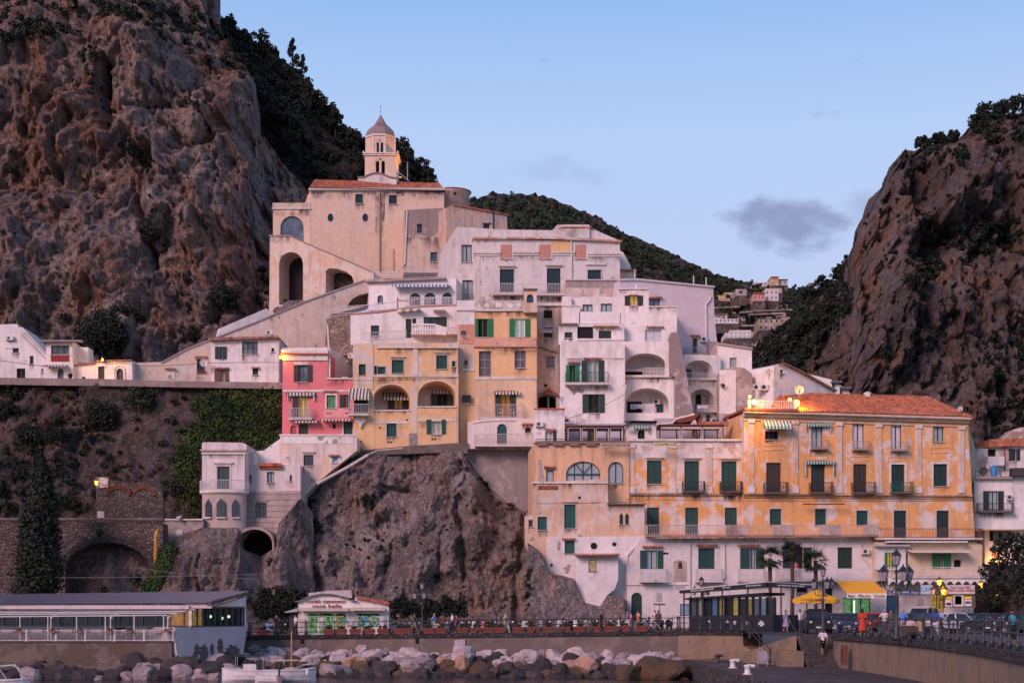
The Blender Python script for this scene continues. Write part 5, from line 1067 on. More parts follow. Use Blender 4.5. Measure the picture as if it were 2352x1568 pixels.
H.band(647,804,754,812,.28,TRIM,'cornice');H.band(646,812,755,815,.38,RED,'tile_edge');H.band(649,815,753,828,.12,TRIM,'frieze');H.band(648,799,752,805,.1,WH(3),'parapet',-.3);H.band(649,895,812,900,.08,TRIM,'string_course');H.band(676,831,710,838,.1,TRIM,'window_cornice');H.band(743,897,775,899,.15,RED,'hood');H.band(750,868,812,871,.15,TRIM,'coping')
H.band(744,938,803,958,.03,plaster((.70,.33,.32),(.7,.4,.38),amt=.3,seed=3,bareamt=0),'pale_panel');H.band(755,968,758+16,1000,.05,WH(4),'white_panel')if 0 else None
for x in(753,759,795,801):
 mb=MB();mb.tube([FP_.P(x,949,.0),FP_.P(x,949,.05)],.09,8);mb.build('vent_hole',DARK,H.root)
H.balcony(665,719,940,962,.9,4,rail=(.55,.5,.52),kind='ornate');H.awning(664,723,902,904,.35,AWST,7,name='valance');H.awning(678,733,966,970,1.,AWST,4);H.awning(739,811,962,966,1.1,AWST,4)
for x in(663,722):H.band(x-1.5,904,x+1.5,920,.3,AWST,'valance_side',.2)
U=House('roof_wall','white side wall and recess terrace at the back right of the pink house','wall',Fac(753,160.5,812,163.5),[(750,873),(751,797),(812,828),(812,873)],WH(75,amt=.05,dirt=.15),1.5).done();U.band(796,828,813,832,.2,TRIM,'coping');U.band(799,862,811,868,-.0,DARK,'opening',-.05)if 0 else None
mb=MB();a,b,c,d=WP(753,871,156.4),WP(753,806,156.4),WP(753,797,161),WP(753,871,161);mb.add([a,b,c,d,a+Vector((.25,0,0)),b+Vector((.25,0,0)),c+Vector((.25,0,0)),d+Vector((.25,0,0))],[(3,2,1,0),(4,5,6,7),(0,1,5,4),(1,2,6,5)]);mb.build('side_wall',WH(76),H.root)
dish(Fac(0,157),806,818,7.5,'white dish on the wall between the pink house and the yellow loggia house');laundry('small white wash drying on the roof of the pink house',Fac(0,157),786,799,864,9,0,n=2)
# ======== YELLOW LOGGIA HOUSE
FQ=Fac(811,155.4,1052,156.6)
H=House('loggia_palace','wide yellow house with two great arched loggias and peeling white trim','house',FQ,[(812,1000),(811,792),(857,789),(868,796),(1052,786),(1052,1022),(940,1030),(833,1036)],YEL(81,amt=.3,dirt=.2),7)
LG=(.012,.065,.055)
H.win(824,836,840,862,'c',LG,sur=1);H.win(859,840,866,860,'c',LG,sur=2,sill=False);H.win(868,842,885,859,'c',LG,sur=2,sill=False);H.win(900,826,927,857,'c',LG,sur=2,hood=True);H.win(1002,816,1027,847,'c',LG,sur=2,hood=True);H.win(1038,829,1046,842,'g',DKG,cols=1,sur=1)
H.win(888,970,911,1003,'c',LG,sur=3);H.win(980,963,1024,997,'o',LG,cx=(991,1014),pm=emit((.5,.5,.45),.35),fcol=(.7,.65,.62))
H.holes+=[(archpts(857,884,942,942,36),3.),(archpts(960,876,1047,934,36),3.)];H.done()
mb=MB();fbox(mb,FQ,850,868,1050,948,-3.1,-3.0);mb.build('loggia_back_wall',plaster((.66,.6,.6),amt=.1,seed=5,bareamt=0),H.root);FQb=FQ.back(3.)
mb=MB();fbox(mb,FQ,943,880,958,945,-3.,-.02)if 0 else None
for(x0,y0,x1)in((857,884,942),(960,876,1047)):
 mb=MB();pts=archpts(x0-1.5,y0-1.5,x1+1.5,y0+50,37)
 for p,q in zip(pts[:-1],pts[1:]):fp=[p,q,(q[0]+(q[0]-(x0+x1)/2)*.045,q[1]+(q[1]-(y0+38))*.06),(p[0]+(p[0]-(x0+x1)/2)*.045,p[1]+(p[1]-(y0+38))*.06)];fpoly(mb,FQ,fp,0,.07)
 mb.build('arch_moulding',TRIM,H.root);H.band(x0-1,y0+57,x1+1,y0+60,.12,TRIM,'ledge',-.1)
H.win(891,915,938,940,'o',(.02,.04,.04),cx=(905,925),F=FQb,pm=emit((.45,.16,.02),.4),sill=False);H.win(990,905,1043,931,'o',(.03,.05,.05),cx=(1003,1028),F=FQb,pm=DARK,sill=False)
H.awning(876,940,901,917,1.2,AWST,6,F=FQb);H.awning(988,1042,897,899,.4,AWST,7,F=FQb,name='valance')
HW=plaster((.66,.56,.50),(.74,.50,.27),amt=.5,dirt=.5,streak=.6,seed=83,bareamt=.08)
H.band(812,792,856,900,.06,HW,'corner_render',0)if 0 else None
mb=MB();wall(mb,FQ.back(-.07),[(811,1000-105),(811,790),(857,787),(857,893)],[(rect(824,836,840,862),.06)],.06,.05);mb.build('corner_render',HW,H.root)
H.band(866,788,1053,800,.12,HW,'cornice');H.band(866,797,1053,800,.2,TRIM,'cornice');H.band(852,860,1053,866,.09,HW,'string_course');H.band(949,800,960,860,.06,TRIM,'pilaster');H.band(944,888,958,1030,.05,HW,'pilaster');H.band(858,967,942,972,.05,TRIM,'string_course');H.band(960,961,1047,967,.05,TRIM,'string_course');H.band(1048,866,1053,1022,.06,HW,'corner_render');H.band(857,900,859,1034,.05,TRIM,'edge');H.band(940,995,957,1024,.09,GREYP,'grey_patch')
H.awning(801,847,891,916,1.3,AWST,7,name='barrel_awning');H.win(813,918,845,950,'g',DKG,F=FQ,pm=DARK,cols=2,sill=False);H.balcony(801,846,931,952,1.1,5,rail=(.62,.6,.6))
mb=MB();p0=[FQ.P(x,y,.3)for x,y in((818,958),(838,958),(842,965),(833,973),(828,984),(822,973),(813,965))];mb.add(p0+[p-FQ.n*.35 for p in p0],[tuple(range(7))]+[(i,i+7,(i+1)%7+7,(i+1)%7)for i in range(7)]);mb.build('bracket',TRIM,H.root)
for(x,y)in((873,982),(917,968),(935,565+400-1),(892,1015),(898,1015),(993,1008),(999,1008),(825,1012),(829,1013)):
 mb=MB();mb.tube([FQ.P(x,y,0),FQ.P(x,y,.04)],.1,8);mb.build('vent_hole',DARK,H.root)
mb=MB();fpoly(mb,FQ,[(812,1000),(833,1034),(940,1024),(1074,1016),(1074,1042),(1000,1040),(850,1046),(815,1056)],-1.5,.25);mb.build('concrete_footing',CONC,H.root)
o=thing('drain_trough','long sloping pale pipe along the cliff edge below the pink house','pipe',WP(728,1108,152));mb=MB();mb.tube([WP(728,1111,152),WP(800,1072,152.5),WP(845,1045,153)],.17,7);mb.tube([WP(845,1044,153),WP(868,1034,154),WP(925,1029.5,154.5)],.09,6);mb.build('pipe',flat((.5,.43,.4)),o)
# ======== LOWER WHITE WING AND TOWER HOUSE
F3=Fac(643,153.4,815,153)
H=House('lower_wing','patchy white and peach wing under the pink house ending at the cliff','house',F3,[(643,1200),(643,999),(812,998),(820,1006),(820,1034),(728,1108),(700,1140),(695,1200)],plaster((.68,.58,.54),(.68,.50,.39),amt=.5,dirt=.6,streak=.5,seed=85,bareamt=.12),6)
H.win(697,1044,720,1069,'c',(.04,.05,.06),hood=True);H.win(763,1046,776,1062,'g',WHITE,cols=1,fcol=(.7,.7,.72),pm=glass((.15,.3,.5),.2));H.done();hoods(H,(755,781,1044));H.band(642,997,821,1001,.1,TRIM,'coping');H.band(645,1001,812,1018,.04,WH(6,bareamt=.14),'upper_render')
F4=Fac(0,151.2)
T2=House('stair_slab','pale sloping stair wall between the tower house and the pink house','wall',Fac(0,154),[(570,1100),(570,1038),(606,1034),(642,1008),(646,1008),(646,1100)],WH(86,dirt=.25),3).done()
H=House('stone_house','two-storey house of white plaster over stone blocks beside the tower house','house',F4,[(566,1240),(566,1042),(582,1038),(584,1068),(650,1066),(690,1068),(690,1240)],plaster((.66,.58,.56),(.58,.38,.33),amt=.3,dirt=.5,streak=.4,seed=87,bareamt=.08),6)
H.win(613,1083,630,1108,'g',DKG,cols=2,pm=CURTG);H.win(665,1090,671,1105,'g',DKG,arch=True,cols=1,pm=CURTG);H.win(568.5,1089,578,1102,'g',DKG,arch=True,cols=1,pm=flat((.2,.17,.17)));H.win(586,1154,613,1189,'g',(.05,.05,.05),cols=3,sur=2,pm=glass((.1,.1,.11)),fcol=(.05,.05,.05),hood=True);H.win(664,1176,672,1190,'g',(.05,.05,.05),cols=1)
H.holes.append((archpts(562,1222,636,1262,30),3.))if 0 else None;H.done()
hoods(H,(595,650,1072));mb=MB();fpoly(mb,F4,[(597,1071),(648,1071),(646,1064),(600,1064)],.0,.5);mb.build('tile_canopy',tilemat(3,(.45,.1,.05)),H.root)
BST=plaster((.46,.37,.34),(.36,.28,.26),amt=.4,dirt=.6,streak=.5,seed=88,bareamt=.08);
mb=MB();wall(mb,F4.back(-.08),[(566,1238),(566,1128),(690,1126),(690,1238)],[(rect(583,1150,616,1191),.07),(rect(663,1175,673,1191),.07)],.07,.07);mb.build('stone_base',BST,H.root)
for i in range(7):H.band(566,1134+i*13,690,1134.8+i*13,.12,flat((.2,.16,.15)),'stone_joint',.075)
mb=MB()
for i in range(2):
 pts=archpts(560,1220,640,1268,34,14)
for p,q in zip(pts[:-1],pts[1:]):fpoly(mb,F4,[p,q,(q[0]*1.0+(q[0]-600)*.1,q[1]-(6 if q[1]<1250 else 0)),(p[0]+(p[0]-600)*.1,p[1]-(6 if p[1]<1250 else 0))],-1,4.)
mb.build('vault_arch',plaster((.36,.29,.27),(.28,.2,.18),amt=.4,dirt=.7,seed=5),H.root)
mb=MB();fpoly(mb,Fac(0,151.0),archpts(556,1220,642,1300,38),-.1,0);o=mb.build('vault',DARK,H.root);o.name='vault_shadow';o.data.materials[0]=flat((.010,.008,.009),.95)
FK1=Fac(0,149.6)
H=House('tower_house','small white tower house with gothic windows on a curved stone base','house',FK1,[(464,1130),(464,1017),(470,1015),(556,1016),(566,1020),(566,1130)],plaster((.68,.60,.60),(.6,.48,.44),amt=.2,dirt=.4,streak=.6,seed=89,bareamt=.03),7)
H.win(499,1071,527,1123,'c',(.03,.06,.07),sur=4,sill=False);H.done();H.band(461,1032,568,1036,.35,plaster((.5,.38,.34),seed=3,amt=.5,streak=.8),'cornice');H.band(463,1036,567,1043,.15,TRIM,'frieze');H.band(491,1061,535,1064,.25,TRIM,'window_cornice');H.band(495,1064,531,1068,.1,TRIM,'window_frieze');pipe(H,[(562,1036),(562,1225)],.08)
mb=MB();cxb,cyb=WX(515,149.6),149.6+1.0;rb=(566-464)/2/(FP/149.6)
zt,zb=WZ(1129,148.5),WZ(1232,148.5);vs=[];fs=[];n=24
for j,z in enumerate((zt,zb)):
 for i in range(n+1):a=math.pi+math.pi*i/n;vs.append((cxb+rb*math.cos(a),149.7+rb*.55*math.sin(a),z))
fs=[(i,i+1,i+n+2,i+n+1)for i in range(n)]+[tuple(range(n+1))]
mb.add(vs,fs);mb.build('curved_base',BST,H.root)
mb=MB();vs=[]
for j,(z,e)in enumerate(((WZ(1124,148),.25),(WZ(1129,148),.25),(WZ(1133,148),.05))):
 for i in range(n+1):a=math.pi+math.pi*i/n;vs.append((cxb+(rb+e)*math.cos(a),149.7+(rb*.55+e)*math.sin(a),z))
mb.add(vs,[(j*(n+1)+i,j*(n+1)+i+1,(j+1)*(n+1)+i+1,(j+1)*(n+1)+i)for j in(0,1)for i in range(n)]+[tuple(range(n+1))]);mb.build('balcony_slab',TRIM,H.root)
mb=MB();zr=WZ(1124,148);hr=.98;ring=[(cxb+(rb+.2)*math.cos(math.pi+math.pi*i/46),149.7+(rb*.55+.2)*math.sin(math.pi+math.pi*i/46))for i in range(47)]
for i,(x,y)in enumerate(ring):mb.tube([(x,y,zr),(x,y,zr+hr)],.018,4,False)
for z in(zr+.08,zr+hr):mb.tube([(x,y,z)for x,y in ring],.03,4)
mb.build('balcony_railing',flat((.62,.58,.58),.5),H.root)
for(a,b,y0)in((473.5,484,1148),(499,517,1146),(534,547,1148)):
 xm=(a+b)/2;u=(WX(xm,148.3)-cxb)/rb;yy=149.7-rb*.55*math.sqrt(max(0,1-u*u))-.05
 sl_=.55*u/math.sqrt(max(.05,1-u*u));Fg=Fac(0,1);Fg.m=sl_;Fg.Y0=yy-sl_*WX(xm,yy);Fg.n=Vector((sl_,-1,0)).normalized();Fg.t=Vector((1,sl_,0)).normalized()
 mb=MB();pts=archpts(a-1.3,y0-2,b+1.3,1188,14,pointed=True);fpoly(mb,Fg,pts,-.4,.08);o=mb.build('gothic_window',flat((.04,.055,.06)),H.root)
 pts=archpts(a,y0,b,1187,13,pointed=True);H.pane(pts,.1,glass((.05,.06,.07),.15),o,F=Fg)
 mb=MB();fbox(mb,Fg,xm-.6,y0+5,xm+.6,1187,.09,.13);fbox(mb,Fg,a,1165,b,1166.3,.09,.125);mb.build('glazing_bar',flat((.04,.055,.06)),o)
 mb=MB();fbox(mb,Fg,a-2,1187,b+2,1190,-.1,.2);mb.build('sill',TRIM,o)
H=House('sea_bastion','grey plastered block with coping left of the tower house base','wall',Fac(0,148),[(374,1255),(375,1200),(381,1193),(466,1190),(466,1240),(425,1232),(395,1255)],GREYP,4).done();H.band(374,1191,466,1194,.15,TRIM,'coping');H.band(378,1218,420,1260,.12,plaster((.34,.26,.24),seed=4,amt=.4),'lower_render')
# ======== HOUSES ALONG THE UPPER ROAD
H=House('stair_house','white house with outside stair at the far left of the upper road','house',Fac(0,165.8),[(-20,885),(-20,745),(40,744),(42,752),(52,752),(108,812),(108,885)],WH(91),5)
H.win(29,799,43,810,'g',DKG,cols=1);H.win(68,817,77,836,'c',DKG);H.win(38,846,58,869,'g',(.02,.025,.04),cols=2,pm=DARK,sill=False);H.win(94,844,100,856,'g',WHITE,arch=6,pointed=True,pm=CURTG,cols=1,fcol=(.6,.58,.56));H.done();H.band(12,799,53,800.5,.2,TRIM)if 0 else None;H.band(12,799-0,26,800,.1,TRIM,'ledge');acunit(H.F,16,773,33,782,'grey air conditioner on the stair house at the far left')
mb=MB()
for(a,b,c,d)in((55,762,108,815),(50,768,104,822)):fpoly(mb,H.F,[(a,b),(c,d),(c,d+2),(a,b+2)],0,.25)
mb.build('stair_coping',flat((.4,.33,.32)),H.root)
H=House('red_balcony_house','white house with red patterned panel under its wide window and a striped awning','house',Fac(0,163.9),[(106,885),(106,787),(166,783),(168,882),(168,885)],WH(92),6)
H.win(117,793,159,814,'g',DKG,cols=3,pm=glass((.10,.13,.13),.2));H.win(132,846,146,872,'g',(.3,.28,.3),arch=True,cols=1,pm=flat((.14,.13,.15)),sill=False,sur=0);H.done();H.band(96,783,192,787,.7,flat((.25,.19,.18)),'roof_slab');H.band(117,816,159,830,.06,flat((.40,.045,.04)),'red_panel')
mb=MB()
for i in range(7):x=118+i*6;
for i in range(7):
 x=117.5+i*6;mb.tube([H.F.P(x,830,.08),H.F.P(x+5.5,817,.08)],.03,4);mb.tube([H.F.P(x+5.5,830,.08),H.F.P(x,817,.08)],.03,4)
mb.build('panel_lattice',flat((.16,.02,.02)),H.root);H.awning(106,155,838,842,1.,AWST,4);H.band(166,790,191,826,-2,WH(93),'side_wing',-4)
bush(160,862,8,lambda x,y:WP(x,y,163),LV_dark,.2,label='climbing plant beside the arched door of the red balcony house')
H=House('gate_wall','low white street wall with an arched gate and a barred gate under a lit lamp','house',Fac(0,164.6),[(166,890),(166,838),(220,833),(222,829),(303,826),(305,890)],WH(94),4)
H.win(225,841,240,873,'g',(.06,.03,.02),cols=5,rows=2,pm=flat((.1,.04,.02)),sill=False);H.win(267,846,283,874,'g',(.2,.17,.18),arch=True,cols=3,pm=flat((.10,.09,.1)),sill=False);H.win(188,865,196,874,'g',(.1,.1,.12),cols=3);H.done();mb=MB();fpoly(mb,H.F,[(163,838),(220,832),(222,828),(304,826),(304,829),(222,832),(220,836),(163,841)],-.5,.25);mb.build('tile_coping',tilemat(9,(.2,.12,.1)),H.root)
mb=MB();pts=archpts(263,840,287,874,13);
for p,q in zip(pts[:-1],pts[1:]):mb.tube([H.F.P(*p,.04),H.F.P(*q,.04)],.09,4)
mb.build('gate_surround',WH(2),H.root)
F5=Fac(0,163.2)
H=House('road_house','white house with brown shuttered door and dish above the ivy','house',F5,[(484,885),(484,782),(643,778),(643,885)],WH(95),6)
H.win(494,796,521,825,'o',DKG,cx=(504,512),pm=CURTG);H.win(556,784,592,814,'g',(.05,.06,.07),cols=3,rows=2,pm=glass((.15,.2,.23),.15));H.win(493,848,526,876,'o',(.16,.05,.03),cx=(505,517),pm=CURTG,sill=False);H.win(580,845,593,861,'g',BROWN,cols=5,rows=4,pm=flat((.2,.18,.18)));H.win(623,799,630,808,'g',DKG,cols=1);H.done()
hoods(H,(494,527,844),(578,597,843));mb=MB();fpoly(mb,F5,[(480,778),(640,773),(645,778),(484,784)],-5,.6);mb.build('tile_roof',tilemat(8,(.25,.13,.1)),H.root);pipe(H,[(641,780),(641,880)],.09,(.5,.45,.4));dish(F5,472,836,9,'pale dish on a pole left of the road house door',1.);acunit(Fac(0,166),611,760,628,769,'air conditioner on the roof of the road house')
bush(560,790,0.1,lambda x,y:WP(x,y,163),LV_dark,.2)if 0 else None
mb=MB();mb.tube(cables(0,828,110,842,Fac(0,163),1),.03,4);o=mb.build('cable',flat((.12,.1,.1)));tag(o,'dark cable sagging across the fronts of the far left road houses','cable')
mb=MB();mb.tube(cables(245,838,302,836,Fac(0,162.5),-1.5)+cables(304,840,484,833,Fac(0,162.8),3)+cables(486,834,640,833,Fac(0,162.6),-.6),.03,4);o=mb.build('cable',flat((.12,.1,.1)));tag(o,'long dark cable strung from the arched gate to the road house','cable')
mb=MB();fpoly(mb,Fac(0,162.5),[(-60,866),(240,870),(360,874),(646,878),(700,880),(700,897),(646,893),(360,888),(-60,882)],-1.2,0);o=mb.build('road_parapet',plaster((.24,.18,.165),(.3,.24,.22),amt=.4,dirt=.6,streak=.6,seed=97));tag(o,'long low brown parapet of the upper road above the embankment','wall')
mb=MB();mb.quad(WP(-60,876,162.6),WP(700,886,162.6),WP(700,880,172),WP(-60,872,172));o=mb.build('road',flat((.08,.07,.07)));o['kind']='structure'
F6=Fac(0,144.5)
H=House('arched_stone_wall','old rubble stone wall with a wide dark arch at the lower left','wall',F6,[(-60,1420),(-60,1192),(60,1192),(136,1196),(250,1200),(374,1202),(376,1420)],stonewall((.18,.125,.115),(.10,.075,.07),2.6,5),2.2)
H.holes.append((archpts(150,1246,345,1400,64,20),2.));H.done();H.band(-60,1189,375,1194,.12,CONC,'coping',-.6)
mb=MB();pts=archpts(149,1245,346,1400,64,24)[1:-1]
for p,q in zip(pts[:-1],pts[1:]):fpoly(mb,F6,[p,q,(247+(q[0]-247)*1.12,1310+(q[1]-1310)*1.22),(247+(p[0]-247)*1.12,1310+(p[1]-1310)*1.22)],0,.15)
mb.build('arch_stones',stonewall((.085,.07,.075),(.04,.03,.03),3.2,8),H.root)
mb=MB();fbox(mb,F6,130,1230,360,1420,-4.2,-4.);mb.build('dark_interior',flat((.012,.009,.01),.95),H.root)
mb=MB()
for i in range(6):
 c=WP(262+i*13,1340+(i%3)*6,147.2);mb.ball(c,1.5+(i%2)*.4,10,8,(.75,.6,2.6-.25*i))
o=mb.build('rock',rockE,None,True);tag(o,'pinkish rock standing inside the dark stone arch','rock')
bush(313,1328,24,lambda x,y:WP(x,y,143.5),LV_dark,.3,label='dark shrub at the right foot of the stone arch');bush(240,1358,20,lambda x,y:WP(x,y,143.5),LV_dark,.3,label='low bush at the bottom of the stone arch')
bush(226,1222,13,lambda x,y:WP(x,y,144.3),LV_mid,.25,label='small plant hanging over the crown of the stone arch');
H=House('ruined_wall','piece of old plastered stone wall with red brick arches on the embankment','wall',Fac(0,149),[(222,1200),(220,1105),(232,1098),(300,1108),(350,1104),(372,1112),(376,1200)],stonewall((.17,.13,.125),(.10,.08,.08),3,11),.6).done()
H.band(222,1096,249,1120,.1,plaster((.30,.23,.2),seed=3),'plaster_patch');H.band(224,1174,240,1196,.1,plaster((.36,.3,.29),seed=3),'pale_block')
for(c0,c1)in((238,305),(300,360)):
 mb=MB();pts=archpts(c0,1112,c1,1142,24)[1:-1]
 for p,q in zip(pts[:-1],pts[1:]):m_=(c0+c1)/2;fpoly(mb,H.F,[p,q,(m_+(q[0]-m_)*.72,1146+(q[1]-1146)*.68),(m_+(p[0]-m_)*.72,1146+(p[1]-1146)*.68)],0,.12)
 mb.build('brick_arch',stonewall((.34,.12,.08),(.2,.12,.1),5,3),H.root)
root=thing('drain_pipe','thick rusty yellow pipe on the stone wall right of the arch','pipe',WP(357,1304,142.5));mb=MB();mb.tube([WP(364,1216,143.9),WP(360,1220,143),WP(358,1232,142.8),WP(357,1305,142.8)],.17,9);mb.build('pipe',flat((.42,.20,.02),.6,var=.4)if True else None,root)
def walllamp(name,label,p,power,s=1.,lit=True,dirx=1):
 root=thing(name,label,'wall lamp',p);p=Vector(p)
 mb=MB();mb.tube([p+Vector((.9*dirx*s,.3,-.45*s)),p+Vector((.4*dirx*s,.15,-.5*s)),p+Vector((0,0,-.28*s))],.03*s,5);mb.build('bracket',flat(IRON),root)
 mb=MB();mb.lathe(p+Vector((0,0,-.26*s)),[(.10*s,0),(.19*s,.42*s),(.19*s,.43*s)],6);mb.build('lantern_glass',glow((1,.52,.05),2.)if lit else flat((.5,.5,.5),.3),root)
 mb=MB();mb.lathe(p+Vector((0,0,.17*s)),[(.23*s,0),(.12*s,.16*s),(.03*s,.26*s)],6);mb.build('lantern_cap',flat(IRON),root)
 if lit:lamp('POINT',p+Vector((0,-.42,.05)),power,(1,.42,.04),rad=.12)
walllamp('wall_lantern','lit yellow lantern on the old wall beside the brick arches',WP(221.5,1108,147.6),45)
walllamp('wall_lantern','lit bare yellow lamp over the barred gate on the upper road',WP(235,826,163.2),230,.6);walllamp('wall_lantern','lit yellow street lamp between the road house and the pink house',WP(644,820,156.2),130,.7)
# ======== RESIDENCE (ORANGE) AND LOWER HOUSE
F7=Fac(1227,147.4,1715,148.6);GR2=(.012,.06,.05)
H=House('residence_house','orange residence with a wide arched window and its name over the terrace edge','house',F7,[(1227,1245),(1228,1017),(1445,1014),(1445,1245)],plaster((.70,.43,.26),(.66,.46,.36),amt=.25,dirt=.3,streak=.8,seed=101,bareamt=.02),9)
H.win(1254,1079,1272,1110,'g',DKG,cols=1,pm=CURTG);H.win(1300,1059,1379,1108,'g',TEAL,arch=29,cols=4,pm=CURTG,rows=1);H.win(1397,1060,1432,1110,'g',TEAL,arch=True,cols=2,pm=CURTG)
H.done();mb=MB();fbox(mb,F7,1301,1087,1378,1089.5,-.2,-.08);mb.build('window_transom',flat(TEAL),H.root);mb=MB()
for(a,b)in((1322,1066),(1357,1066)):fpoly(mb,F7,[(a,b),(a+2,b-1),(1341,1086),(1339,1087)],-.2,-.09)
mb.build('window_spokes',flat(TEAL),H.root);H.band(1228,1014,1437,1019,.3,flat((.22,.13,.1)),'terrace_edge')
for i in range(5):H.band(1233+i*37,1020,1256+i*37,1023,.35,flat((.25,.2,.19)),'flower_trough',.1)
mb=MB();fpoly(mb,F7,[(1236,1056),(1243,1054),(1248,1085),(1253,1110),(1236,1110),(1238,1080)],0,.012);mb.build('bare_patch',flat((.36,.28,.27)),H.root);hoods(H,(1249,1275,1070))
H.band(1250,1074,1275,1077,.2,flat((.2,.15,.13)),'hood')
railrow('railing','',F7,[(1230,1014),(1437,1012)],5,.2,(.1,.07,.06),pitch=.6,parent=H.root)
H2=House('ornate_facade','peeling orange and white palace front with green shuttered balconies left of the tall palazzo','palazzo',Fac(1440,148.2,1715,148.8),[(1440,1245),(1440,1010),(1715,1010),(1715,1245)],ORG(102,amt=.62,dirt=.4),9)
H2.win(1486,1057,1520,1111,'c',GR2,hood=True);H2.win(1572,1058,1606,1130,'c',GR2,hood=True,sill=False);H2.win(1657,1059,1692,1130,'c',GR2,hood=True,sill=False)
H2.win(1486,1165,1514,1229,'c',GR2,sill=False);H2.win(1574,1165,1604,1229,'c',GR2,sill=False);H2.win(1665,1165,1693,1206,'c',GR2,sill=False);H2.done()
H2.band(1440,1008,1716,1013,.25,TRIM,'cornice');H2.band(1440,1132,1716,1137,.22,plaster((.5,.32,.2),(.2,.14,.12),amt=.6,seed=4),'string_course');H2.band(1441,1013,1715,1052,.02,WHD(103,bareamt=.12),'white_render')
def pilaster(H,x,y0,y1,w=14,base=True):
 a=x-w/2;H.band(a-1,y1-14,x+w/2+1,y1,.16,TRIM,'plinth');H.band(a-1,y0,x+w/2+1,y0+9,.2,TRIM,'capital');H.band(a,y0+9,x+w/2,y1-14,.08,ORG(104,amt=.6),'pilaster')
 mb=MB()
 for i in range(4):q=a+2+i*(w-4)/3.;fbox(mb,H.F,q-.6,y0+12,q+.6,y0+(y1-y0)*.68,.08,.125)
 mb.build('fluting',TRIM,H.root)
for x in(1451,1546,1629):pilaster(H2,x,1020,1132,13)
for(a,b)in((1566,1617),(1652,1702)):H2.balcony(a,b,1107,1128,.8,4,rail=IRON,m=flat((.08,.065,.06)),kind='ornate')
def sign(F,x0,x1,y,h,text,label,bgc,fgc,w_=None,it=0,off=.3,thick=.05,xw=None):
 o=thing('sign',label,'sign',F.P((x0+x1)/2,y+h/2,off));mb=MB();fbox(mb,F,x0,y-h/2,x1,y+h/2,off-thick,off);mb.build('board',flat(bgc,.6)if isinstance(bgc,tuple)else bgc,o)
 px=1/F.s(x0);textmesh(text,h*px*.8,F.P((x0+x1)/2,y,off+.01),F,flat(fgc,.6),o,italic=it,xw=xw or(x1-x0)*px*.94);return o
sign(Fac(0,147),1378,1449,1023,10,'RESIDENCE','cream sign reading RESIDENCE on the orange terrace edge',(.46,.36,.28),(.07,.05,.045),it=.25);sign(Fac(0,147),1500,1554,1021,10,'CAPRICE','cream sign reading CAPRICE on the peeling palace front',(.60,.54,.30),(.10,.09,.07),it=.25)
H=House('terrace_rooms','lilac rear wall of the roof terrace rooms above the residence sign','house',Fac(0,155),[(1290,1020),(1290,972),(1500,972),(1500,1020)],plaster((.50,.46,.54),amt=.1,seed=6,bareamt=0),2)
H.win(1349,984,1366,1014,'o',DKG,cx=(1358,1366),pm=LITY,sill=False);H.done()
def pergola(label,F,x0,x1,yt,yb,n,dep,roofm,extra=True):
 o=thing('pergola',label,'pergola',F.P((x0+x1)/2,yb));wm=flat((.62,.58,.58),.5)
 for i in range(n+1):
  x=x0+(x1-x0)*i/n
  for off in(0,-dep):mb=MB();mb.tube([F.P(x,yb,off),F.P(x,yt,off)],.06,4);mb.build('post',flat((.10,.06,.055)),o)
 mb=MB();fpoly(mb,F,[(x0-4,yt),(x1+3,yt),(x1+3,yt-2.5),(x0-4,yt-2.5)],-dep,.3);mb.build('roof',roofm,o)
 for i in range(n):
  mb=MB();a,b=x0+(x1-x0)*i/n+2,x0+(x1-x0)*(i+1)/n-2
  mb.tube([F.P(a,yb,.1),F.P(a,yt+4,.1),F.P(b,yt+4,.1),F.P(b,yb,.1)],.045,4);mb.build('awning_frame',wm,o)
  if extra:mb=MB();fbox(mb,F,a,yt+3,b,yt+8,.05,.09);mb.build('blind',stripes((.6,.57,.55),(.3,.27,.27),.12),o)
pergola('dark timber pergola with white frames on the left half of the roof terrace',Fac(0,149.8),1303,1432,979,1013,4,4,flat((.12,.07,.06)),False)
pergola('timber pergola with striped blinds on the right half of the roof terrace',Fac(0,149.8),1516,1660,977,1011,3,4,flat((.14,.05,.04)))
H=House('chapel_turret','small white turret with arched opening and teal striped valance on the roof terrace','turret',Fac(0,148.95),[(1438,1013),(1438,979),(1450,970),(1507,972),(1508,1013)],WHD(105),3);H.win(1465,986,1481,1011,'g',DKG,arch=True,cols=2,pm=DARK);H.done();H.awning(1456,1492,977,979,.35,AWG,7,name='valance');H.band(1436,967,1508,971,.4,flat((.05,.045,.05)),'roof_edge');mb=MB();fpoly(mb,H.F,[(1430,978),(1450,967),(1508,968),(1508,972),(1450,971),(1430,981)],-.5,.4);mb.build('roof_slab',flat((.06,.05,.05)),H.root)
for x in(1457,1490):H.band(x-1,978,x+1.5,996,.3,AWG,'valance_side',.2)
H=House('terrace_house','grey rear wall with a yellow lit end on the right half of the roof terrace','house',Fac(0,155),[(1505,1020),(1505,960),(1705,962),(1705,1020)],plaster((.40,.37,.42),amt=.3,seed=7,dirt=.5,bareamt=.02),2);H.win(1606,985,1620,1005,'g',DKG,pm=CURTG);H.win(1664,980,1674,1012,'g',DKG,cols=1,pm=LITY,sill=False);H.done()
mb=MB();fpoly(mb,Fac(0,150.5),[(1545,968),(1575,952),(1598,950),(1602,956),(1590,968),(1560,972)],-2.5,.5);o=mb.build('canopy',flat((.14,.03,.025)));tag(o,'dark red sloping canopy over the middle of the roof terrace','canopy')
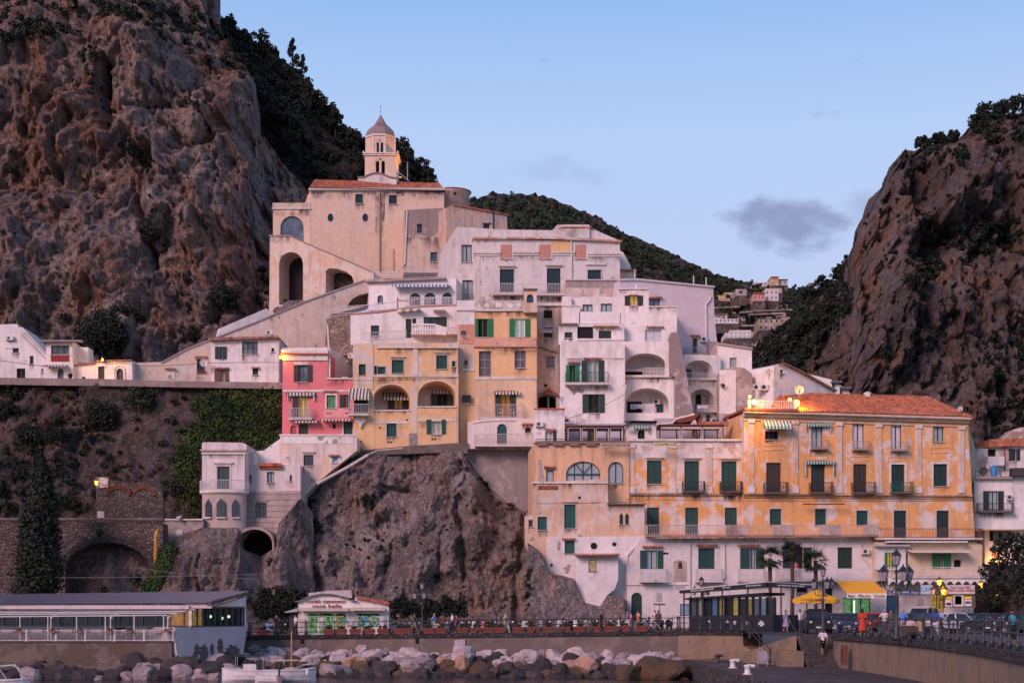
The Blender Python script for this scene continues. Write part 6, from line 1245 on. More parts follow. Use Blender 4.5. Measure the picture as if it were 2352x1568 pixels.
mb=MB();mb.tube([WP(1490,977,150),WP(1545,971,150),WP(1552,962,150),WP(1595,951,150)],.12,7);o=mb.build('drain_pipe',flat((.6,.56,.55)));tag(o,'white bent pipe running over the dark red canopy','pipe')
for i,(x,l)in enumerate(((1616,'long terracotta planter, left of three above the roof terrace'),(1636,'long terracotta planter in the middle of three above the roof terrace'),(1656,'long terracotta planter, right of three above the roof terrace'))):
 o=thing('planter',l,'planter',WP(x+9,977,151));mb=MB();fbox(mb,Fac(0,151),x,967,x+18,977,-.5,0);mb.build('trough',flat((.36,.13,.09)),o)
 c,rr=clumps(WP(x+9,966,151.2),.35,5,rs,(1.2,.5,.6));leafobj('plant',[blobs(c,rr,30,.16,rs)],LV_mid,o)
o=thing('potted_plant','round terracotta pot with a dark plant above the roof terrace','potted plant',WP(1606,976,150.8));mb=MB();mb.lathe(WP(1606,976,150.8),[(.22,0),(.33,.55),(.36,.56),(.36,.64)],12);mb.build('pot',flat((.34,.10,.06)),o);c,rr=clumps(WP(1606,958,150.8),.45,6,rs);leafobj('plant',[blobs(c,rr,34,.2,rs)],LV_dark,o)
bush(1627,956,7,lambda x,y:WP(x,y,151),LV_mid,.22,label='leafy light green plant above the terracotta planters')
F8=Fac(0,145.8)
H=House('patched_house','battered house patched in orange and white plaster at the foot of the residence','house',F8,[(1206,1250),(1205,1185),(1224,1182),(1224,1108),(1395,1099),(1397,1158),(1480,1157),(1482,1300),(1430,1330),(1320,1330),(1262,1330),(1230,1300)],plaster((.64,.43,.30),(.62,.52,.47),amt=.5,dirt=.5,streak=.5,seed=107,bareamt=.11),4)
H.win(1235,1186,1256,1217,'c',(.012,.085,.075),sur=1.5);H.win(1296,1158,1322,1213,'c',(.012,.085,.075),sur=1.5,hood=True);H.win(1423,1178,1431.5,1204,'g',(.3,.2,.05),arch=7,pointed=True,cols=1);H.win(1436,1178,1445,1204,'g',(.3,.2,.05),arch=7,pointed=True,cols=1);H.win(1214,1193,1224,1210,'g',BROWN,cols=1,fcol=(.2,.1,.08));H.done()
for(x,y,r_)in((1331,1142,.3),(1364,1253,0)):
 if r_:mb=MB();mb.tube([F8.P(x,y,0),F8.P(x,y,.06)],r_*.45,10);mb.build('vent_hole',DARK,H.root)
H.band(1236,1115,1282,1124,.05,stonewall((.42,.12,.08),(.3,.15,.1),5,3),'bare_brick');H.band(1222,1106,1397,1110,.15,WHD(3),'coping');H.band(1394,1156,1482,1159,.35,flat((.12,.09,.08)),'ledge')
F9=Fac(0,145.5)
H=House('white_house','white lower storeys with blotched plaster merging into the rock','house',F9,[(1255,1320),(1256,1233),(1482,1230),(1482,1360),(1445,1440),(1335,1440),(1318,1330)],plaster((.70,.63,.62),(.66,.50,.44),amt=.14,dirt=.4,streak=.3,seed=108,bareamt=.1),3)
H.win(1297,1241,1320,1271,'c',(.012,.085,.075));H.done()
for(x,y,r_)in((1364,1253,.32),(1267,1297,.13),(1411,1249,.2)):mb=MB();mb.tube([F9.P(x,y,0),F9.P(x,y,.05)],r_,12);mb.build('vent_hole',DARK,H.root)
mb=MB();fpoly(mb,F9,[(1281,1241),(1288,1245),(1286,1265),(1280,1262)],0,.012);fpoly(mb,F9,[(1262,1250),(1270,1244),(1271,1258),(1264,1266)],0,.012)if 0 else None;mb.build('bare_patch',flat((.3,.23,.21)),H.root)
pipe(H,[(1486,1240),(1465,1247),(1440,1274),(1439,1300),(1439,1340)],.12,(.66,.6,.58));hoods(H,(1290,1322,1235))
H=House('white_bay','white projecting bay with a tiled pent roof and one small lit window','house',Fac(0,143.9),[(1323,1405),(1322,1274),(1420,1272),(1420,1330),(1412,1352),(1392,1368),(1386,1400),(1375,1440),(1317,1440)],plaster((.72,.66,.65),(.56,.43,.38),amt=.10,dirt=.3,streak=.2,seed=109,bareamt=.075),2)
H.win(1352,1284,1370,1311,'g',TEAL,cols=1,pm=emit((.62,.45,.22),.45));H.done();mb=MB();tilehood(mb,H.F,1319,1423,1271,1.,5);mb.build('pent_roof',tilemat(2),H.root)
# ======== PALAZZO
FPz=Fac(1482,146,2240,151);FPu=Fac(1708,148,2222,151.4)
PZ=House('palazzo','long orange palazzo with terracotta roof, fluted pilasters and three rows of shuttered windows','palazzo',FPu,[(1709,1240),(1709,948),(2222,964),(2240,1245),(2000,1240)],ORG(111,amt=.46),12)
P1=flat((.55,.53,.56),.6)
PZ.win(1757,990,1788,1009,'g',DKG,cols=3,pm=DARK);PZ.win(1863,974,1890,1028,'g',DKG,cols=2,pm=CURTG,sill=False)
for(a,b,t_,y1)in((1958,1985,972,1030),(2046,2071,974,1031)):PZ.win(a,t_,b,y1,'g',(.02,.03,.035),cols=2,pm=P1,sill=False,fcol=(.03,.035,.04))
PZ.win(2143,976,2168,1015,'g',(.02,.03,.035),cols=2,pm=CURTG,fcol=(.03,.035,.04))
PZ.win(1760,1062,1794,1132,'c',(.045,.03,.028),sill=False);PZ.win(1863,1064,1895,1131,'c',(.025,.035,.035),sill=False);PZ.win(1960,1065,1991,1132,'c',(.045,.03,.028),sill=False);PZ.win(2047,1066,2078,1132,'c',(.01,.035,.03),sur=4,frame=(.7,.66,.64),sill=False);PZ.win(2144,1065,2176,1116,'c',(.01,.035,.03),sur=4,frame=(.7,.66,.64))
PZ.win(1768,1168,1795,1208,'c',GR2,sur=2,sill=False);PZ.win(1872,1168,1898,1208,'c',GR2,sur=2,sill=False);PZ.win(1967,1172,1994,1208,'c',GR2,sur=2,sill=False);PZ.win(2053,1172,2082,1236,'c',(.01,.03,.028),sur=3,sill=False);PZ.win(2151,1172,2180,1236,'c',(.01,.03,.028),sur=3,sill=False);PZ.done()
H=PZ
mb=MB()
for(dy0,dy1,o_)in((-4,1,.75),(1,4,.5),(4,8,.3),(14,17,.12)):fpoly(mb,FPu,[(1706,948+dy0),(2224,964+dy0),(2224,964+dy1),(1706,948+dy1)],0,o_)
mb.build('cornice',plaster((.62,.46,.34),(.6,.52,.45),amt=.4,streak=.5,seed=5,bareamt=0),H.root)
for(x,y)in((1725,962),(1826,965),(1927,969),(2018,972),(2109,975),(2208,978)):pilaster(H,x,y,1132,14)
mb=MB();fpoly(mb,FPu,[(1706,1133),(2232,1137),(2232,1140),(1706,1136)],0,.3);fpoly(mb,FPu,[(1706,1141),(2232,1145),(2232,1146),(1706,1142)],0,.15);mb.build('string_course',plaster((.55,.36,.22),(.25,.17,.13),amt=.5,seed=8),H.root)
H.awning(1748,1810,965,982,1.2,AWTEAL,7);H.awning(1849,1906,972,974,.4,AWG,7,name='valance');H.awning(1847,1914,1058,1060,.4,AWG,7,name='valance')
for x,y0,y1 in((1850,974,990),(1905,974,992),(1848,1060,1092),(1913,1060,1092)):H.band(x-1.6,y0,x+1.6,y1,.3,AWG,'valance_side',.2)
for(a,b,y0,y1)in((1861,1899,1012,1033),(1957,1994,1014,1035),(2045,2082,1016,1037)):H.balcony(a,b,y0,y1-3,.7,3,rail=(.4,.37,.38),m=flat((.3,.24,.2)))
for(a,b,c)in((1752,1806,IRON),(1857,1909,IRON),(1954,2006,IRON),(2043,2092,(.015,.12,.10))):H.balcony(a,b,1109,1131,.9,4,rail=c,m=flat((.10,.08,.075)),kind='ornate')
H.band(1838,1157,1932,1160,1.,flat((.2,.06,.04)),'canopy_rail',.8);
for x in(2144,1864):pass
for(a,b,y)in((1755,1800,1022),(1857,1900,1045),(1953,1995,1048),(2040,2080,1050),(2138,2180,1028)):mb=MB();mb.tube([FPu.P(a,y,.02),FPu.P(b,y+.5,.02),FPu.P(b,y+11,.02),FPu.P(a,y+11,.02),FPu.P(a,y,.02)],.05,4);mb.build('panel_moulding',ORG(5),H.root)
FR=FPu.back(5.5)
a_,b_,c_,d_=FPu.P(1826,949,.75),FPu.P(2228,962,.75),FR.P(2131,914),FR.P(1826,908)
tileroof('tile_roof',a_,b_,c_,d_,H.root,74,14,amp=.11)
FR2=FPu.back(12);mb=MB();e_,f_=FR2.P(2222,970),FR2.P(1826,960);mb.add([d_,c_,e_,f_],[(0,1,2,3)]);mb.add([b_,e_,c_],[(0,1,2)]);mb.add([a_,d_,f_],[(0,1,2)]);mb.build('rear_roof',tilemat(1),H.root)
mb=MB();mb.tube([d_,FR.P(1864,905.5),FR.P(2128,912),b_],.16,6);mb.build('ridge_tiles',tilemat(4),H.root)
dm=MB();fbox(dm,FPu.back(1.8),1918,932,1950,937,-1.5,.3);dm.build('dormer_roof',tilemat(6),H.root);dm=MB();fbox(dm,FPu.back(1.8),1921,936,1944,945,-.6,.05);dm.build('dormer',TRIM,H.root);dm=MB();fbox(dm,FPu.back(1.8),1923,937,1943,944.5,.04,.08);dm.build('dormer_opening',DARK,H.root)
mb=MB();fpoly(mb,FR,[(1984,911),(1989,900),(1997,903),(1994,912)],-.6,.4);mb.build('chimney',flat((.6,.57,.56)),H.root)
mb=MB();fpoly(mb,FPu,[(1786,909+14),(1792,921),(1830,946),(1786,946)],-5,-.1)if 0 else None
a_,b_,c_,d_=FPu.P(1786,930,-2.6),FPu.P(1827,930,-2.6),FR.P(1827,908),FR.P(1788,909);tileroof('tile_roof',a_,b_,c_,d_,H.root,8,6)
mb=MB();fpoly(mb,FPu,[(1704,944),(1828,948),(1828,942),(1704,939)],-6,.9);mb.build('terrace_slab',flat((.30,.07,.05)),H.root)
railrow('railing','',FPu,[(1714,940),(1826,943)],19,.6,(.66,.6,.58),kind='belly',parent=H.root)
for x in(1716,1822):
 mb=MB();fbox(mb,FPu,x-3,920,x+3,941,.45,.8);mb.build('railing_pier',WH(4),H.root)
root=thing('terrace_lamp','blazing orange lamp at the left corner of the palazzo terrace','lamp',FPu.P(1723,940,1.2));mb=MB();mb.ball(FPu.P(1723,927,1.3),.24,12,8);mb.build('globe',glow((1,.5,.08),16),root);mb=MB();mb.tube([FPu.P(1723,940,1.2),FPu.P(1723,930,1.3)],.05,6);mb.build('post',flat(IRON),root);lamp('POINT',FPu.P(1723,925,1.75),1100,(1,.36,.03),.25)
root=thing('terrace_lamp','lit orange lamp on the tiled roof edge right of the terrace railing','lamp',FPu.P(1825,946,1.));mb=MB();mb.ball(FPu.P(1825,929,1.),.2,12,8,(.8,.8,1.5));mb.build('globe',glow((1,.45,.04),12),root);mb=MB();mb.tube([FPu.P(1825,944,.9),FPu.P(1825,934,1.)],.04,6);mb.build('post',flat(IRON),root);lamp('POINT',FPu.P(1836,926,.5),800,(1,.36,.02),.15)
root=thing('terrace_lamp','yellow glowing globe above the tiled roof beside the terrace','lamp',FPu.P(1818,938,-.5));mb=MB();mb.ball(FPu.P(1818,916,-.5),.2,12,8);mb.build('globe',glow((1,.62,.1),2.2),root);mb=MB();mb.tube([FPu.P(1818,938,-.5),FPu.P(1818,920,-.5)],.03,6);mb.build('post',flat(IRON),root)
root=thing('terrace_lamp','unlit white globe above the left corner of the palazzo terrace','lamp',FPu.P(1719,940,.4));mb=MB();mb.ball(FPu.P(1719,912,.4),.18,12,8);mb.build('globe',flat((.75,.7,.7),.3),root);mb=MB();mb.tube([FPu.P(1719,940,.4),FPu.P(1719,916,.4)],.03,6);mb.build('post',flat(IRON),root)
Fz=Fac(2222,151.4,2262,166);H=PZ
mb=MB();fpoly(mb,Fz,[(2222,964),(2224,966),(2262,1025),(2264,1330),(2240,1340)],-.5,0)if 0 else None
FG=Fac(1482,145.2,2240,148.6)
H=House('white_building','white lower storeys under the orange palazzo with green shuttered balcony doors and shops','building',FG,[(1440,1450),(1440,1300),(1470,1236),(2008,1233),(2010,1306),(2236,1306),(2236,1450)],plaster((.70,.63,.62),(.62,.52,.48),amt=.12,dirt=.38,streak=.3,seed=121,bareamt=.03),4)
H.win(1470,1263,1523,1306,'o',GR2,cx=(1484,1510),fcol=GR2,pm=CURTG,sill=False);H.win(1450,1360,1475,1425,'c',(.01,.04,.035),arch=True,sill=False)
H.win(1604,1258,1642,1306,'c',GR2,sill=False);H.win(1700,1258,1755,1306,'o',GR2,cx=(1719,1736),pm=CURTG,sill=False);H.win(1798,1256,1864,1306,'o',(.012,.03,.03),cx=(1815,1845),pm=DARK,sill=False);H.win(1924,1256,1958,1306,'c',(.01,.028,.025),sill=False)
H.win(2032,1270,2056,1303,'o',BRIGHTG,cx=(2037,2049),pm=LITY,sill=False);H.win(1895,1346,1913,1420,'d',sill=False);H.win(1830,1346,1856,1360,'d');H.win(1936,1372,2000,1430,'g',(.05,.05,.05),cols=3,pm=emit((.20,.5,.2),.42),sill=False);H.win(2036,1366,2066,1430,'c',(.02,.10,.2),sill=False);H.win(2139,1363,2169,1430,'g',(.1,.08,.04),cols=2,pm=LITY,sill=False);H.done()
for(a,b,y)in((1474,1522,1253),(1598,1648,1250),(1693,1745,1250)):hoods(H,(a,b,y))
for(a,b)in((1468,1528),(1596,1655),(1693,1752)):H.balcony(a,b,1307,1332,.95,5,rail=(.62,.6,.6))
H.balcony(1779,2010,1306,1330,1.1,5,rail=(.62,.6,.6))
mb=MB();fbox(mb,FG,1438,1341,1580,1343,.0,.1);mb.build('string_course',TRIM,H.root)
H.balcony(1482,2008,1207,1229,1.2,4,rail=(.5,.42,.4),m=plaster((.42,.24,.2),(.3,.2,.18),amt=.4,seed=4));
for(a,b)in((1661,1709),(1767,1812),(1874,1921),(1974,2008)):H.band(a,1206,b,1230,1.3,plaster((.5,.38,.34),(.3,.2,.18),amt=.4,streak=.8,dirt=.7,seed=12,bareamt=.1),'balcony_panel',1.1)
H.balcony(2005,2246,1215,1236,1.2,4,rail=(.18,.08,.07));mb=MB()
for i in range(30):x=2008+i*8;fbox(mb,FG,x,1240,x+3,1244,0,1.1)
mb.build('balcony_brackets',flat((.12,.09,.08)),H.root)
pipe(H,[(1866,1236),(1866,1300)],.08);pipe(H,[(1597,1236),(1584,1248),(1584,1420)],.08);pipe(H,[(1663,1240),(1664,1325),(1650,1338)],.08);pipe(H,[(1977,1236),(1977,1277),(1990,1290),(2012,1316)],.07)
for(a,b,r_)in((1526,1270,.12),(1532,1270,.12)):mb=MB();mb.tube([FG.P(a,b,0),FG.P(a,b,.05)],r_,10);mb.build('vent_hole',DARK,H.root)
acunit(FG,1978,1260,1994,1272,'air conditioner on the white wall right of the tall dark shutters')
mb=MB();mb.tube([FG.P(1963,1378,-.1),FG.P(1963,1416,-.1)],.05,6);mb.build('tube_light',glow((.75,1,.8),2.2),H.root)
o=thing('memorial_plaque','arched stone memorial with dark portrait medallion on the white wall','plaque',FG.P(1561,1333));mb=MB();fpoly(mb,FG,archpts(1547,1285,1575,1333,6),0,.1);mb.build('tablet',plaster((.50,.38,.33),seed=3,amt=.3),o)
mb=MB();c=FG.P(1561,1295,.1);mb.ball(c,.28,10,8,(.8,.35,1.05));mb.ball(c-Vector((0,0,.3)),.26,10,6,(1,.35,.5));mb.build('portrait',flat((.05,.035,.03),.5),o,True)
mb=MB()
for i in range(7):fbox(mb,FG,1552,1308+i*3,1570,1309+i*3,.1,.115)
mb.build('inscription',flat((.25,.2,.18)),o)
H.band(1552,1343,1572,1352,.05,flat((.4,.36,.35)),'small_plaque')
FV=Fac(2008,146.6,2250,148.)
H=House('cafe_storey','cream storey with green shutters and a cafe balcony above the travel office','building',FV,[(2010,1332),(2010,1244),(2240,1244),(2256,1250),(2256,1332)],plaster((.64,.48,.34),(.6,.5,.42),amt=.2,dirt=.25,seed=122,bareamt=0),3);H.win(2141,1270,2184,1306,'o',BRIGHTG,cx=(2155,2167),pm=CURTG,sill=False);H.win(2191,1285,2208,1303,'d',sill=False);H.win(2080,1270,2085,1303,'c',BRIGHTG,sill=False);H.done()
H.band(2010,1253,2078,1308,.3,WH(6),'white_porch');H.band(2005,1251,2082,1255,.9,flat((.4,.38,.37)),'porch_roof');H.awning(2079,2214,1262,1266,1.5,flat((.62,.54,.44)),4.5);mb=MB();fbox(mb,FV,2030,1243,2214,1246,.1,.9);mb.build('folded_awning',WH(2),H.root);H.win(2032,1268,2056,1303,'o',BRIGHTG,cx=(2036,2049),pm=LITY,F=FV.back(-.35),sill=False)
H.balcony(2035,2256,1303,1323,1.5,5,rail=(.66,.63,.63));mb=MB()
for i in range(12):
 x=2030+i*18.6;pts=[(x,1330),(x+18.6,1330),(x+18.6,1334)]+[(x+18.6-18.6*q/8,1342-7*math.sin(math.pi*q/8))for q in range(0,9)]
 fpoly(mb,FV,[(x,1327),(x+18.6,1327)]+[(x+18.6-18.6*q/8,1343-8*math.sin(math.pi*q/8))for q in range(0,9)],1.05,1.35)
mb.build('scalloped_frieze',WH(3,dirt=.5),H.root);textmesh('Savoia Pasticceria',.42,FV.P(2146,1267.5,1.6),FV,flat((.2,.14,.1)),H.root,italic=.3)if 0 else None
FX=Fac(0,144.9)
o=thing('shop_awning','yellow canvas awning with lettered white valance over the bar','awning',FX.P(1970,1362));mb=MB();a,b,c,d=FX.P(1919,1335,.1),FX.P(2008,1335,.1),WP(2036,1362,141),WP(1945,1362,141);th=Vector((0,0,.05));mb.hexa([a,b,b+th,a+th,d,c,c+th,d+th]);mb.build('canvas',flat((.72,.36,.03),.8),o)
mb=MB();v=Vector((0,0,-.46));n=18
for i in range(n):p,q=d.lerp(c,i/n),d.lerp(c,(i+1)/n);m_=(p+q)/2;mb.add([p,q,q+v*.85,m_+v,p+v*.85],[(0,1,2,3,4)])
mb.build('valance',flat((.7,.66,.64)),o);FXv=Fac(0,140.97);textmesh('Bar  Flavio  Gioia',.36,FXv.P(1990,1367.5,.02),FXv,flat((.15,.13,.14)),o,xw=3.4)
sign(Fac(0,146),2036,2108,1360,9,'CL BULI TERN  Shop','long dark blue shop sign with white letters',(.02,.04,.14),(.7,.7,.72));o=sign(Fac(0,146),2113,2140,1353,20,'CAM','blue and white painted tile sign',(.42,.52,.62),(.10,.22,.38));o=sign(Fac(0,146),2170,2237,1353,20,'','pale tiled travel office sign with purple and red writing',(.52,.46,.46),(.2,.1,.2))if 0 else None
Fs=Fac(0,146);o=thing('sign','pale travel office sign with purple and red writing','sign',Fs.P(2203,1363,.3));mb=MB();fbox(mb,Fs,2170,1343,2237,1363,.2,.3);mb.build('board',flat((.55,.48,.48)),o);textmesh('Travel Tourist Office',.36,Fs.P(2204,1348.5,.31),Fs,flat((.14,.06,.22)),o,xw=2.);textmesh('DIVINA COSTIERA AMALFI',.34,Fs.P(2204,1355.5,.31),Fs,flat((.4,.04,.06)),o,xw=2.4)
o=thing('shop_window','travel office window with yellow, black and white posters','shop window',Fs.P(2203,1400,.1));mb=MB();fbox(mb,Fs,2168,1362,2240,1395,-.1,.05);mb.build('frame',flat((.10,.08,.08)),o)
for(a,b,c,d,col)in((2171,1364,2187,1375,(.7,.5,.03)),(2171,1376,2187,1393,(.6,.55,.5)),(2189,1363,2213,1392,(.5,.46,.45)),(2215,1363,2231,1375,(.7,.5,.03)),(2215,1376,2231,1391,(.6,.56,.56)),(2173,1383,2184,1389,(.05,.03,.03)),(2217,1380,2229,1385,(.06,.05,.09)),(2193,1368,2208,1387,(.2,.18,.2)),(2172,1366,2186,1369,(.05,.04,.02)),(2216,1366,2230,1369,(.05,.04,.02))):
 mb=MB();big=(d-b)*(c-a)>150;fbox(mb,Fs,a,b,c,d,.05,.07 if big else .09);mb.build('poster',flat(col,.7,var=.3),o)
o=thing('stone_notice','small pale stone notice on the wall between the blue door and lit doorway','plaque',Fs.P(2113,1388));mb=MB();fbox(mb,FG,2106,1373,2120,1388,0,.08);mb.build('tablet',flat((.5,.4,.38)),o)
H=House('side_street_house','cream flank of the palazzo turning into the side street','building',Fac(2221,151.6,2272,168),[(2221,1350),(2221,975),(2224,975),(2246,1050),(2256,1130),(2270,1180),(2272,1350)],plaster((.5,.38,.28),(.52,.42,.36),amt=.4,seed=5,dirt=.6,bareamt=.03),.3).done()
F10=Fac(0,156)
H=House('arch_house','white house with a deep arched loggia and a lamplit red sign at the far right','house',F10,[(2262,1300),(2262,1176),(2420,1170),(2420,1300)],WH(131),8);H.holes.append((archpts(2273,1183,2329,1242,28),2.));H.done();H.band(2270,1180,2292,1243,-1.6,DARK,'dark_glass',-1.7);H.band(2268,1176,2334,1246,-2.,WH(4),'rear_wall',-2.1);H.band(2308,1220,2316,1231,-1.95,flat((.12,.08,.07)),'wall_box',-2.)
railrow('railing','',F10,[(2274,1242),(2328,1242)],7,-.2,(.1,.08,.08),parent=H.root,pitch=.4)
mb=MB();textmesh('La Fontana' if 0 else 'La F',1.0,F10.P(2294,1270,.1),F10,flat((.42,.08,.03)),H.root,italic=.25,depth=.05);walllamp('wall_lantern','hidden yellow uplighter under the red La F lettering',F10.P(2280,1290,.5),120,.5)
H=House('dark_passage','dark arched stone passage with a lamp at the far right of the square','building',Fac(0,155),[(2232,1450),(2232,1294),(2420,1298),(2420,1450)],stonewall((.09,.065,.055),(.05,.035,.03),2.5,3),3);H.holes.append((archpts(2272,1352,2310,1450,18),2.8));H.done();H.band(2268,1348,2316,1450,-2.8,flat((.05,.03,.01)),'dark_interior',-3.)
walllamp('wall_lantern','glowing lantern in front of the dark arched passage',WP(2288,1364,153),70,1.1);walllamp('wall_lantern','glowing lantern on the corner of the travel office',WP(2253,1343,144),60,1.1,dirx=-1)
F11=Fac(0,158)
H=House('red_roof_house','white house with red tiled roof at the right edge of the picture','house',F11,[(2227,1120),(2227,1033),(2234,1029),(2266,1030),(2300,1022),(2420,1020),(2420,1120)],WHD(132),8);H.win(2269,1031,2287,1049,'d');H.win(2317,1031,2343,1058,'o',DKG,cx=(2326,2334),pm=glass((.1,.2,.3)));H.done();mb=MB();fpoly(mb,F11,[(2266,1028),(2268,1010),(2420,1004),(2420,1024),(2300,1026)],-4,.6);mb.build('tile_roof',tilemat(3),H.root);mb=MB();fpoly(mb,F11.back(6),[(2305,1010),(2330,985),(2420,965),(2420,1012)],-3,0);mb.build('upper_roof',plaster((.36,.22,.18),seed=5,amt=.5),H.root);H.band(2262,1050,2300,1070,1.,WH(5),'balcony_parapet');pipe(H,[(2306,1028),(2307,1080)],.07,(.2,.05,.04))
F12=Fac(0,154)
H=House('balcony_flats','white flats with a black balcony and roof terrace dishes at the far right','house',F12,[(2238,1215),(2238,1106),(2252,1100),(2320,1099),(2322,1092),(2420,1090),(2420,1215)],WH(133,dirt=.5),6);H.win(2258,1127,2305,1172,'o',DKG,cx=(2270,2292),pm=CURTG,sill=False);H.done();H.balcony(2242,2324,1157,1173,.9,4,rail=IRON,m=flat((.12,.1,.1)));H.band(2236,1096,2322,1100,.5,flat((.35,.28,.27)),'terrace_edge');H.band(2318,1076,2380,1094,1.,flat((.04,.04,.045)),'dark_canvas')
railrow('railing','',F12,[(2238,1098),(2316,1096)],15,.3,(.12,.1,.1),parent=H.root,pitch=.4);dish(F12,2273,1068,8,'white dish in the middle of the roof terrace at the far right',0);dish(F12,2298,1087,7,'lower white dish on the right of the far right roof terrace',.1);dish(F12,2259,1082,10,'dark grey dish on the left of the far right roof terrace',0,(.10,.08,.08));acunit(Fac(0,153.9),2312,1136,2322,1148,'air conditioner right of the black balcony at the far right')
o=thing('water_tank','blue plastic water tank between the dishes at the far right','water tank',WP(2283,1094,153.7));mb=MB();mb.lathe(WP(2283,1092,153.5),[(.3,0),(.32,.1),(.32,.9),(.2,1.02),(.1,1.05)],14);mb.build('tank',flat((.03,.2,.5),.4),o)
# ======== FAR VILLAGE
def vill(label,x0,y0,x1,y1,col,Y=800,roof=None,wins=2,rows=1,name='village_house',step=None):
 Y=min(Y,sC((x0+x1)/2,y1).y-12,sC(x0,y1).y-10,sC(x1,y1).y-10)
 F=Fac(0,Y);out=[(x0,y1+9),(x0,y0),(x1,y0),(x1,y1+9)]
 if step:out=[(x0,y1+9),(x0,y0+step[1]),(step[0],y0+step[1]),(step[0],y0),(x1,y0),(x1,y1+9)]
 H=House(name,label,'house',F,out,plaster(col,amt=.25,dirt=.4,seed=len(bpy.data.objects)%9,scale=.1,bareamt=.03),12,reveal=.6)
 n=wins
 for r_ in range(rows):
  for i in range(n):
   xa=x0+(x1-x0)*(i+.32)/n;xb=x0+(x1-x0)*(i+.62)/n;ya=y0+(y1-y0)*(r_+.3)/rows+(step[1]*.4 if step else 0);yb=y0+(y1-y0)*(r_+.72)/rows+(step[1]*.25 if step else 0);H.holes.append((rect(xa,ya,xb,min(yb,y1)),.6))
   mb=MB();mb.add([F.P(xa,yb,-.55),F.P(xb,yb,-.55),F.P(xb,ya,-.55),F.P(xa,ya,-.55)],[(0,1,2,3)]);mb.build('window',flat((.06,.05,.055)),H.root)
 H.done();mb=MB();fpoly(mb,F,[(x0-.4,y1+1.5),(x1+.4,y1+1.5),(x1+.4,y1+24),(x0-.4,y1+24)],-14,.6);mb.build('terrace_base',stonewall((.13,.10,.085),(.08,.06,.055),.45,2),H.root)
 if roof:mb=MB();fpoly(mb,F,[(x0-.6,y0),(x1+.6,y0),(x1+.6,y0-1.6),(x0-.6,y0-1.6)],-12,.8);mb.build('roof',flat(roof),H.root)
vill('stepped yellow terrace of far village houses with grey end',1645,672,1700,690,(.55,.38,.19),900,None,7,2,step=(1664,6));vill('grey box house on top of the yellow far houses',1690,664,1715,678,(.34,.28,.3),708,None,1,1);vill('pink far village house with red roof',1731,674,1757,690,(.62,.28,.26),700,(.42,.1,.06),3,1);vill('white far village house right of the pink one',1758,665,1788,690,(.62,.56,.56),705,None,3,2)
vill('yellow far house highest on the skyline',1771,637,1788,654,(.60,.36,.12),860,(.35,.12,.07),3,2);vill('pale far house beside the skyline yellow house',1788,643,1809,654,(.5,.42,.42),862,(.3,.13,.1),2,1);vill('long white far house just below the skyline left',1731,648,1770,657,(.58,.52,.53),860,None,5,1);vill('long pale far terrace under the skyline yellow house',1758,662,1796,671,(.52,.43,.36),800,None,6,1)
vill('stone coloured far farmhouse with pitched roof',1644,722,1670,736,(.34,.25,.21),640,(.2,.12,.1),2,1);vill('white far cottages in a low row',1642,732,1696,742,(.6,.56,.56),630,None,6,1,step=(1652,-3));vill('large stone far convent block',1742,728,1815,758,(.34,.26,.21),640,None,6,2,step=(1796,5));vill('white far house with arched terrace',1666,758,1725,775,(.62,.58,.58),600,None,6,2,step=(1676,6));vill('orange far house in front of the convent block',1796,760,1816,772,(.5,.2,.12),600,(.35,.1,.06),3,2);vill('pale far house low on the slope at the right',1740,783,1782,796,(.5,.42,.36),560,None,4,1);vill('white far house at the foot of the slope above the white block',1768,777,1800,786,(.6,.55,.55),590,None,4,1)
mb=MB();fpoly(mb,Fac(0,700),[(1856,665),(1856,651),(1861,649),(1871,652),(1872,666)],-8,0);o=mb.build('ruined_tower',stonewall((.26,.18,.16),(.2,.14,.12),.5));tag(o,'small ruined square tower on the far skyline in the saddle','ruin')
for i,(x0,x1,y)in enumerate(((1640,1700,705),(1700,1745,715),(1640,1740,748),(1730,1820,712),(1650,1690,790),(1720,1800,720))):
 F=Fac(0,690-i*12);mb=MB();fpoly(mb,F,[(x0,y),(x1,y-3),(x1,y+1),(x0,y+4)],-3,0);o=mb.build('terrace_wall',stonewall((.3,.23,.2),(.2,.15,.13),.4,i));tag(o,'stone field terrace wall on the far village slope','wall','terrace walls on the village slope')
for k in range(34):
 x=rs.uniform(1646,1822);y=rs.uniform(676,796);wd=rs.uniform(9,20);hg=rs.uniform(6,10);Y=min(sC(x,y+hg).y,sC(x+wd,y+hg).y)-10
 vill('small pale house among the trees and terraces of the far village',x,y,x+wd,y+hg,[(.5,.45,.45),(.42,.33,.28),(.55,.5,.5),(.45,.28,.15),(.36,.29,.27)][k%5],Y-8,(.3,.14,.1)if k%3==0 else None,2+k%3,1+k%2)
for k in range(150):
 x=rs.uniform(1644,1826);y=rs.uniform(668,806);p=sC(x,y);s_=p.y/FP;r=rs.uniform(4,8)*s_;c,rr=clumps((p.x,p.y-14,p.z),r,4,rs,(1,.8,.8),.5)
 if k==0:VT=[]
 VT.append(blobs(c,rr,26,1.1,rs))
stuff('village_trees','dark green trees and gardens between the far village houses','trees',VT,LV_far)
for q in bpy.data.objects:
 if q.parent is None and q.name.startswith('village_house')and q.get('label','').startswith('small pale house among'):q['group']='small houses of the far village'
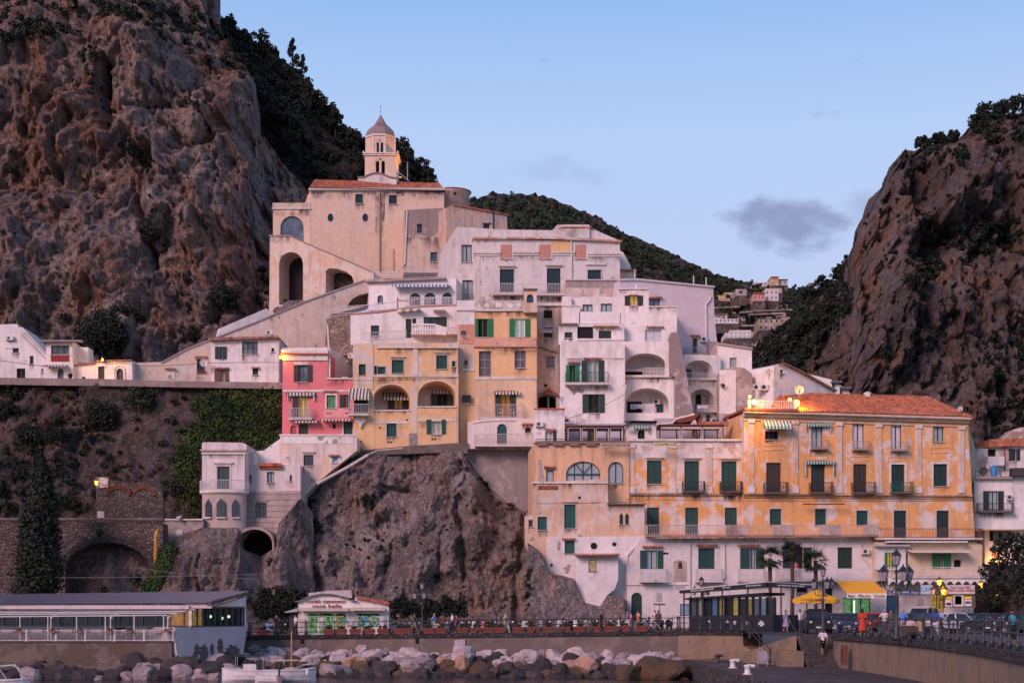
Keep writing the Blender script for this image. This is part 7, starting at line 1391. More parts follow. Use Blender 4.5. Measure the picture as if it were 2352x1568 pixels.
for i,(x0,y0,x1,y1,Y,sg,l)in enumerate(((1228,1156,1482,1150,145,2,'thin cable across the battered patched house'),(1440,1146,2235,1150,147,2.5,'long cable under the string course of the orange palazzo'),(1482,1243,2005,1240,144.6,3,'long cable hanging under the long balcony of the white building'),(812,874,1052,868,155,1.5,'cable along the string course over the yellow loggias'),(1290,965,1436,905,155.8,6,'cable sagging across the white house with the green doors'),(1090,800,1290,806,157.8,3,'cable across the tall narrow yellow house'))):
 mb=MB();mb.tube(cables(x0,y0,x1,y1,Fac(0,Y),sg,.15),.025,4);o=mb.build('cable',flat((.10,.08,.08)));tag(o,l,'cable')
 # ======== QUAY, STREET, STAIRS
def zd(px):return ip(px,[(565,3.55),(1558,4.0)])
EDGE=[(-60,125),(565,125),(1558,118),(1706,114.5),(1834,103.5),(1912,102.5),(1913,100),(2352,52),(2480,44)]
def ey(px):return ip(px,EDGE)
def G(px,Y,dz=0.):return Vector((WX(px,Y),Y,zd(px)+dz))
asph=flat((.05,.045,.047),.9,var=.35,sc_=.6)
pav=stonewall((.075,.062,.06),(.03,.025,.025),2.2,4,name='paving')
xs=[-60,200,565,800,1060,1300,1558,1706,1834,1912,1914,2000,2100,2200,2300,2400,2480]
mb=MB()
for a,b in zip(xs[:-1],xs[1:]):mb.quad(G(a,ey(a)),G(b,ey(b)),G(b,158),G(a,158))
o=mb.build('street',asph);o['kind']='structure'
mb=MB()
for a,b in zip(xs[:-1],xs[1:]):mb.quad(G(a,ey(a)+.02,.004),G(b,ey(b)+.02,.004),G(b,ey(b)+4.,.004),G(a,ey(a)+4.,.004))
o=mb.build('promenade',pav);o['kind']='structure'
kerb=stonewall((.06,.052,.055),(.03,.026,.026),2.5,6,name='lava_stone')
def strip(name,label,pts,z0,z1,th,m,cat='wall',rel=0):
 mb=MB()
 for p,q in zip(pts[:-1],pts[1:]):
  d=(Vector((q[0]-p[0],q[1]-p[1],0))).normalized();n=Vector((-d.y,d.x,0))*th
  A,B=Vector((p[0],p[1],0)),Vector((q[0],q[1],0))
  def Z(v,z):return Vector((v.x,v.y,z))
  zt0,zt1=p[2]+z1,q[2]+z1
  za,zb=(zt0-rel,zt1-rel)if rel else(z0,z0)
  mb.hexa([Z(A,za),Z(B,zb),Z(B,zt1),Z(A,zt0),Z(A+n,za),Z(B+n,zb),Z(B+n,zt1),Z(A+n,zt0)])
 o=mb.build(name,m);tag(o,label,cat);return o
def epts(a,b,n=8):return[(WX(x,ey(x)),ey(x),zd(x))for x in[a+(b-a)*i/n for i in range(n+1)]]
strip('quay_wall','long grey concrete sea wall under the promenade behind the boulders',epts(-60,1558),-1,-.22,.6,CONC)
strip('kerb','dark stone kerb along the promenade edge behind the boulders',[(x,y-.12,z-0)for x,y,z in epts(-60,1558)],0,.12,.5,kerb,'kerb',.33)
CON2=plaster((.235,.16,.105),(.17,.12,.09),amt=.45,dirt=.5,streak=.6,seed=141,bareamt=0,name='concrete')
w1=Fac(1558,118,1706,114.5)
H=House('quay_wall','tan concrete quay wall below the ticket kiosk','wall',w1,[(1556,1560),(1557,1455),(1706,1456),(1707,1482),(1744,1502),(1746,1560)],CON2,3).done()
strip('kerb','dark stone kerb at the quay edge below the ticket kiosk',[(x,y-.14,z)for x,y,z in epts(1558,1706,3)],0,.12,.5,kerb,'kerb',.3)
H=House('wing_wall','sloping tan concrete wing wall left of the harbour steps','wall',Fac(1706,108,1836,102),[(1700,1545),(1704,1500),(1764,1478),(1824,1459),(1836,1461),(1848,1545)],CON2,1.).done()
pp=epts(1914,2480,12)
strip('quay_wall','tall tan concrete quay wall running toward the viewer right of the steps',pp,1.,-.25,.7,CON2)
strip('kerb','dark stone kerb on top of the right-hand quay wall under the railing',[(x-.15,y,z)for x,y,z in pp],0,.14,.55,kerb,'kerb',.36)
mb=MB();mb.box((13.0,40,-1.5),(21.0,98.45,2.0));mb.box((13.0,98.45,-1.5),(19.0,115,2.0));o=mb.build('landing',stonewall((.085,.07,.075),(.05,.04,.042),1.6,9,name='landing_stone'));o['kind']='structure'
mb=MB()
for(a,b,z)in((1900,1958,2.0),):pass
mb=MB();mb.box((17.6,99.6,1.95),(19.08,103.8,3.0));o=mb.build('wall_block',CON2);tag(o,'tan concrete block closing the gap left of the harbour steps','wall')
root=thing('harbour_steps','dark stone steps climbing from the landing to the quay','steps',(20.2,98.5,2.0));mb=MB();ns=11
for i in range(ns):mb.box((19.1,98.5+i*.36,1.9),(21.45,103.6,2.0+(i+1)*2.0/ns-(.004 if i==ns-1 else 0)))
mb.build('step',flat((.055,.046,.05),.85,var=.4),root);mb=MB();mb.tube([(19.3,98.4,2.),(19.3,98.4,3.1),(18.6,103.,5.1)],.04,6);mb.build('handrail',flat(IRON),root)
for(x0,x1,y0,y1,l,c)in((1952,1957,1487,1510,'dark recessed slot in the right quay wall, left of two',98),(1976,1979,1484,1520,'narrow dark vertical slot in the right quay wall',96)):
 X0=WX(x0,96);
o=thing('service_box','rusty brown metal service box on the right-hand quay wall near the steps','box',(20.7,95,2.3));mb=MB();mb.box((20.55,94.6,2.3),(20.85,95.2,3.5));mb.build('casing',flat((.12,.05,.03)),o);mb=MB();mb.box((20.53,94.9,2.5),(20.56,95.1,3.3));mb.build('door',flat((.03,.02,.02)),o)
# -------- railings
def railing(label,pts,h=1.12,n_per=None,rails=3,r=.07,lath=True):
 pts=[Vector(p)for p in pts];root=thing('railing',label,'railing',pts[0]);im=flat((.03,.03,.035),.5)
 mb=MB()
 for k in range(rails):z=h*(.92-k*.36);mb.tube([p+Vector((0,0,z))for p in pts],.032,5)
 mb.build('rail',im,root)
 prof=[(.10,0),(.10,.05),(.14,.12),(.15,.2),(.10,.3),(.055,.36),(.05,.9),(.075,.95),(.05,1.0),(.085,1.05),(.085,1.1),(.03,1.17)]
 first=None
 for i,p in enumerate(pts):
  if first is None:
   mb=MB();mb.lathe(p,[(a*r/.07*1.,b*h/1.12)for a,b in prof],8);first=mb.build('post',im,root,True);p0=p
  else:
   c=first.copy();COL.objects.link(c);c.parent=root;c.location=p-p0
def pathpts(f,a,b,n,yo=.1,xo=0.,dz=.12):return[Vector((WX(a+(b-a)*i/n,ey(a+(b-a)*i/n)+yo)+xo,ey(a+(b-a)*i/n)+yo,zd(a+(b-a)*i/n)+dz))for i in range(n+1)]
railing('long dark iron railing along the promenade above the boulders',pathpts(0,572,1556,15),1.1)
railing('dark iron railing in front of the ticket kiosk',pathpts(0,1560,1704,6),1.1)
railing('nearest dark iron railing running along the right-hand quay edge',[Vector((WX(x,Y)+.12,Y,4.14))for Y in[99.5-2.15*i for i in range(25)]for x in[float(np.interp(-Y,[-100,-52,-44],[1914,2352,2480]))]],1.12)
railing('second iron railing along the road behind the right-hand pavement',[Vector((23.9-i*.16,103-2.6*i,4.0))for i in range(17)],1.0,rails=2,r=.05)
railing('sloping handrail of the ramp left of the harbour steps',[Vector((WX(x,Y),Y,z))for x,Y,z in((1706,114,4.1),(1722,111,3.6),(1745,107,2.9),(1768,103.5,2.1))],1.0,rails=2,r=.05)
o=thing('crowd_barrier','light metal crowd barrier leaning on the landing left of the ramp','barrier',WP(1751,1530,101));mb=MB();Fb=Fac(0,101);mb.tube([Fb.P(1740,1526),Fb.P(1741,1493),Fb.P(1761,1492),Fb.P(1763,1527)],.03,5)
for i in range(9):mb.tube([Fb.P(1742+i*2.3,1494),Fb.P(1742+i*2.4,1524)],.015,4)
fbox(mb,Fb,1742,1495,1761,1516,-.02,0);mb.build('frame',flat((.32,.31,.36),.4),o);mb=MB();mb.tube([Fb.P(1740,1526),Fb.P(1735,1534,.5)],.03,5);mb.tube([Fb.P(1762,1526),Fb.P(1758,1534,.5)],.03,5);mb.build('foot',flat((.3,.29,.3),.4),o)
for(x,Y,l,c)in((1683,96.5,'white iron bollard on the landing nearer the sea wall',(.62,.58,.58)),(1717,86.5,'white iron bollard on the landing nearest the viewer',(.62,.58,.58)),(1647,108,'dark rusty bollard behind the two white ones',(.07,.04,.035))):
 o=thing('bollard',l,'bollard',(WX(x,Y),Y,2.0));mb=MB();mb.lathe((WX(x,Y),Y,2.0),[(.26,0),(.26,.06),(.17,.1),(.17,.42),(.22,.46),(.22,.54),(.1,.58)],14);mb.build('post',flat(c,.5),o,True)
 mb=MB();mb.tube([(WX(x,Y),Y,2.48),(WX(x,Y)+.42,Y,2.5)],[.14,.1],10);mb.build('horn',flat(c,.5),o)
 if c[0]>.5:mb=MB();mb.box((WX(x,Y)-.3,Y-.3,2.0),(WX(x,Y)+.3,Y+.3,2.03));mb.build('base_plate',flat((.4,.16,.07)),o)
 # -------- boulders
BM=lambda c0,c1,sd:plaster(c0,c1,amt=.45,dirt=.28,streak=.0,seed=sd,scale=1.1,bare=tuple(x*.35 for x in c0),bareamt=.1,name='boulder_stone')
pale,midr,drk,orr,brn=BM((.46,.385,.39),(.34,.27,.265),41),BM((.24,.19,.195),(.34,.28,.28),43),BM((.028,.023,.025),(.05,.04,.04),44),BM((.38,.22,.15),(.28,.17,.13),45),BM((.09,.05,.025),(.05,.035,.025),46)
for i_,m_ in enumerate((pale,midr,drk,orr,brn)):m_.name='boulder_stone_'+'abcde'[i_]
protos=[]
for k in range(9):
 bm=bmesh.new();bmesh.ops.create_icosphere(bm,subdivisions=4,radius=1.)
 sd=Vector((k*13.7,k*3.1,0))
 pl=[(Vector(rs.normal(size=3)).normalized(),rs.uniform(.58,.9))for _ in range(14)]
 for v in bm.verts:
  n=v.co.normalized();r_=1.
  for pn,pd in pl:
   d=n.dot(pn)
   if d>0.05:r_=min(r_,pd/d)
  r_=min(r_,1.);v.co=n*(r_+.07*noise.fractal(n*1.8+sd,.9,2,4)+.018*noise.fractal(n*7+sd,.9,2,3)+.035*noise.voronoi(n*2.6+sd)[0][0])
 me=bpy.data.meshes.new('boulder');bm.to_mesh(me);bm.free();me.polygons.foreach_set('use_smooth',[False]*len(me.polygons));protos.append(me)
mesh_m={}
def boulder(x,y,z,r_,m,label):
 k=rs.randint(9);key=(k,m.name)
 if key not in mesh_m:
  me=protos[k].copy();me.materials.append(m);mesh_m[key]=me
 o=bpy.data.objects.new('boulder',mesh_m[key]);COL.objects.link(o);o.location=(x,y,z)
 o.scale=(r_*rs.uniform(.95,1.35),r_*rs.uniform(.8,1.1),r_*rs.uniform(.68,.9));o.rotation_euler=(rs.uniform(-.5,.5),rs.uniform(-.4,.4),rs.uniform(0,6.28))
 tag(o,label,'boulder','boulders of the breakwater')
marks=[(-60,400,'under the glazed restaurant wall'),(400,560,'in front of the pale peeling wall block'),(560,720,'behind the moored boats'),(720,900,'below the souvenir shop'),(900,1060,'below the promenade lamp post'),(1060,1230,'below the bare cliff'),(1230,1400,'below the white tiled bay'),(1400,1560,'below the arched green door'),(1560,1720,'against the tan quay wall')]
def mk(px):
 for a,b,l in marks:
  if a<=px<b:return l
 return 'by the landing'
rows=[(123.2,2.25,.78,[(pale,'pale pinkish'),(pale,'pale pinkish'),(midr,'grey')],'top row'),(121.8,2.0,.85,[(pale,'pale pinkish'),(midr,'grey'),(pale,'pale pinkish')],'second row'),(120.3,1.7,.85,[(midr,'grey'),(pale,'pale pinkish'),(pale,'pale pinkish'),(drk,'dark')],'middle'),(118.8,1.4,.92,[(drk,'dark'),(midr,'grey'),(pale,'pale pinkish'),(drk,'dark'),(orr,'orange-tinted')],'lower rows'),(117.2,1.1,1.0,[(drk,'dark wet'),(drk,'dark wet'),(brn,'wet brown')],'waterline'),(115.6,.85,.95,[(drk,'dark wet'),(drk,'dark wet'),(brn,'wet brown')],'waterline edge'),(114,.6,.9,[(drk,'dark wet')],'lowest edge')]
for ri,(Y,z,rr,ms,rn)in enumerate(rows):
 X=WX(548 if ri>0 else 575,Y)
 while X<(12.6 if ri<5 else 12.8):
  r_=rr*rs.uniform(.55,1.08);px=X/Y*FP+CX
  m,cn_=ms[rs.randint(len(ms))];yy=Y-max(0,px-1000)/560*4.2
  size='small' if r_<rr*.8 else('big' if r_>rr*1.1 else 'middling')
  boulder(X+r_*.6,yy+rs.uniform(-.5,.5),z+rs.uniform(-.25,.25),r_,m,f'{size} {cn_} boulder, {rn}, {mk(px)}');X+=r_*1.32
for(px,y,r_,m,l)in((1060,1508,1.15,pale,'largest pale boulder of the whole breakwater, beside the white square plaque'),(1480,1520,1.1,pale,'large pale rounded boulder near the right end of the breakwater'),(960,1530,1.25,midr,'broad grey-pink boulder in the middle of the breakwater'),(1450,1555,1.8,brn,'huge wet brown boulder at the waterline on the right'),(1530,1550,2.0,brn,'huge tan-topped boulder beside the landing'),(1640,1545,1.3,brn,'rusty orange wet boulder at the edge of the landing'),(1350,1530,1.1,orr,'orange boulder above the waterline below the white bay'),(1062,1528,1.0,orr,'angular orange boulder right of the centre of the breakwater'),(775,1546,1.25,midr,'smooth rounded grey boulder low on the heap right of the boats'),(490,1528,1.3,pale,'pale boulder against the peeling wall block')):
 Y=118-(y-1500)*.075-(3.5 if px>1300 else 0);p=WP(px,y,Y);boulder(p.x,p.y,p.z,r_,m,l)
for k,(Y,z)in enumerate(((112.6,1.2),(110.9,.9),(109.4,.65))):
 X=WX(-40,Y)
 while X<WX(548,Y):
  r_=rs.uniform(.7,1.15);px=X/Y*FP+CX;size='small' if r_<.85 else 'big'
  boulder(X,Y+rs.uniform(-.3,.3),z+(px>300)*.25+rs.uniform(-.2,.25),r_,drk if rs.rand()<.85 else midr,f'{size} dark wet boulder {mk(px)}');X+=r_*1.35
  # -------- restaurant
RF=Fac(0,114)
root=thing('restaurant','long low glazed seaside restaurant with a corrugated grey roof','restaurant',WP(280,1540,114))
mb=MB();A,B,C_,D_=WP(-70,1389,113.6),WP(488,1384,113.6),WP(572,1357,122),WP(-70,1365,122);nx=190;V=[]
for j,(P,Q)in enumerate(((A,B),(D_,C_))):
 for i in range(nx*4+1):u=i/(nx*4);p=P.lerp(Q,u);V.append((p.x,p.y,p.z+.045*math.sin(i*math.pi/2)))
n_=nx*4+1;npmesh('corrugated_roof',np.array(V),np.array([(i,i+1,i+1+n_,i+n_)for i in range(nx*4)]),flat((.27,.23,.26),.5),root)
mb=MB();fbox(mb,RF,-70,1389,436,1398,.0,.35);fbox(mb,RF,436,1388,487,1396,-.1,.2);mb.build('fascia',plaster((.6,.5,.5),amt=.2,seed=3),root)
mb=MB();mb.hexa([WP(484,1388,113.5),WP(571,1363,121.9),WP(572,1357,121.9),WP(486,1382,113.5)]+[p+Vector((-.4,.2,0))for p in(WP(484,1388,113.5),WP(571,1363,121.9),WP(572,1357,121.9),WP(486,1382,113.5))]);mb.build('barge_board',flat((.06,.06,.07)),root)
RE=Fac(438,113.8,563,121.5)
mb=MB();fpoly(mb,RE,[(486,1395),(563,1370),(563,1396),(486,1396)],-.2,0);mb.build('gable_panel',WH(3),root)
fr=flat((.03,.05,.05),.5);mb=MB()
for i in range(16):x=-60+i*32;fbox(mb,RF,x,1398,x+2.4,1440,-.3,-.18)
fbox(mb,RF,-70,1436,440,1440,-.3,-.16);mb.build('window_frame',fr,root)
mb=MB();fbox(mb,RF,-70,1396,385,1440,-.4,-.3);mb.build('window_glass',glass((.015,.02,.025),.1),root)
mb=MB();fbox(mb,RF,385,1396,438,1440,-.4,-.3);mb.build('lit_window',emit((.5,.25,.07),.45),root)
mb=MB()
for i in range(10):x=440+i*13.4;fbox(mb,RE,x,1394,x+1.8,1438,-.1,0)
fbox(mb,RE,438,1392,563,1396,-.1,.02);fbox(mb,RE,438,1436,563,1439,-.1,.02);mb.build('window_frame',fr,root)
mb=MB();fbox(mb,RE,472,1396,562,1438,-.3,-.2);mb.build('window_glass',glass((.02,.03,.035),.1),root);mb=MB();fbox(mb,RE,440,1403,470,1437,-.3,-.2);mb.build('lit_window',emit((.5,.3,.08),.45),root)
for(x,y,c)in((487,1415,(.5,.75,.55)),(514,1419,(.25,.5,.15)),(529,1415,(.5,.7,.5))):mb=MB();mb.ball(RE.P(x,y,-.15),.12,8,6);mb.build('interior_lamp',glow(c,1.5),root)
mb=MB();fbox(mb,RF,435,1396,441,1440,-.2,.15);fbox(mb,RE,561,1368,564,1440,-.2,.05);mb.build('corner_post',WH(2),root)
mb=MB();fpoly(mb,Fac(403,112.8,566,118.5),[(402,1440),(566,1438),(565,1462),(558,1500),(540,1500),(520,1520),(470,1538),(410,1545),(408,1510),(404,1480)],-3,0);mb.build('white_block',plaster((.50,.45,.50),(.42,.38,.42),amt=.2,dirt=.35,streak=.15,seed=151,bareamt=.0),root)
FWB=Fac(403,112.8,566,118.5);mb=MB()
for(cx_,cy_,rx,ry)in((452,1492,6,14),(468,1497,11,17),(463,1515,6,10),(487,1490,5,13),(506,1486,7,20),(534,1494,15,14),(520,1502,8,8),(446,1506,4,9)):
 pts=[(cx_+rx*math.cos(a*math.pi/9)*(1+.3*math.sin(a*2.7+cx_)),cy_+ry*math.sin(a*math.pi/9)*(1+.25*math.cos(a*3.9+cy_)))for a in range(18)];fpoly(mb,FWB,pts,0,.01+.0021*(cx_%7))
mb.build('fallen_plaster',flat((.10,.08,.085),.9),root)
mb=MB();fbox(mb,RF,-70,1473,403,1560,-3,1.2);fbox(mb,RF,-70,1520,412,1565,1.2,1.9);mb.build('base_wall',plaster((.10,.07,.055),(.15,.115,.10),amt=.45,dirt=.6,streak=.5,seed=152,bareamt=0,name='dark_concrete'),root)
mb=MB();fbox(mb,RF,397,1441,403,1474,.0,1.3);mb.build('end_pier',CONC,root);mb=MB();fbox(mb,RF,-70,1470,403,1473,-.4,1.3);mb.build('terrace_floor',CONC,root)
FT2=Fac(0,112.9)
wm=flat((.62,.58,.58),.45);mb=MB()
for x in(46,110,117,176,242,254,308,376,385):mb.tube([FT2.P(x,1472),FT2.P(x,1413)],.05,6)
for y,o_ in((1402,-.5),(1406,-.2),(1410,.1),(1415,.3)):mb.tube([FT2.P(-70,y+1,o_*2),FT2.P(440-(y-1402)*4,y-3,o_*2)],.045,5)
for x in(117,254,385):mb.tube([FT2.P(x,1420,0),FT2.P(x+6,1413,0),FT2.P(x+30,1404,-.9)],.05,5)
mb.build('pergola_frame',wm,root)
FT3=Fac(0,112.65);fr_=thing('lattice_fence','white diagonal lattice fence along the restaurant terrace','fence',FT3.P(200,1474))
for i in range(-1,6):
 x0=-6+i*67.5;x1=x0+66;mb=MB();mb.tube([FT3.P(x0,1472),FT3.P(x0,1445)],.05,5);mb.tube([FT3.P(x1,1472),FT3.P(x1,1445)],.05,5)
 mb.tube([FT3.P(x0,1447),FT3.P(x1,1447)],.03,4);mb.tube([FT3.P(x0,1470),FT3.P(x1,1470)],.03,4)
 for k in range(-5,14):
  for sg in((1,0),(-1,0)):
   pass
 for k in range(17):
  a=x0-20+k*5.4;s_=1
  xa,xb=a,a+22;ya,yb=1470,1448
  if xa<x0:ya-=(x0-xa);xa=x0
  if xb>x1:yb+=(xb-x1);xb=x1
  if xb-xa>1.5:
   if i%2:mb.tube([FT3.P(x0+x1-xa,ya),FT3.P(x0+x1-xb,yb)],.018,4,False)
   else:mb.tube([FT3.P(xa,ya),FT3.P(xb,yb)],.018,4,False)
 mb.build('lattice_panel',wm,fr_)
for x in(45,121,183,252,298,383):
 o=thing('window_box','terracotta window box hanging on the white lattice fence of the restaurant','flower box',FT3.P(x,1452,.1),'window boxes on the lattice fence');mb=MB();fbox(mb,FT3,x-6,1446,x+7,1451,.05,.3);mb.build('box',flat((.22,.07,.05)),o);c,rr=clumps(FT3.P(x,1444,.15),.22,4,rs,(1.3,.5,.7));leafobj('plant',[blobs(c,rr,20,.12,rs)],LV_dry if x%2 else LV_mid,o)
for x in range(20,390,34):
 o=thing('restaurant_table','table under a pale cloth behind the white lattice fence','table',WP(x,1468,113.6),'restaurant terrace tables');p=WP(x,1468,113.6);mb=MB();mb.box((p.x-.38,p.y-.3,p.z+.5),(p.x+.38,p.y+.3,p.z+.78));mb.build('tablecloth',flat((.24,.17,.17)),o);mb=MB();mb.tube([p,p+Vector((0,0,.7))],.05,6);mb.build('leg',flat(IRON),o)
 # -------- souvenir shop
SF=Fac(684,131,895,132);root=thing('souvenir_shop','small white souvenir shop with red writing on a curved gable and lit windows','shop',SF.P(790,1460))
pts=[(684,1462),(685,1382),(690,1379),(700,1374)]+[(700+95*i/12,1374-9*math.sin(math.pi*i/12))for i in range(1,12)]+[(796,1373),(804,1378),(817,1380),(818,1371),(893,1390),(893,1462)]
holes=[(archpts(708,1409,730,1455,3),.4),(archpts(733,1408,766,1455,3),.4),(archpts(772,1408,794,1455,3),.4),(archpts(820,1407,872,1440,3),.4)]
mb=MB();wall(mb,SF,pts,holes,.3,6);mb.build('wall',WH(161,dirt=.2),root)
SB=SF.back(.45)
for h_,c in zip(holes,((.30,.52,.22),(.22,.5,.16),(.42,.40,.16),(.36,.55,.38))):
 xs_=[p[0]for p in h_[0]];ys_=[p[1]for p in h_[0]];mb=MB();fbox(mb,SB,min(xs_)-1,min(ys_)-1,max(xs_)+1,max(ys_)+1,-.3,-.2);mb.build('lit_interior',emit(c,.62),root)
 for k in range(int((max(xs_)-min(xs_))/5)*5):
  x,y=rs.uniform(min(xs_)+1,max(xs_)-3),rs.uniform(min(ys_)+4,max(ys_)-5);mb=MB();fbox(mb,SB,x,y,x+rs.uniform(1.5,4),y+rs.uniform(2,6),-.1+.01*k,-.08+.01*k);mb.build('goods',flat([(.5,.5,.5),(.05,.05,.05),(.6,.5,.3),(.1,.3,.35),(.15,.12,.1)][k%5]),root)
 mb=MB();fbox(mb,SB,min(xs_),1408,max(xs_),1413,.0,.06);mb.build('window_header',flat((.02,.05,.05)),root)
mb=MB();tp=[(678,1383),(690,1380),(700,1374)]+[(700+95*i/12,1374-9*math.sin(math.pi*i/12))for i in range(1,12)]+[(796,1373),(806,1380),(819,1381)]
for p,q in zip(tp[:-1],tp[1:]):fpoly(mb,SF,[(p[0],p[1]-3),(q[0],q[1]-3),q,p],-.1,.3)
mb.build('curved_coping',stonewall((.35,.32,.32),(.1,.1,.1),4,2),root)
a_,b_,c_,d_=SF.P(817,1376,.4),SF.P(897,1392,.4),SF.back(2).P(890,1383),SF.back(2).P(818,1370);tileroof('tile_roof',a_,b_,c_,d_,root,16,4,tilemat(4,(.5,.13,.06)))
mb=MB();fpoly(mb,SF.back(3),[(708,1376),(709,1361),(755,1356),(806,1354),(809,1372)],-2,0);mb.build('roof_block',plaster((.5,.42,.42),amt=.3,seed=5),root)
redm=(.28,.03,.03);textmesh('corals cammeos',.50,SF.P(749,1380,.05),SF,flat(redm),root,xw=3.35,depth=.03);textmesh('cose belle',.46,SF.P(751,1391,.05),SF,flat(redm),root,xw=2.5,depth=.03)
Hs=House.__new__(House);Hs.F=SF;Hs.root=root;Hs.m=WH(1)
Hs.awning(686,800,1396,1399,.9,flat((.56,.48,.40)),4);Hs.awning(803,883,1395,1398,.9,flat((.56,.48,.40)),4)
mb=MB();fpoly(mb,SF,[(653,1405),(684,1395),(684,1404),(655,1406)],-3,.3);mb.build('side_canopy',flat((.4,.38,.38)),root);mb=MB();fbox(mb,SF,664,1406,686,1460,-3,-.4);mb.build('side_shed',flat((.05,.04,.045)),root)
lamp('AREA',SF.P(750,1440,.9),40,(.8,1,.75),.5).rotation_euler=(R(-90),0,0)
for(x,c,y0,y1)in((692,(.5,.42,.36),1422,1455),(702,(.3,.28,.3),1422,1452),(805,(.5,.48,.5),1420,1434),(816,(.35,.35,.4),1420,1436),(876,(.55,.5,.55),1414,1440),(793,(.05,.3,.38),1420,1430),(837,(.05,.3,.45),1415,1434)):
 o=thing('hanging_garment','garment hung for sale outside the souvenir shop','garment',SF.P(x,y1,.5),'clothes on show at the souvenir shop');mb=MB();P_=[SF.P(x-4,y0,.5),SF.P(x+4,y0,.5),SF.P(x+4.6,y1,.55),SF.P(x-4.6,y1,.45)];fpoly(mb,SF,[(x-3,y0),(x-6,y0+5),(x-5,y0+7),(x-3.4,y0+5),(x-4,y1),(x+4,y1),(x+3.4,y0+5),(x+5,y0+7),(x+6,y0+5),(x+3,y0)],.4,.46);mb.build('cloth',flat(c,.9),o);mb=MB();mb.tube([SF.P(x,y0-3,.43),SF.P(x,y0,.43)],.02,4);mb.build('hanger',flat(IRON),o)
o=thing('white_plaque','white square plaque on the sea wall above the boulders','plaque',WP(1057,1485,121));mb=MB();Fq=Fac(0,ey(1057)-.25);fpoly(mb,Fq,[(1045,1488),(1044,1469),(1068,1468),(1068,1488)],-.3,0);mb.build('tablet',flat((.42,.35,.37),.9,var=.25),o)
for x,l in((695,'dark square drain hole in the sea wall below the souvenir shop'),(958,'dark square drain hole in the sea wall below the three-armed lamp')):
 Fq=Fac(0,ey(x)-.06);o=thing('drain',l,'drain',Fq.P(x,1478));mb=MB();fbox(mb,Fq,x-4,1464,x+4,1477,0,.05);mb.build('opening',DARK,o);mb=MB();fbox(mb,Fq,x-5,1478,x+5,1500,0,.04);mb.build('stain_apron',CONC,o)
 # -------- kiosk
K1=Fac(1568,126.5,1764,118.5);K2=Fac(1764,118.5,1858,121);blk=flat((.018,.018,.022),.4);root=thing('ticket_kiosk','black ferry ticket kiosk with lettered fascia under a flat canopy','kiosk',K1.P(1700,1452))
mb=MB();fpoly(mb,K1,[(1566,1356),(1765,1337),(1765,1348),(1567,1362)],-.3,.3);fpoly(mb,K2,[(1764,1337),(1859,1342),(1858,1350),(1764,1348)],-.3,.3);mb.build('fascia',blk,root)
mb=MB();q=[K1.P(1565,1353,.4),K1.P(1765,1334,.4),K2.P(1860,1341,.4),K2.P(1850,1341,-6),K1.P(1620,1346,-6)];mb.add(q+[p-Vector((0,0,.1))for p in q],[(0,1,2,3,4),(9,8,7,6,5)]+[(i,i+5,(i+1)%5+5,(i+1)%5)for i in range(5)]);mb.build('canopy_roof',plaster((.55,.48,.48),amt=.2,seed=2),root)
def slopetext(F,s,x0,y0,x1,y1,h):
 px=1/F.s(x0);o=textmesh(s,h*px,F.P((x0+x1)/2,(y0+y1)/2,.31),F,flat((.62,.6,.6)),root,xw=(x1-x0)*px*.97)
 sl_=(F.P(x1,y1).z-F.P(x0,y0).z)/(F.P(x1,y1)-F.P(x0,y0)).dot(F.t);c=F.P((x0+x1)/2,(y0+y1)/2,.31)-OFF[root.name]
 for v in o.data.vertices:v.co.z+=(v.co-c).dot(F.t)*sl_
slopetext(K1,'POSITANO - SALERNO - GROTTA DELLO SMERALDO - CAPRI - ISCHIA - SORRENTO',1580,1358,1658,1350.5,5);slopetext(K1,'FERRY  TICKETS',1662,1350,1688,1347.5,5);slopetext(K1,'FERRY TICKETS TO: POSITANO - SALERNO',1712,1346,1762,1342.5,5);slopetext(K2,'GROTTA DELLO SMERALDO - CAPRI - ISCHIA - SORRENTO',1766,1343,1856,1347,5)
def post(F,x,yt,yb=1452,o_=0.,r_=.06):mb=MB();mb.tube([F.P(x,yb,o_),F.P(x,yt,o_)],r_,6);mb.build('post',blk,root)
for x,y in((1571,1360),(1614,1357),(1659,1353),(1718,1349)):post(K1,x,y)
for x,y in((1794,1349),(1823,1350),(1853,1350)):post(K2,x,y)
Kb=K1.back(1.2)
mb=MB();fpoly(mb,Kb,[(1578,1373),(1760,1360),(1762,1366),(1580,1377)],-2,.3);mb.build('inner_roof',blk,root)
mb=MB();fpoly(mb,Kb,[(1583,1413),(1775,1411),(1775,1456),(1583,1450)],-3,0);mb.build('counter_panel',flat((.02,.02,.03),.35),root)
mb=MB()
for i in range(13):x=1583+i*16;fbox(mb,Kb,x,1370,x+2.6,1413,-.2,.02)
mb.build('mullion',blk,root)
cols_=[(.10,.13,.16),(.3,.3,.24),(.02,.02,.03),(.1,.22,.42),(.35,.3,.1),(.02,.02,.02),(.5,.45,.12),(.03,.03,.03),(.3,.26,.08),(.12,.15,.2),(.2,.28,.4),(.03,.04,.05)]
for i,c in enumerate(cols_):mb=MB();x=1585.6+i*16;fbox(mb,Kb,x,1374,x+13.4,1413,-.4,-.15);mb.build('lit_pane',emit(c,.27),root)
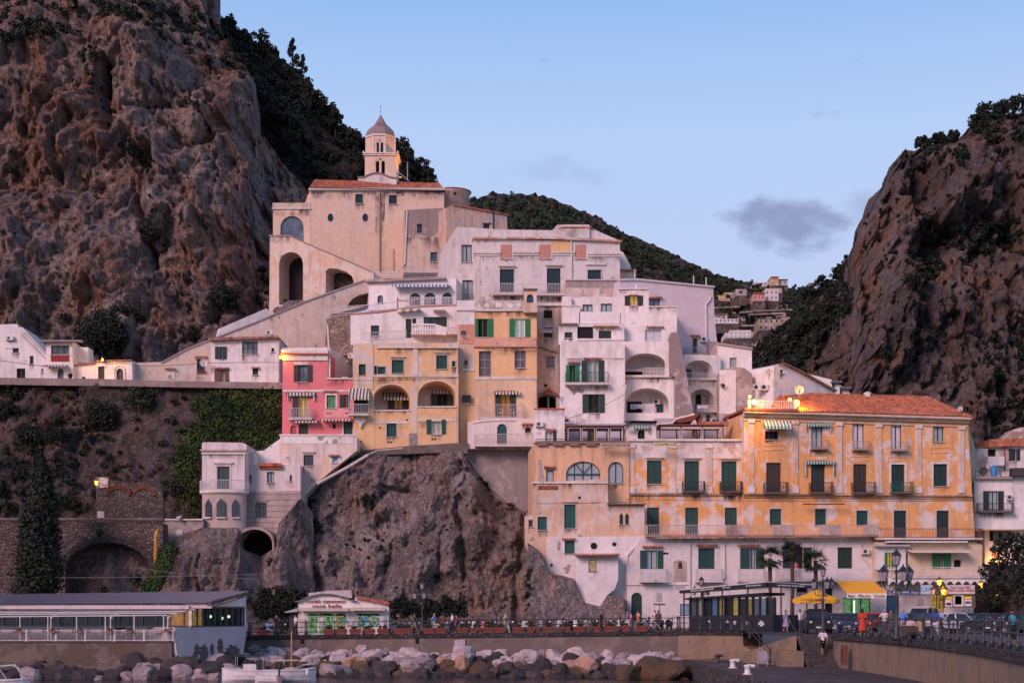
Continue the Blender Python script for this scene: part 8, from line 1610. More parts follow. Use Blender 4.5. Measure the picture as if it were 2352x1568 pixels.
for(x,y,s_)in((1630,1426,2.6),(1671,1427,3.5),(1688,1429,4.2),(1717,1430,4.2),(1749,1431,7)):
 mb=MB()
 for a in range(4):
  th=a*math.pi/2;dx,dy=math.cos(th),math.sin(th);nx_,ny_=-dy,dx
  fpoly(mb,Kb,[(x,y),(x+dx*s_+nx_*s_*.5,y+dy*s_+ny_*s_*.5),(x+dx*s_*.75,y+dy*s_*.75),(x+dx*s_-nx_*s_*.5,y+dy*s_-ny_*s_*.5)],0,.03+a*.002)
 mb.build('white_cross',flat((.75,.74,.76)),root)
o=thing('poster_board','blue-framed poster board at the left end of the ticket kiosk','board',WP(1573,1430,127));mb=MB();fbox(mb,Fac(0,127.2),1562,1386,1585,1413,0,.08);mb.build('frame',flat((.03,.05,.1)),o);mb=MB();fbox(mb,Fac(0,127.2),1564,1388,1583,1411,.08,.1);mb.build('poster',emit((.25,.35,.5),.45),o);mb=MB();fbox(mb,Fac(0,127.2),1563,1413,1565,1450,0,.06);mb.build('leg',flat(IRON),o)
root=thing('parasol','large yellow parasol with black lettering on its hem','parasol',G(1888,113));c=WP(1875,1381,113);mb=MB();R0=(1930-1821)/2/(FP/113);top=c+Vector((0,0,(1381-1353)*113/FP));n=16;vs=[top];
for rr_,zz in((.45,.62),(1.,.22)):
 for k in range(n*2):a=math.pi*k/n;q=1 if k%4==0 else .96;vs.append(c+Vector((R0*rr_*q*math.cos(a),R0*.8*rr_*q*math.sin(a),(top-c).z*zz+(.0 if k%4==0 else-.04))))
m2=n*2;fs=[(0,1+k,1+(k+1)%m2)for k in range(m2)]+[(1+k,1+m2+k,1+m2+(k+1)%m2,1+(k+1)%m2)for k in range(m2)];base=len(vs)
for k in range(m2):v=vs[1+m2+k];vs.append(v-Vector((0,0,.26+.04*(k%2))))
fs+=[(1+m2+k,base+k,base+(k+1)%m2,1+m2+(k+1)%m2)for k in range(m2)];mb.add(vs,fs);mb.build('canopy',flat((.72,.36,.02),.8),root);mb=MB();mb.tube([(c.x,c.y,4),top],.04,7);mb.build('pole',flat((.3,.25,.2)),root)
Fu=Fac(0,113-R0*.8-.02);textmesh('& SAVORY BAKERY',.26,Fu.P(1867,1376.5,.03),Fu,flat((.06,.04,.03)),root,xw=1.75)
# -------- lamp posts
def lamppost(label,px,Y,h,lit=(),s=1.,arms=3,dz=0.):
 p=G(px,Y,dz);root=thing('lamp_post',label,'lamp post',p);im=flat((.022,.022,.026),.45)
 mb=MB();mb.lathe(p,[(.22,0),(.22,.25),(.13,.35),(.15,.7),(.09,.8),(.075,h*.45),(.10,h*.47),(.065,h*.5),(.055,h*.74),(.1,h*.76),(.04,h*.8),(.035,h*.84)],10);mb.build('post',im,root,True)
 spots=[(0,0,h*.84)]+[(math.cos(a)*.62*s,math.sin(a)*.5*s,h*.66)for a in((math.pi+.15,.2,-1.25)[:arms])]
 for i,(x,y,z)in enumerate(spots):
  q=p+Vector((x,y,z));
  if i:
   mb=MB();mb.tube([p+Vector((0,0,h*.6)),p+Vector((x*.4,y*.4,h*.55)),p+Vector((x*.85,y*.85,h*.575)),q-Vector((0,0,.05))],.03,5);mb.tube([p+Vector((x*.3,y*.3,h*.62)),p+Vector((x*.55,y*.55,h*.60)),p+Vector((x*.45,y*.45,h*.57))],.02,4);mb.build('arm',im,root)
  k=1.05*s;mb=MB();mb.lathe(q,[(.11*k,0),(.21*k,.42*k)],6);o=mb.build('lantern',glow((1,.50,.05),2.)if i in lit else flat((.36,.30,.32),.25),root)
  mb=MB();mb.lathe(q+Vector((0,0,.42*k)),[(.25*k,0),(.22*k,.06*k),(.10*k,.2*k),(.05*k,.24*k),(.02*k,.34*k)],6);mb.lathe(q-Vector((0,0,.05*k)),[(.04*k,0),(.12*k,.06*k)],6)
  for a in range(6):an=a*math.pi/3;mb.tube([q+Vector((.11*k*math.cos(an),.11*k*math.sin(an),0)),q+Vector((.21*k*math.cos(an),.21*k*math.sin(an),.42*k))],.012,4,False)
  mb.build('lantern_frame',im,o)
  if i in lit:lamp('POINT',q+Vector((0,-.5,.1)),120,(1,.42,.04),rad=.15)
lamppost('dark unlit three-armed lamp post on the promenade in front of the cliff',970,129,4.5);lamppost('dark unlit lamp post rising behind the ticket kiosk',1611,135,4.75);lamppost('dark unlit lamp post beside the yellow parasol at the head of the steps',1890,104.5,4.8);lamppost('tallest dark lamp post in the foreground at the right',2059,82,4.85,s=1.15);lamppost('lamp post with two lit yellow lanterns in front of the travel office',2158,134,4.7,lit=(0,3))
# -------- sign boards on posts
for(x,Y,yt,l,bc,w_)in((1237,139,1370,'dark signboard on a pole in front of the rock face',(.08,.07,.075),5),(1514,140,1358,'white slanted list sign on a pole beside the arched green door',(.5,.48,.5),8)):
 F=Fac(0,Y);o=thing('signpost',l,'sign',G(x,Y));mb=MB();mb.tube([F.P(x+(6 if bc[0]>.3 else 0),1446),F.P(x,1385)],.045,6);mb.build('pole',flat((.12,.11,.12)),o);mb=MB();fpoly(mb,F,[(x-w_,yt),(x+w_,yt+1),(x+w_+1,1384),(x-w_,1384)],0,.06);mb.build('board',flat(bc),o);mb=MB();fbox(mb,F,x-w_-5,1385,x+w_+6,1389,.0,.07);mb.build('lower_board',flat((.09,.085,.095)),o)
 if bc[0]>.3:
  mb=MB()
  for i in range(6):fbox(mb,F,x-6,1362+i*3.4,x+6,1363.2+i*3.4,.06,.075)
  mb.build('lettering',flat((.12,.1,.11)),o)
  # -------- terracotta planters with plants
for i,x in enumerate([604,756,784,816,848,880,915,935,985,1012,1062,1092,1122,1150,1190,1224,1259,1296,1330,1365,1401,1433,1474]):
 Y=ey(x)+2.2;p=G(x,Y);nb=mk(x).replace('of the breakwater','');o=thing('planter','terracotta trough planter with low plants on the promenade behind the railing','planter',p,'terracotta planters along the promenade');mb=MB();w_=.42
 mb.hexa([p+Vector(v)for v in((-w_,-.18,0),(w_,-.18,0),(w_*1.12,-.22,.48),(-w_*1.12,-.22,.48),(-w_,.18,0),(w_,.18,0),(w_*1.12,.22,.48),(-w_*1.12,.22,.48))]);mb.box((p.x-.5,p.y-.25,p.z+.48),(p.x+.5,p.y+.25,p.z+.55));mb.build('trough',flat((.21,.055,.035),.8),o)
 c,rr=clumps(p+Vector((0,0,.66)),.34,7,rs,(1.4,.6,.55));leafobj('plant',[blobs(c,rr,26,.13,rs)],LV_mid,o)
 # -------- scooters
def scooter(col,label):
 root=thing('scooter',label,'scooter',(0,0,0),'scooters parked along the promenade');bm_=flat(col,.3);dk=flat((.02,.02,.022),.5)
 for x in(-.62,.62):
  mb=MB();mb.tube([(x,-.055,.25),(x,.055,.25)],.25,16);w_=mb.build('wheel',dk,root);mb=MB();mb.tube([(x,-.06,.25),(x,.06,.25)],.13,12);mb.build('rim',flat((.3,.3,.32),.3,.6),w_)
 mb=MB();side=[(-.85,.45),(-.8,.72),(-.45,.78),(-.1,.72),(-.02,.36),(.3,.33),(.42,.5),(.5,.95),(.6,.96),(.62,.55),(.78,.5),(.8,.42),(.5,.38),(.36,.22),(-.3,.22),(-.42,.45)]
 n=len(side);V=[(x,y*(.16 if 2<i<14 else .14),z)for y in(-1,1)for i,(x,z)in enumerate(side)];mb.add(V,[tuple(range(n)),tuple(range(2*n-1,n-1,-1))]+[(i,(i+1)%n,(i+1)%n+n,i+n)for i in range(n)]);mb.build('body',bm_,root)
 mb=MB();mb.tube([(-.78,0,.8),(-.4,0,.84),(-.08,0,.78)],[.10,.13,.11],8);mb.build('seat',dk,root)
 mb=MB();mb.tube([(.5,-.32,1.02),(.54,0,1.0),(.5,.32,1.02)],.025,5);mb.tube([(.54,0,.9),(.54,0,1.05)],.05,6);mb.build('handlebar',dk,root)
 mb=MB();mb.ball((.66,0,.86),.09,8,6);mb.build('headlight',flat((.6,.6,.62),.2),root)
 mb=MB();mb.tube([(.5,0,1.0),(.6,0,1.35)],.008,4)
 mb.build('windscreen_rod',flat((.2,.2,.22),.3),root)
 for a in(-.22,.22):mb=MB();mb.ball((.5,a*1.25,1.23),.06,7,5,(.5,1,.8));mb.build('mirror',flat((.2,.2,.22),.3),root)
 return root
sc_p={c:scooter(v,'x')for c,v in(('white',(.6,.58,.6)),('black',(.02,.02,.025)),('grey',(.2,.2,.22)),('red',(.32,.02,.02)),('blue',(.04,.07,.2)))}
spots=[(620,'black'),(652,'black')]+[(x,c)for x,c in zip(range(778,1545,21),['white','black','white','grey','black','red','white','black','grey','black','blue','white','black','grey','black','white','red','black','grey','black','white','black','grey','black','white','black','white','grey','black','red','black','white','black','grey','white','black','black'])]+[(2290,'black'),(2320,'black')]
used=set()
for x,c in spots:
 r_=sc_p[c]if c not in used else copy_tree(sc_p[c]);used.add(c);Y=141.2 if x>700 and x<1300 else 140;Y=min(Y,139.6 if x<1300 else 138.5)
 r_.location=G(x+rs.uniform(-4,4),Y if x<2000 else 96);r_.rotation_euler=(0,0,R(-90+rs.uniform(-38,38)))
 r_['label']=f'{c} parked scooter in the row behind the promenade '+('in front of the dark hedge' if x<1060 and x>880 else mk(x))
for c,r_ in sc_p.items():
 if c not in used:r_['label']='x'
 # -------- cars
def car(label,col,px,Y,rz,kind='hatch',lights=True):
 root=thing('parked_car' if kind!='van' else 'parked_van',label,'van' if kind=='van' else 'car',(0,0,0),'cars parked on the square');L,W_,Hh={'hatch':(4.0,1.72,1.48),'suv':(4.6,1.86,1.78),'van':(4.9,1.9,2.0),'sedan':(4.4,1.78,1.42)}[kind]
 pm=flat(col,.25);k=Hh/1.48;l=L/4.
 low=[(-2.0,.35),(-2.0,.72*k),(-1.93,.88*k),(-.95 if kind!='van' else-1.2,.96*k),(1.0,1.0*k),(1.9,.92*k),(2.0,.7*k),(2.0,.35)]
 up=[(-.95,.95*k),(-.35,1.42*k),(.2,1.48*k),(1.35,1.44*k),(1.85,.98*k)]if kind!='van' else[(-1.45,.98*k),(-.85,1.46*k),(0,1.48*k),(1.75,1.45*k),(1.92,.96*k)]
 if kind=='sedan':up=[(-.9,.95*k),(-.25,1.40*k),(.2,1.45*k),(.85,1.42*k),(1.5,1.0*k)]
 def pr(mb,prof,w0,w1,zt):
  n=len(prof);V=[]
  for sg in(-1,1):
   for x,z in prof:w_=w0+(w1-w0)*max(0,min(1,(z-prof[0][1])/(zt-prof[0][1]+1e-6)));V.append((x*l,sg*w_,z))
  mb.add(V,[tuple(range(n)),tuple(range(2*n-1,n-1,-1))]+[(i,i+n,(i+1)%n+n,(i+1)%n)for i in range(n)])
 mb=MB();n=len(low);V=[]
 for w_,zo,sh in((W_/2-.08,0,1.),(W_/2,.0,1.)):pass
 rings=[(-W_/2,.93,.06),(-W_/2+.12,1.,0),(0,1.015,0),(W_/2-.12,1.,0),(W_/2,.93,.06)]
 for y,sx,dz in rings:
  for x,z in low:V.append((x*l*sx,y,z-(dz if z>.5 else 0)))
 mb.add(V,[tuple(range(n)),tuple(range(5*n-1,4*n-1,-1))]+[(r_*n+i,(r_+1)*n+i,(r_+1)*n+(i+1)%n,r_*n+(i+1)%n)for r_ in range(4)for i in range(n)]);body=mb.build('body',pm,root)
 mb=MB();pr(mb,up,W_/2-.07,W_/2-.24,up[2][1]);mb.build('glasshouse',glass((.02,.025,.035),.06),root)
 mb=MB();rz_=up[2][1];wr=W_/2-.22;a0,a1=up[1][0]*l,up[3][0]*l;mb.hexa([(a0-.05,-wr,rz_-.07),(a1+.05,-wr,rz_-.07),(a1,-wr+.05,rz_+.03),(a0,-wr+.05,rz_+.03),(a0-.05,wr,rz_-.07),(a1+.05,wr,rz_-.07),(a1,wr-.05,rz_+.03),(a0,wr-.05,rz_+.03)])
 for sg in(-1,1):
  for(i,j)in((0,1),(4,3)):mb.tube([(up[i][0]*l,sg*(W_/2-.09),up[i][1]),(up[j][0]*l,sg*wr,up[j][1]-.03)],.045,5)
  mb.tube([(.3*l,sg*(W_/2-.08),.98*k),(.3*l,sg*wr,rz_-.04)],.04,5)
 mb.build('roof',pm,root)
 for x in(-1.28*l,1.25*l):
  for sg in(-1,1):
   mb=MB();mb.tube([(x,sg*(W_/2-.2),.32),(x,sg*(W_/2+.015),.32)],.32,16);w_=mb.build('wheel',flat((.015,.015,.017),.8),root);mb=MB();mb.tube([(x,sg*(W_/2-.1),.32),(x,sg*(W_/2+.025),.32)],.19,12);mb.build('rim',flat((.35,.35,.37),.3,.7),w_)
 for sg in(-1,1):
  mb=MB();mb.ball((-1.95*l,sg*.62,.70*k),.17,10,6,(.5,1,.6));mb.build('headlight',flat((.62,.62,.65),.1),root);mb=MB();mb.ball((1.95*l,sg*.68,.78*k),.14,8,6,(.4,.8,1.2));mb.build('tail_light',flat((.3,.01,.01),.2),root)
  mb=MB();mb.ball((-.85*l,sg*(W_/2+.08),1.0*k),.11,8,6,(.7,1,.7));mb.build('mirror',pm,root)
 mb=MB();mb.box((-2.04*l,-.42,.40),(-1.98*l,.42,.58*k));mb.build('grille',flat((.02,.02,.02),.4),root);mb=MB();mb.box((-2.06*l,-.26,.42),(-2.03*l,.26,.53));mb.box((2.02*l,-.26,.6),(2.035*l,.26,.71));mb.build('number_plate',flat((.6,.6,.6),.5),root)
 root.location=G(px,Y);root.rotation_euler=(0,0,R(rz));return root
car('big black off-road car seen from the front at the head of the steps',(.012,.012,.014),1876,112,84,'suv');car('dark blue car facing the viewer between the black off-road car and the red car',(.02,.045,.13),1950,119,74,'hatch');car('red hatchback parked below the yellow shop awning',(.38,.012,.015),2008,124,52,'hatch');car('silver van with a dark windscreen in front of the travel office',(.36,.34,.38),2120,138,60,'van');car('dark teal car behind the tall foreground lamp post',(.02,.06,.08),2098,122,40,'hatch');car('white car between the dark cars at the right',(.5,.48,.52),2172,112,28,'hatch');car('black saloon right of the white car',(.015,.015,.02),2243,113,20,'sedan');car('dark grey car cut by the right edge of the picture',(.03,.032,.04),2326,107,18,'hatch');car('dark blue car behind the white car',(.02,.03,.06),2194,132,30,'sedan');car('black car behind the black saloon at the right',(.02,.02,.025),2290,128,25,'hatch');car('small grey car half hidden left of the dark blue car',(.07,.07,.08),1922,131,80,'hatch');car('dark car at the far end of the square near the passage',(.03,.03,.035),2246,138,40,'hatch')
# -------- people
def tcap(mb,p,q,r0,r1,n=10):
 p,q=Vector(p),Vector(q);mb.tube([p,p.lerp(q,.5),q],[r0,(r0+r1)/2*1.03,r1],n);mb.ball(p,r0,n,6);mb.ball(q,r1,n,6)
def remesh(mb,vox,name,m,parent,extra=None):
 me=bpy.data.meshes.new(name);me.from_pydata([Vector(p)for p in mb.v],[],mb.f);ob=bpy.data.objects.new(name,me);COL.objects.link(ob);md=ob.modifiers.new('r','REMESH');md.mode='VOXEL';md.voxel_size=vox;md.use_smooth_shade=True
 m2=ob.modifiers.new('s','SMOOTH');m2.factor=.5;m2.iterations=2
 out=bpy.data.meshes.new_from_object(ob.evaluated_get(bpy.context.evaluated_depsgraph_get()));bpy.data.objects.remove(ob);out.name=name;out.materials.clear();out.materials.append(m)
 if extra:
  bm=bmesh.new();bm.from_mesh(out);t2=bpy.data.meshes.new('t');t2.from_pydata([Vector(p)for p in extra.v],[],extra.f);bm.from_mesh(t2);bm.to_mesh(out);bm.free()
 out.polygons.foreach_set('use_smooth',[True]*len(out.polygons));o=bpy.data.objects.new(name,out);COL.objects.link(o);o.parent=parent;OFF[o.name]=Vector((0,0,0));return o
SK1,SK2=flat((.42,.22,.15),.6,name='skin'),flat((.30,.15,.10),.6,name='skin')
HAIRS={'dark':(.015,.01,.008),'brown':(.06,.03,.015),'grey':(.25,.24,.24),'blond':(.3,.18,.07),'bald':None,'red':(.12,.04,.02)}
def person(label,px,Y,top,bottom,kind='trousers',hair='dark',walk=0.,rz=0.,h=1.72,sit=False,arms=0,skin=None,z=None,vest=None,bag=None,loc=None,lean=0.):
 root=thing('person',label,'person',(0,0,0));sk=skin or SK1;k=h/1.72;S=lambda v:Vector(v)*k
 hip=.92;dz=0
 if sit:dz=-.42
 Hp=[S((sx*.09,0,hip+dz))for sx in(-1,1)]
 if sit:kn=[S((sx*.11,-.42,hip+dz-.02))for sx in(-1,1)];an=[S((sx*.11,-.46,.08))for sx in(-1,1)]
 else:
  a=walk;kn=[S((-.10,-a*.22-.03,.50)),S((.10,a*.16-.03,.50))];an=[S((-.10,-a*.34+.02,.08)),S((.10,a*.42+.04,.08+abs(a)*.08))]
 sh=[S((sx*.185,lean,1.42+dz))for sx in(-1,1)]
 aw=walk*.3
 el_=[S((-.25,lean+aw*.6+.02,1.14+dz)),S((.25,lean-aw*.6+.02,1.14+dz))];wr=[S((-.24,lean+aw-.06,.90+dz)),S((.24,lean-aw-.08,.90+dz))]
 if arms==1:el_[1]=S((.25,lean-.14,1.2+dz));wr[1]=S((.14,lean-.26,1.36+dz))
 if arms==2:el_=[S((sx*.24,lean-.06,1.16+dz))for sx in(-1,1)];wr=[S((sx*.10,lean-.26,1.10+dz))for sx in(-1,1)]
 if arms==3:el_[0]=S((-.36,lean+.04,1.18+dz));wr[0]=S((-.2,lean+.02,1.0+dz))
 mb=MB()
 for i in(0,1):
  tcap(mb,Hp[i],kn[i],.088*k,.056*k);tcap(mb,kn[i],kn[i].lerp(an[i],.35),.056*k,.055*k);tcap(mb,kn[i].lerp(an[i],.35),an[i],.055*k,.036*k);tcap(mb,an[i]+S((0,.03,-.03)),an[i]+S((0,-.17,-.045)),.038*k,.03*k)
  tcap(mb,sh[i],el_[i],.05*k,.038*k);tcap(mb,el_[i],wr[i],.038*k,.026*k)
  hd=(wr[i]-el_[i]).normalized();mb.ball(wr[i]+hd*.045*k,.04*k,8,6,(.7,.9,1.1))
 tcap(mb,S((0,lean*.3,hip+dz+.02)),S((0,lean*.7,1.15+dz)),.125*k,.115*k);tcap(mb,S((0,lean*.7,1.15+dz)),S((0,lean,1.34+dz)),.12*k,.135*k);tcap(mb,sh[0]*.8+sh[1]*.2,sh[1]*.8+sh[0]*.2,.075*k,.075*k);tcap(mb,S((0,lean,1.44+dz)),S((0,lean-.01,1.54+dz)),.055*k,.05*k)
 hc=S((0,lean-.015,1.615+dz));mb.ball(hc,.1*k,12,9,(.78,.95,1.18));mb.ball(hc+S((0,-.03,-.06)),.065*k,9,7,(.85,.9,1));mb.ball(hc+S((0,-.105,-.012)),.018*k,6,5,(.8,1.2,1.5))
 for sx in(-1,1):mb.ball(hc+S((sx*.08,.005,-.01)),.024*k,6,5,(.5,.9,1.3))
 ex=MB()
 for i in(0,1):
  hd=(wr[i]-el_[i]).normalized();sd=Vector((1,0,0));c0=wr[i]+hd*.075*k
  for f in range(4):
   l_=(.065,.075,.07,.055)[f]*k;b0=c0+Vector((0,(f-1.5)*.019*k,0));mid=b0+hd*l_*.55;ex.tube([b0,mid,mid+(hd+Vector((-.5 if i else .5,0,0))).normalized()*l_*.45],[.009*k,.008*k,.006*k],5)
  b0=wr[i]+hd*.03*k+Vector((0,-.032*k,0));ex.tube([b0,b0+(hd+Vector((0,-.8,0))).normalized()*.035*k,b0+(hd*1.6+Vector((0,-.6,0))).normalized()*.062*k],[.011*k,.010*k,.008*k],5)
 remesh(mb,.022,'body',sk,root,ex)
 mb=MB()
 for sx in(-1,1):mb.ball(hc+S((sx*.032,-.088,.012)),.010*k,6,4)
 mb.ball(hc+S((0,-.088,-.058)),.018*k,6,4,(1.1,.4,.35));mb.build('face_features',flat((.05,.02,.02),.5),root)
 mb=MB();g=.014*k
 if kind!='dress':
  tcap(mb,S((0,lean*.3,hip+dz+.02)),S((0,lean*.7,1.15+dz)),.132*k+g,.122*k+g)
 tcap(mb,S((0,lean*.7,1.12+dz)),S((0,lean,1.34+dz)),.124*k+g,.138*k+g);tcap(mb,sh[0]*.8+sh[1]*.2,sh[1]*.8+sh[0]*.2,.078*k+g,.078*k+g)
 for i in(0,1):tcap(mb,sh[i],sh[i].lerp(el_[i],.75 if kind!='suit' else 1.),.055*k+g,.05*k+g)
 if kind in('suit',):
  for i in(0,1):tcap(mb,el_[i],wr[i],.045*k+g,.034*k+g)
 if kind=='dress':mb.lathe(S((0,0,.42+dz)),[(.27*k,0),(.24*k,.2*k),(.19*k,.45*k),(.14*k,.72*k),(.12*k,.75*k)],12)
 remesh(mb,.024,'dress' if kind=='dress' else 'shirt',flat(top,.9),root)
 if kind!='dress':
  mb=MB();tcap(mb,S((-.04,0,hip+dz+.03)),S((.04,0,hip+dz+.03)),.145*k,.145*k)
  for i in(0,1):
   if kind=='shorts':tcap(mb,Hp[i],Hp[i].lerp(kn[i],.9),.105*k,.085*k)
   elif kind=='skirt':tcap(mb,Hp[i],Hp[i].lerp(kn[i],.6),.11*k,.1*k)
   else:tcap(mb,Hp[i],kn[i],.103*k,.075*k);tcap(mb,kn[i],an[i]+S((0,0,.03)),.075*k,.06*k)
  remesh(mb,.024,{'shorts':'shorts','skirt':'skirt'}.get(kind,'trousers'),flat(bottom,.9),root)
 for i in(0,1):mb=MB();tcap(mb,an[i]+S((0,.035,-.035)),an[i]+S((0,-.175,-.05)),.045*k,.036*k,8);mb.build('shoe',flat((.05,.04,.04)if kind!='shorts' else(.3,.28,.27)),root,True)
 hcol=HAIRS[hair]
 if hcol:
  mb=MB();mb.ball(hc+S((0,.018,.03)),.104*k,12,8,(.84,.95,1.06))
  if kind=='dress' or hair in('blond','red','brown'):mb.ball(hc+S((0,.06,-.07)),.075*k,10,7,(1,.7,1.5))
  mb.build('hair',flat(hcol,.7),root,True)
 if vest:mb=MB();tcap(mb,S((0,.01,1.0+dz)),S((0,lean+.01,1.36+dz)),.14*k,.15*k);mb.build('backpack',flat(vest),root,True)if False else None
 if bag:b_=MB();b_.ball(S((.0,.19,1.22+dz)),.17*k,10,8,(.95,.62,1.3));o=b_.build('backpack',flat(bag),root,True)
 if loc:root.location=loc
 else:p=G(px,Y,.01);root.location=p if z is None else(p.x,p.y,z)
 root.rotation_euler=(0,0,R(rz));return root
def lift(o,dz):o.location.z+=dz
P=person
P('man in a light blue shirt sitting on the promenade wall left of the souvenir shop',615,127.5,(.16,.28,.5),(.5,.48,.45),rz=150,sit=True,arms=2);P('person in black standing left of the souvenir shop near the railing',635,128.5,(.015,.013,.015),(.02,.02,.03),hair='brown',rz=30,arms=1)
P('person in a white shirt and dark trousers at the left end of the souvenir shop',679,128.5,(.6,.55,.55),(.02,.02,.025),rz=-50,walk=.3);P('person in white top and pale shorts in front of the shop windows',741,127.6,(.55,.48,.5),(.45,.38,.38),'shorts','brown',rz=15,arms=2)
P('man in a brown top striding left beside the three-armed lamp post',953,127,(.06,.035,.03),(.22,.17,.14),'shorts','dark',.8,-80,skin=SK2);P('bald man in a light blue shirt and beige trousers walking right',997,127,(.17,.27,.5),(.36,.3,.24),hair='bald',walk=.7,rz=75);P('person in a long brown top with arms raised on the promenade',1017,127.2,(.13,.075,.05),(.1,.06,.05),'shorts','brown',.3,170,arms=2,skin=SK2)
P('man in a white printed T-shirt and dark trousers on the promenade',1039,127,(.62,.58,.6),(.015,.015,.02),hair='dark',walk=.7,rz=-70);P('person in a red top behind the man in white',1049,128,(.38,.04,.035),(.04,.03,.04),'shorts','dark',.4,-75,h=1.55);P('person in mauve walking in front of the cliff',1151,127,(.16,.1,.12),(.12,.09,.1),hair='brown',walk=.5,rz=75);P('person in cream striding right in front of the cliff',1162,126.6,(.5,.42,.36),(.45,.38,.34),hair='blond',walk=1.,rz=80)
P('bald man in a black suit standing by the planters',1381,123.5,(.01,.01,.012),(.01,.01,.012),'suit','grey',.2,100);P('man in a purple checked shirt and white shorts walking left',1442,121.5,(.17,.1,.2),(.6,.55,.58),'shorts','dark',.8,-75);P('person in pink behind the man in the checked shirt',1449,122.6,(.45,.2,.22),(.25,.15,.15),'shorts','dark',.5,-75,h=1.62)
P('woman in an orange top with white skirt carrying a bag',1466,121.5,(.55,.24,.12),(.25,.14,.08),'shorts','dark',.7,-60,arms=1);P('woman in a pale top standing behind the bicycle',1504,123,(.6,.5,.5),(.1,.08,.08),hair='dark',rz=-40);P('woman with dark top and bare arms beside the bicycle',1512,122.6,(.1,.05,.04),(.05,.04,.04),hair='dark',rz=-20,skin=SK2)
o=P('child in a white shirt riding a white bicycle',1499,121.4,(.62,.58,.6),(.08,.13,.2),hair='blond',rz=-80,h=1.4,sit=True,arms=2);lift(o,.3)
root=thing('bicycle','white bicycle ridden along the promenade','bicycle',(0,0,0))
for x in(-.5,.5):
 mb=MB();mb.tube([(x+.32*math.cos(a*math.pi/10),0,.33+.32*math.sin(a*math.pi/10))for a in range(21)],.018,5,False);w_=mb.build('wheel',flat((.03,.03,.03)),root)
mb=MB();mb.tube([(-.5,0,.33),(-.12,0,.75),(.36,0,.78),(.5,0,.33)],.022,5);mb.tube([(-.5,0,.33),(-.02,0,.32),(.36,0,.72)],.022,5);mb.tube([(-.02,0,.32),(-.16,0,.85)],.022,5);mb.build('frame',flat((.6,.58,.6),.3),root)
mb=MB();mb.ball((-.17,0,.88),.1,8,5,(1.2,.6,.4));mb.build('saddle',flat((.03,.02,.02)),root);mb=MB();mb.tube([(.36,0,.75),(.34,0,.98),(.3,-.24,1.0)],.016,5);mb.tube([(.34,0,.98),(.3,.24,1.0)],.016,5);mb.build('handlebar',flat(IRON),root)
root.location=G(1502,121.2);root.rotation_euler=(0,0,R(172))
P('woman in a lilac dress walking right of the kiosk',1805,118,(.3,.27,.42),None,'dress','red',.5,60);P('man in a white T-shirt leaning behind the iron railing',1838,108.5,(.6,.58,.62),(.05,.05,.06),hair='dark',rz=60,arms=2)
P('person in a white T-shirt and black shorts climbing the harbour steps, seen from behind',1892,0,(.62,.56,.58),(.01,.01,.012),'shorts','brown',.9,178,loc=(20.35,99.75,2.73),skin=SK2)
P('woman in a long orange and red dress at the near railing',1981,92.5,(.46,.05,.025),None,'dress','dark',.2,160,skin=SK2);P('grey-haired man in a white printed T-shirt with hands on hips',2032,99,(.6,.53,.53),(.08,.07,.07),hair='grey',rz=-20,arms=3);P('man in a brown shirt standing beside the man in white',2046,98,(.13,.09,.06),(.12,.13,.17),hair='dark',rz=25,arms=2,skin=SK2);P('man in a bright blue shirt behind the tall lamp post',2074,90,(.10,.2,.5),(.3,.25,.2),hair='grey',rz=170)
P('man in a blue polo shirt and white shorts walking away',2147,79.5,(.03,.07,.22),(.55,.53,.6),'shorts','brown',.8,150);P('man in a pale blue shirt between the cars',2159,101,(.3,.34,.52),(.2,.2,.25),hair='grey',rz=-30);P('person in dark clothes with a turquoise backpack at the right edge',2325,58.5,(.015,.015,.02),(.02,.022,.02),'shorts','dark',.6,165,bag=(.02,.22,.3),skin=SK2)
o=P('person in pale pink sitting on a bench behind the near railing',2092,79.6,(.5,.35,.38),(.05,.06,.09),hair='dark',rz=150,sit=True,arms=2);o=P('person in tan and blue sitting on the bench beside the person in pink',2116,78.2,(.3,.22,.14),(.05,.07,.12),hair='brown',rz=150,sit=True,arms=2)
root=thing('park_bench','iron bench behind the near railing with two people on it','bench',G(2104,79));p=G(2104,79);mb=MB();mb.box((p.x-.9,p.y-.05,p.z+.40),(p.x+.9,p.y+.38,p.z+.45));mb.build('seat',flat((.06,.04,.03)),root);mb=MB();mb.box((p.x-.9,p.y-.12,p.z+.5),(p.x+.9,p.y-.07,p.z+.85));mb.build('backrest',flat((.06,.04,.03)),root)
for dx in(-.8,.8):
 mb=MB();mb.tube([(p.x+dx,p.y-.1,p.z+.8),(p.x+dx,p.y-.08,p.z+.42),(p.x+dx,p.y-.12,p.z)],.03,5);mb.tube([(p.x+dx,p.y+.35,p.z+.42),(p.x+dx,p.y+.38,p.z)],.03,5);mb.build('leg',flat(IRON),root)
P('waiter in black outside the bar with the green light',1974,137,(.01,.01,.012),(.01,.01,.012),hair='dark',rz=20,arms=2);P('person in a black sleeveless top in front of the bar',1989,138,(.012,.01,.01),(.02,.02,.03),hair='dark',rz=-10,arms=2,skin=SK2);P('person in pale clothes sitting outside the bar at the left',1936,134,(.5,.48,.5),(.3,.28,.3),hair='dark',rz=-30,sit=True);P('person in cream sitting outside the bar under the awning',1951,134,(.5,.45,.38),(.2,.2,.2),hair='brown',rz=20,sit=True)
P('woman in pink standing on the white balcony above the palms',1824,0,(.5,.12,.16),(.5,.35,.35),'skirt','dark',0,20,loc=FG.P(1824,1330,.6));P('person in a red shirt on the roof terrace behind the striped blinds',1594,0,(.5,.06,.04),(.1,.08,.08),hair='brown',rz=-60,arms=2,loc=WP(1594,1022,150.8))
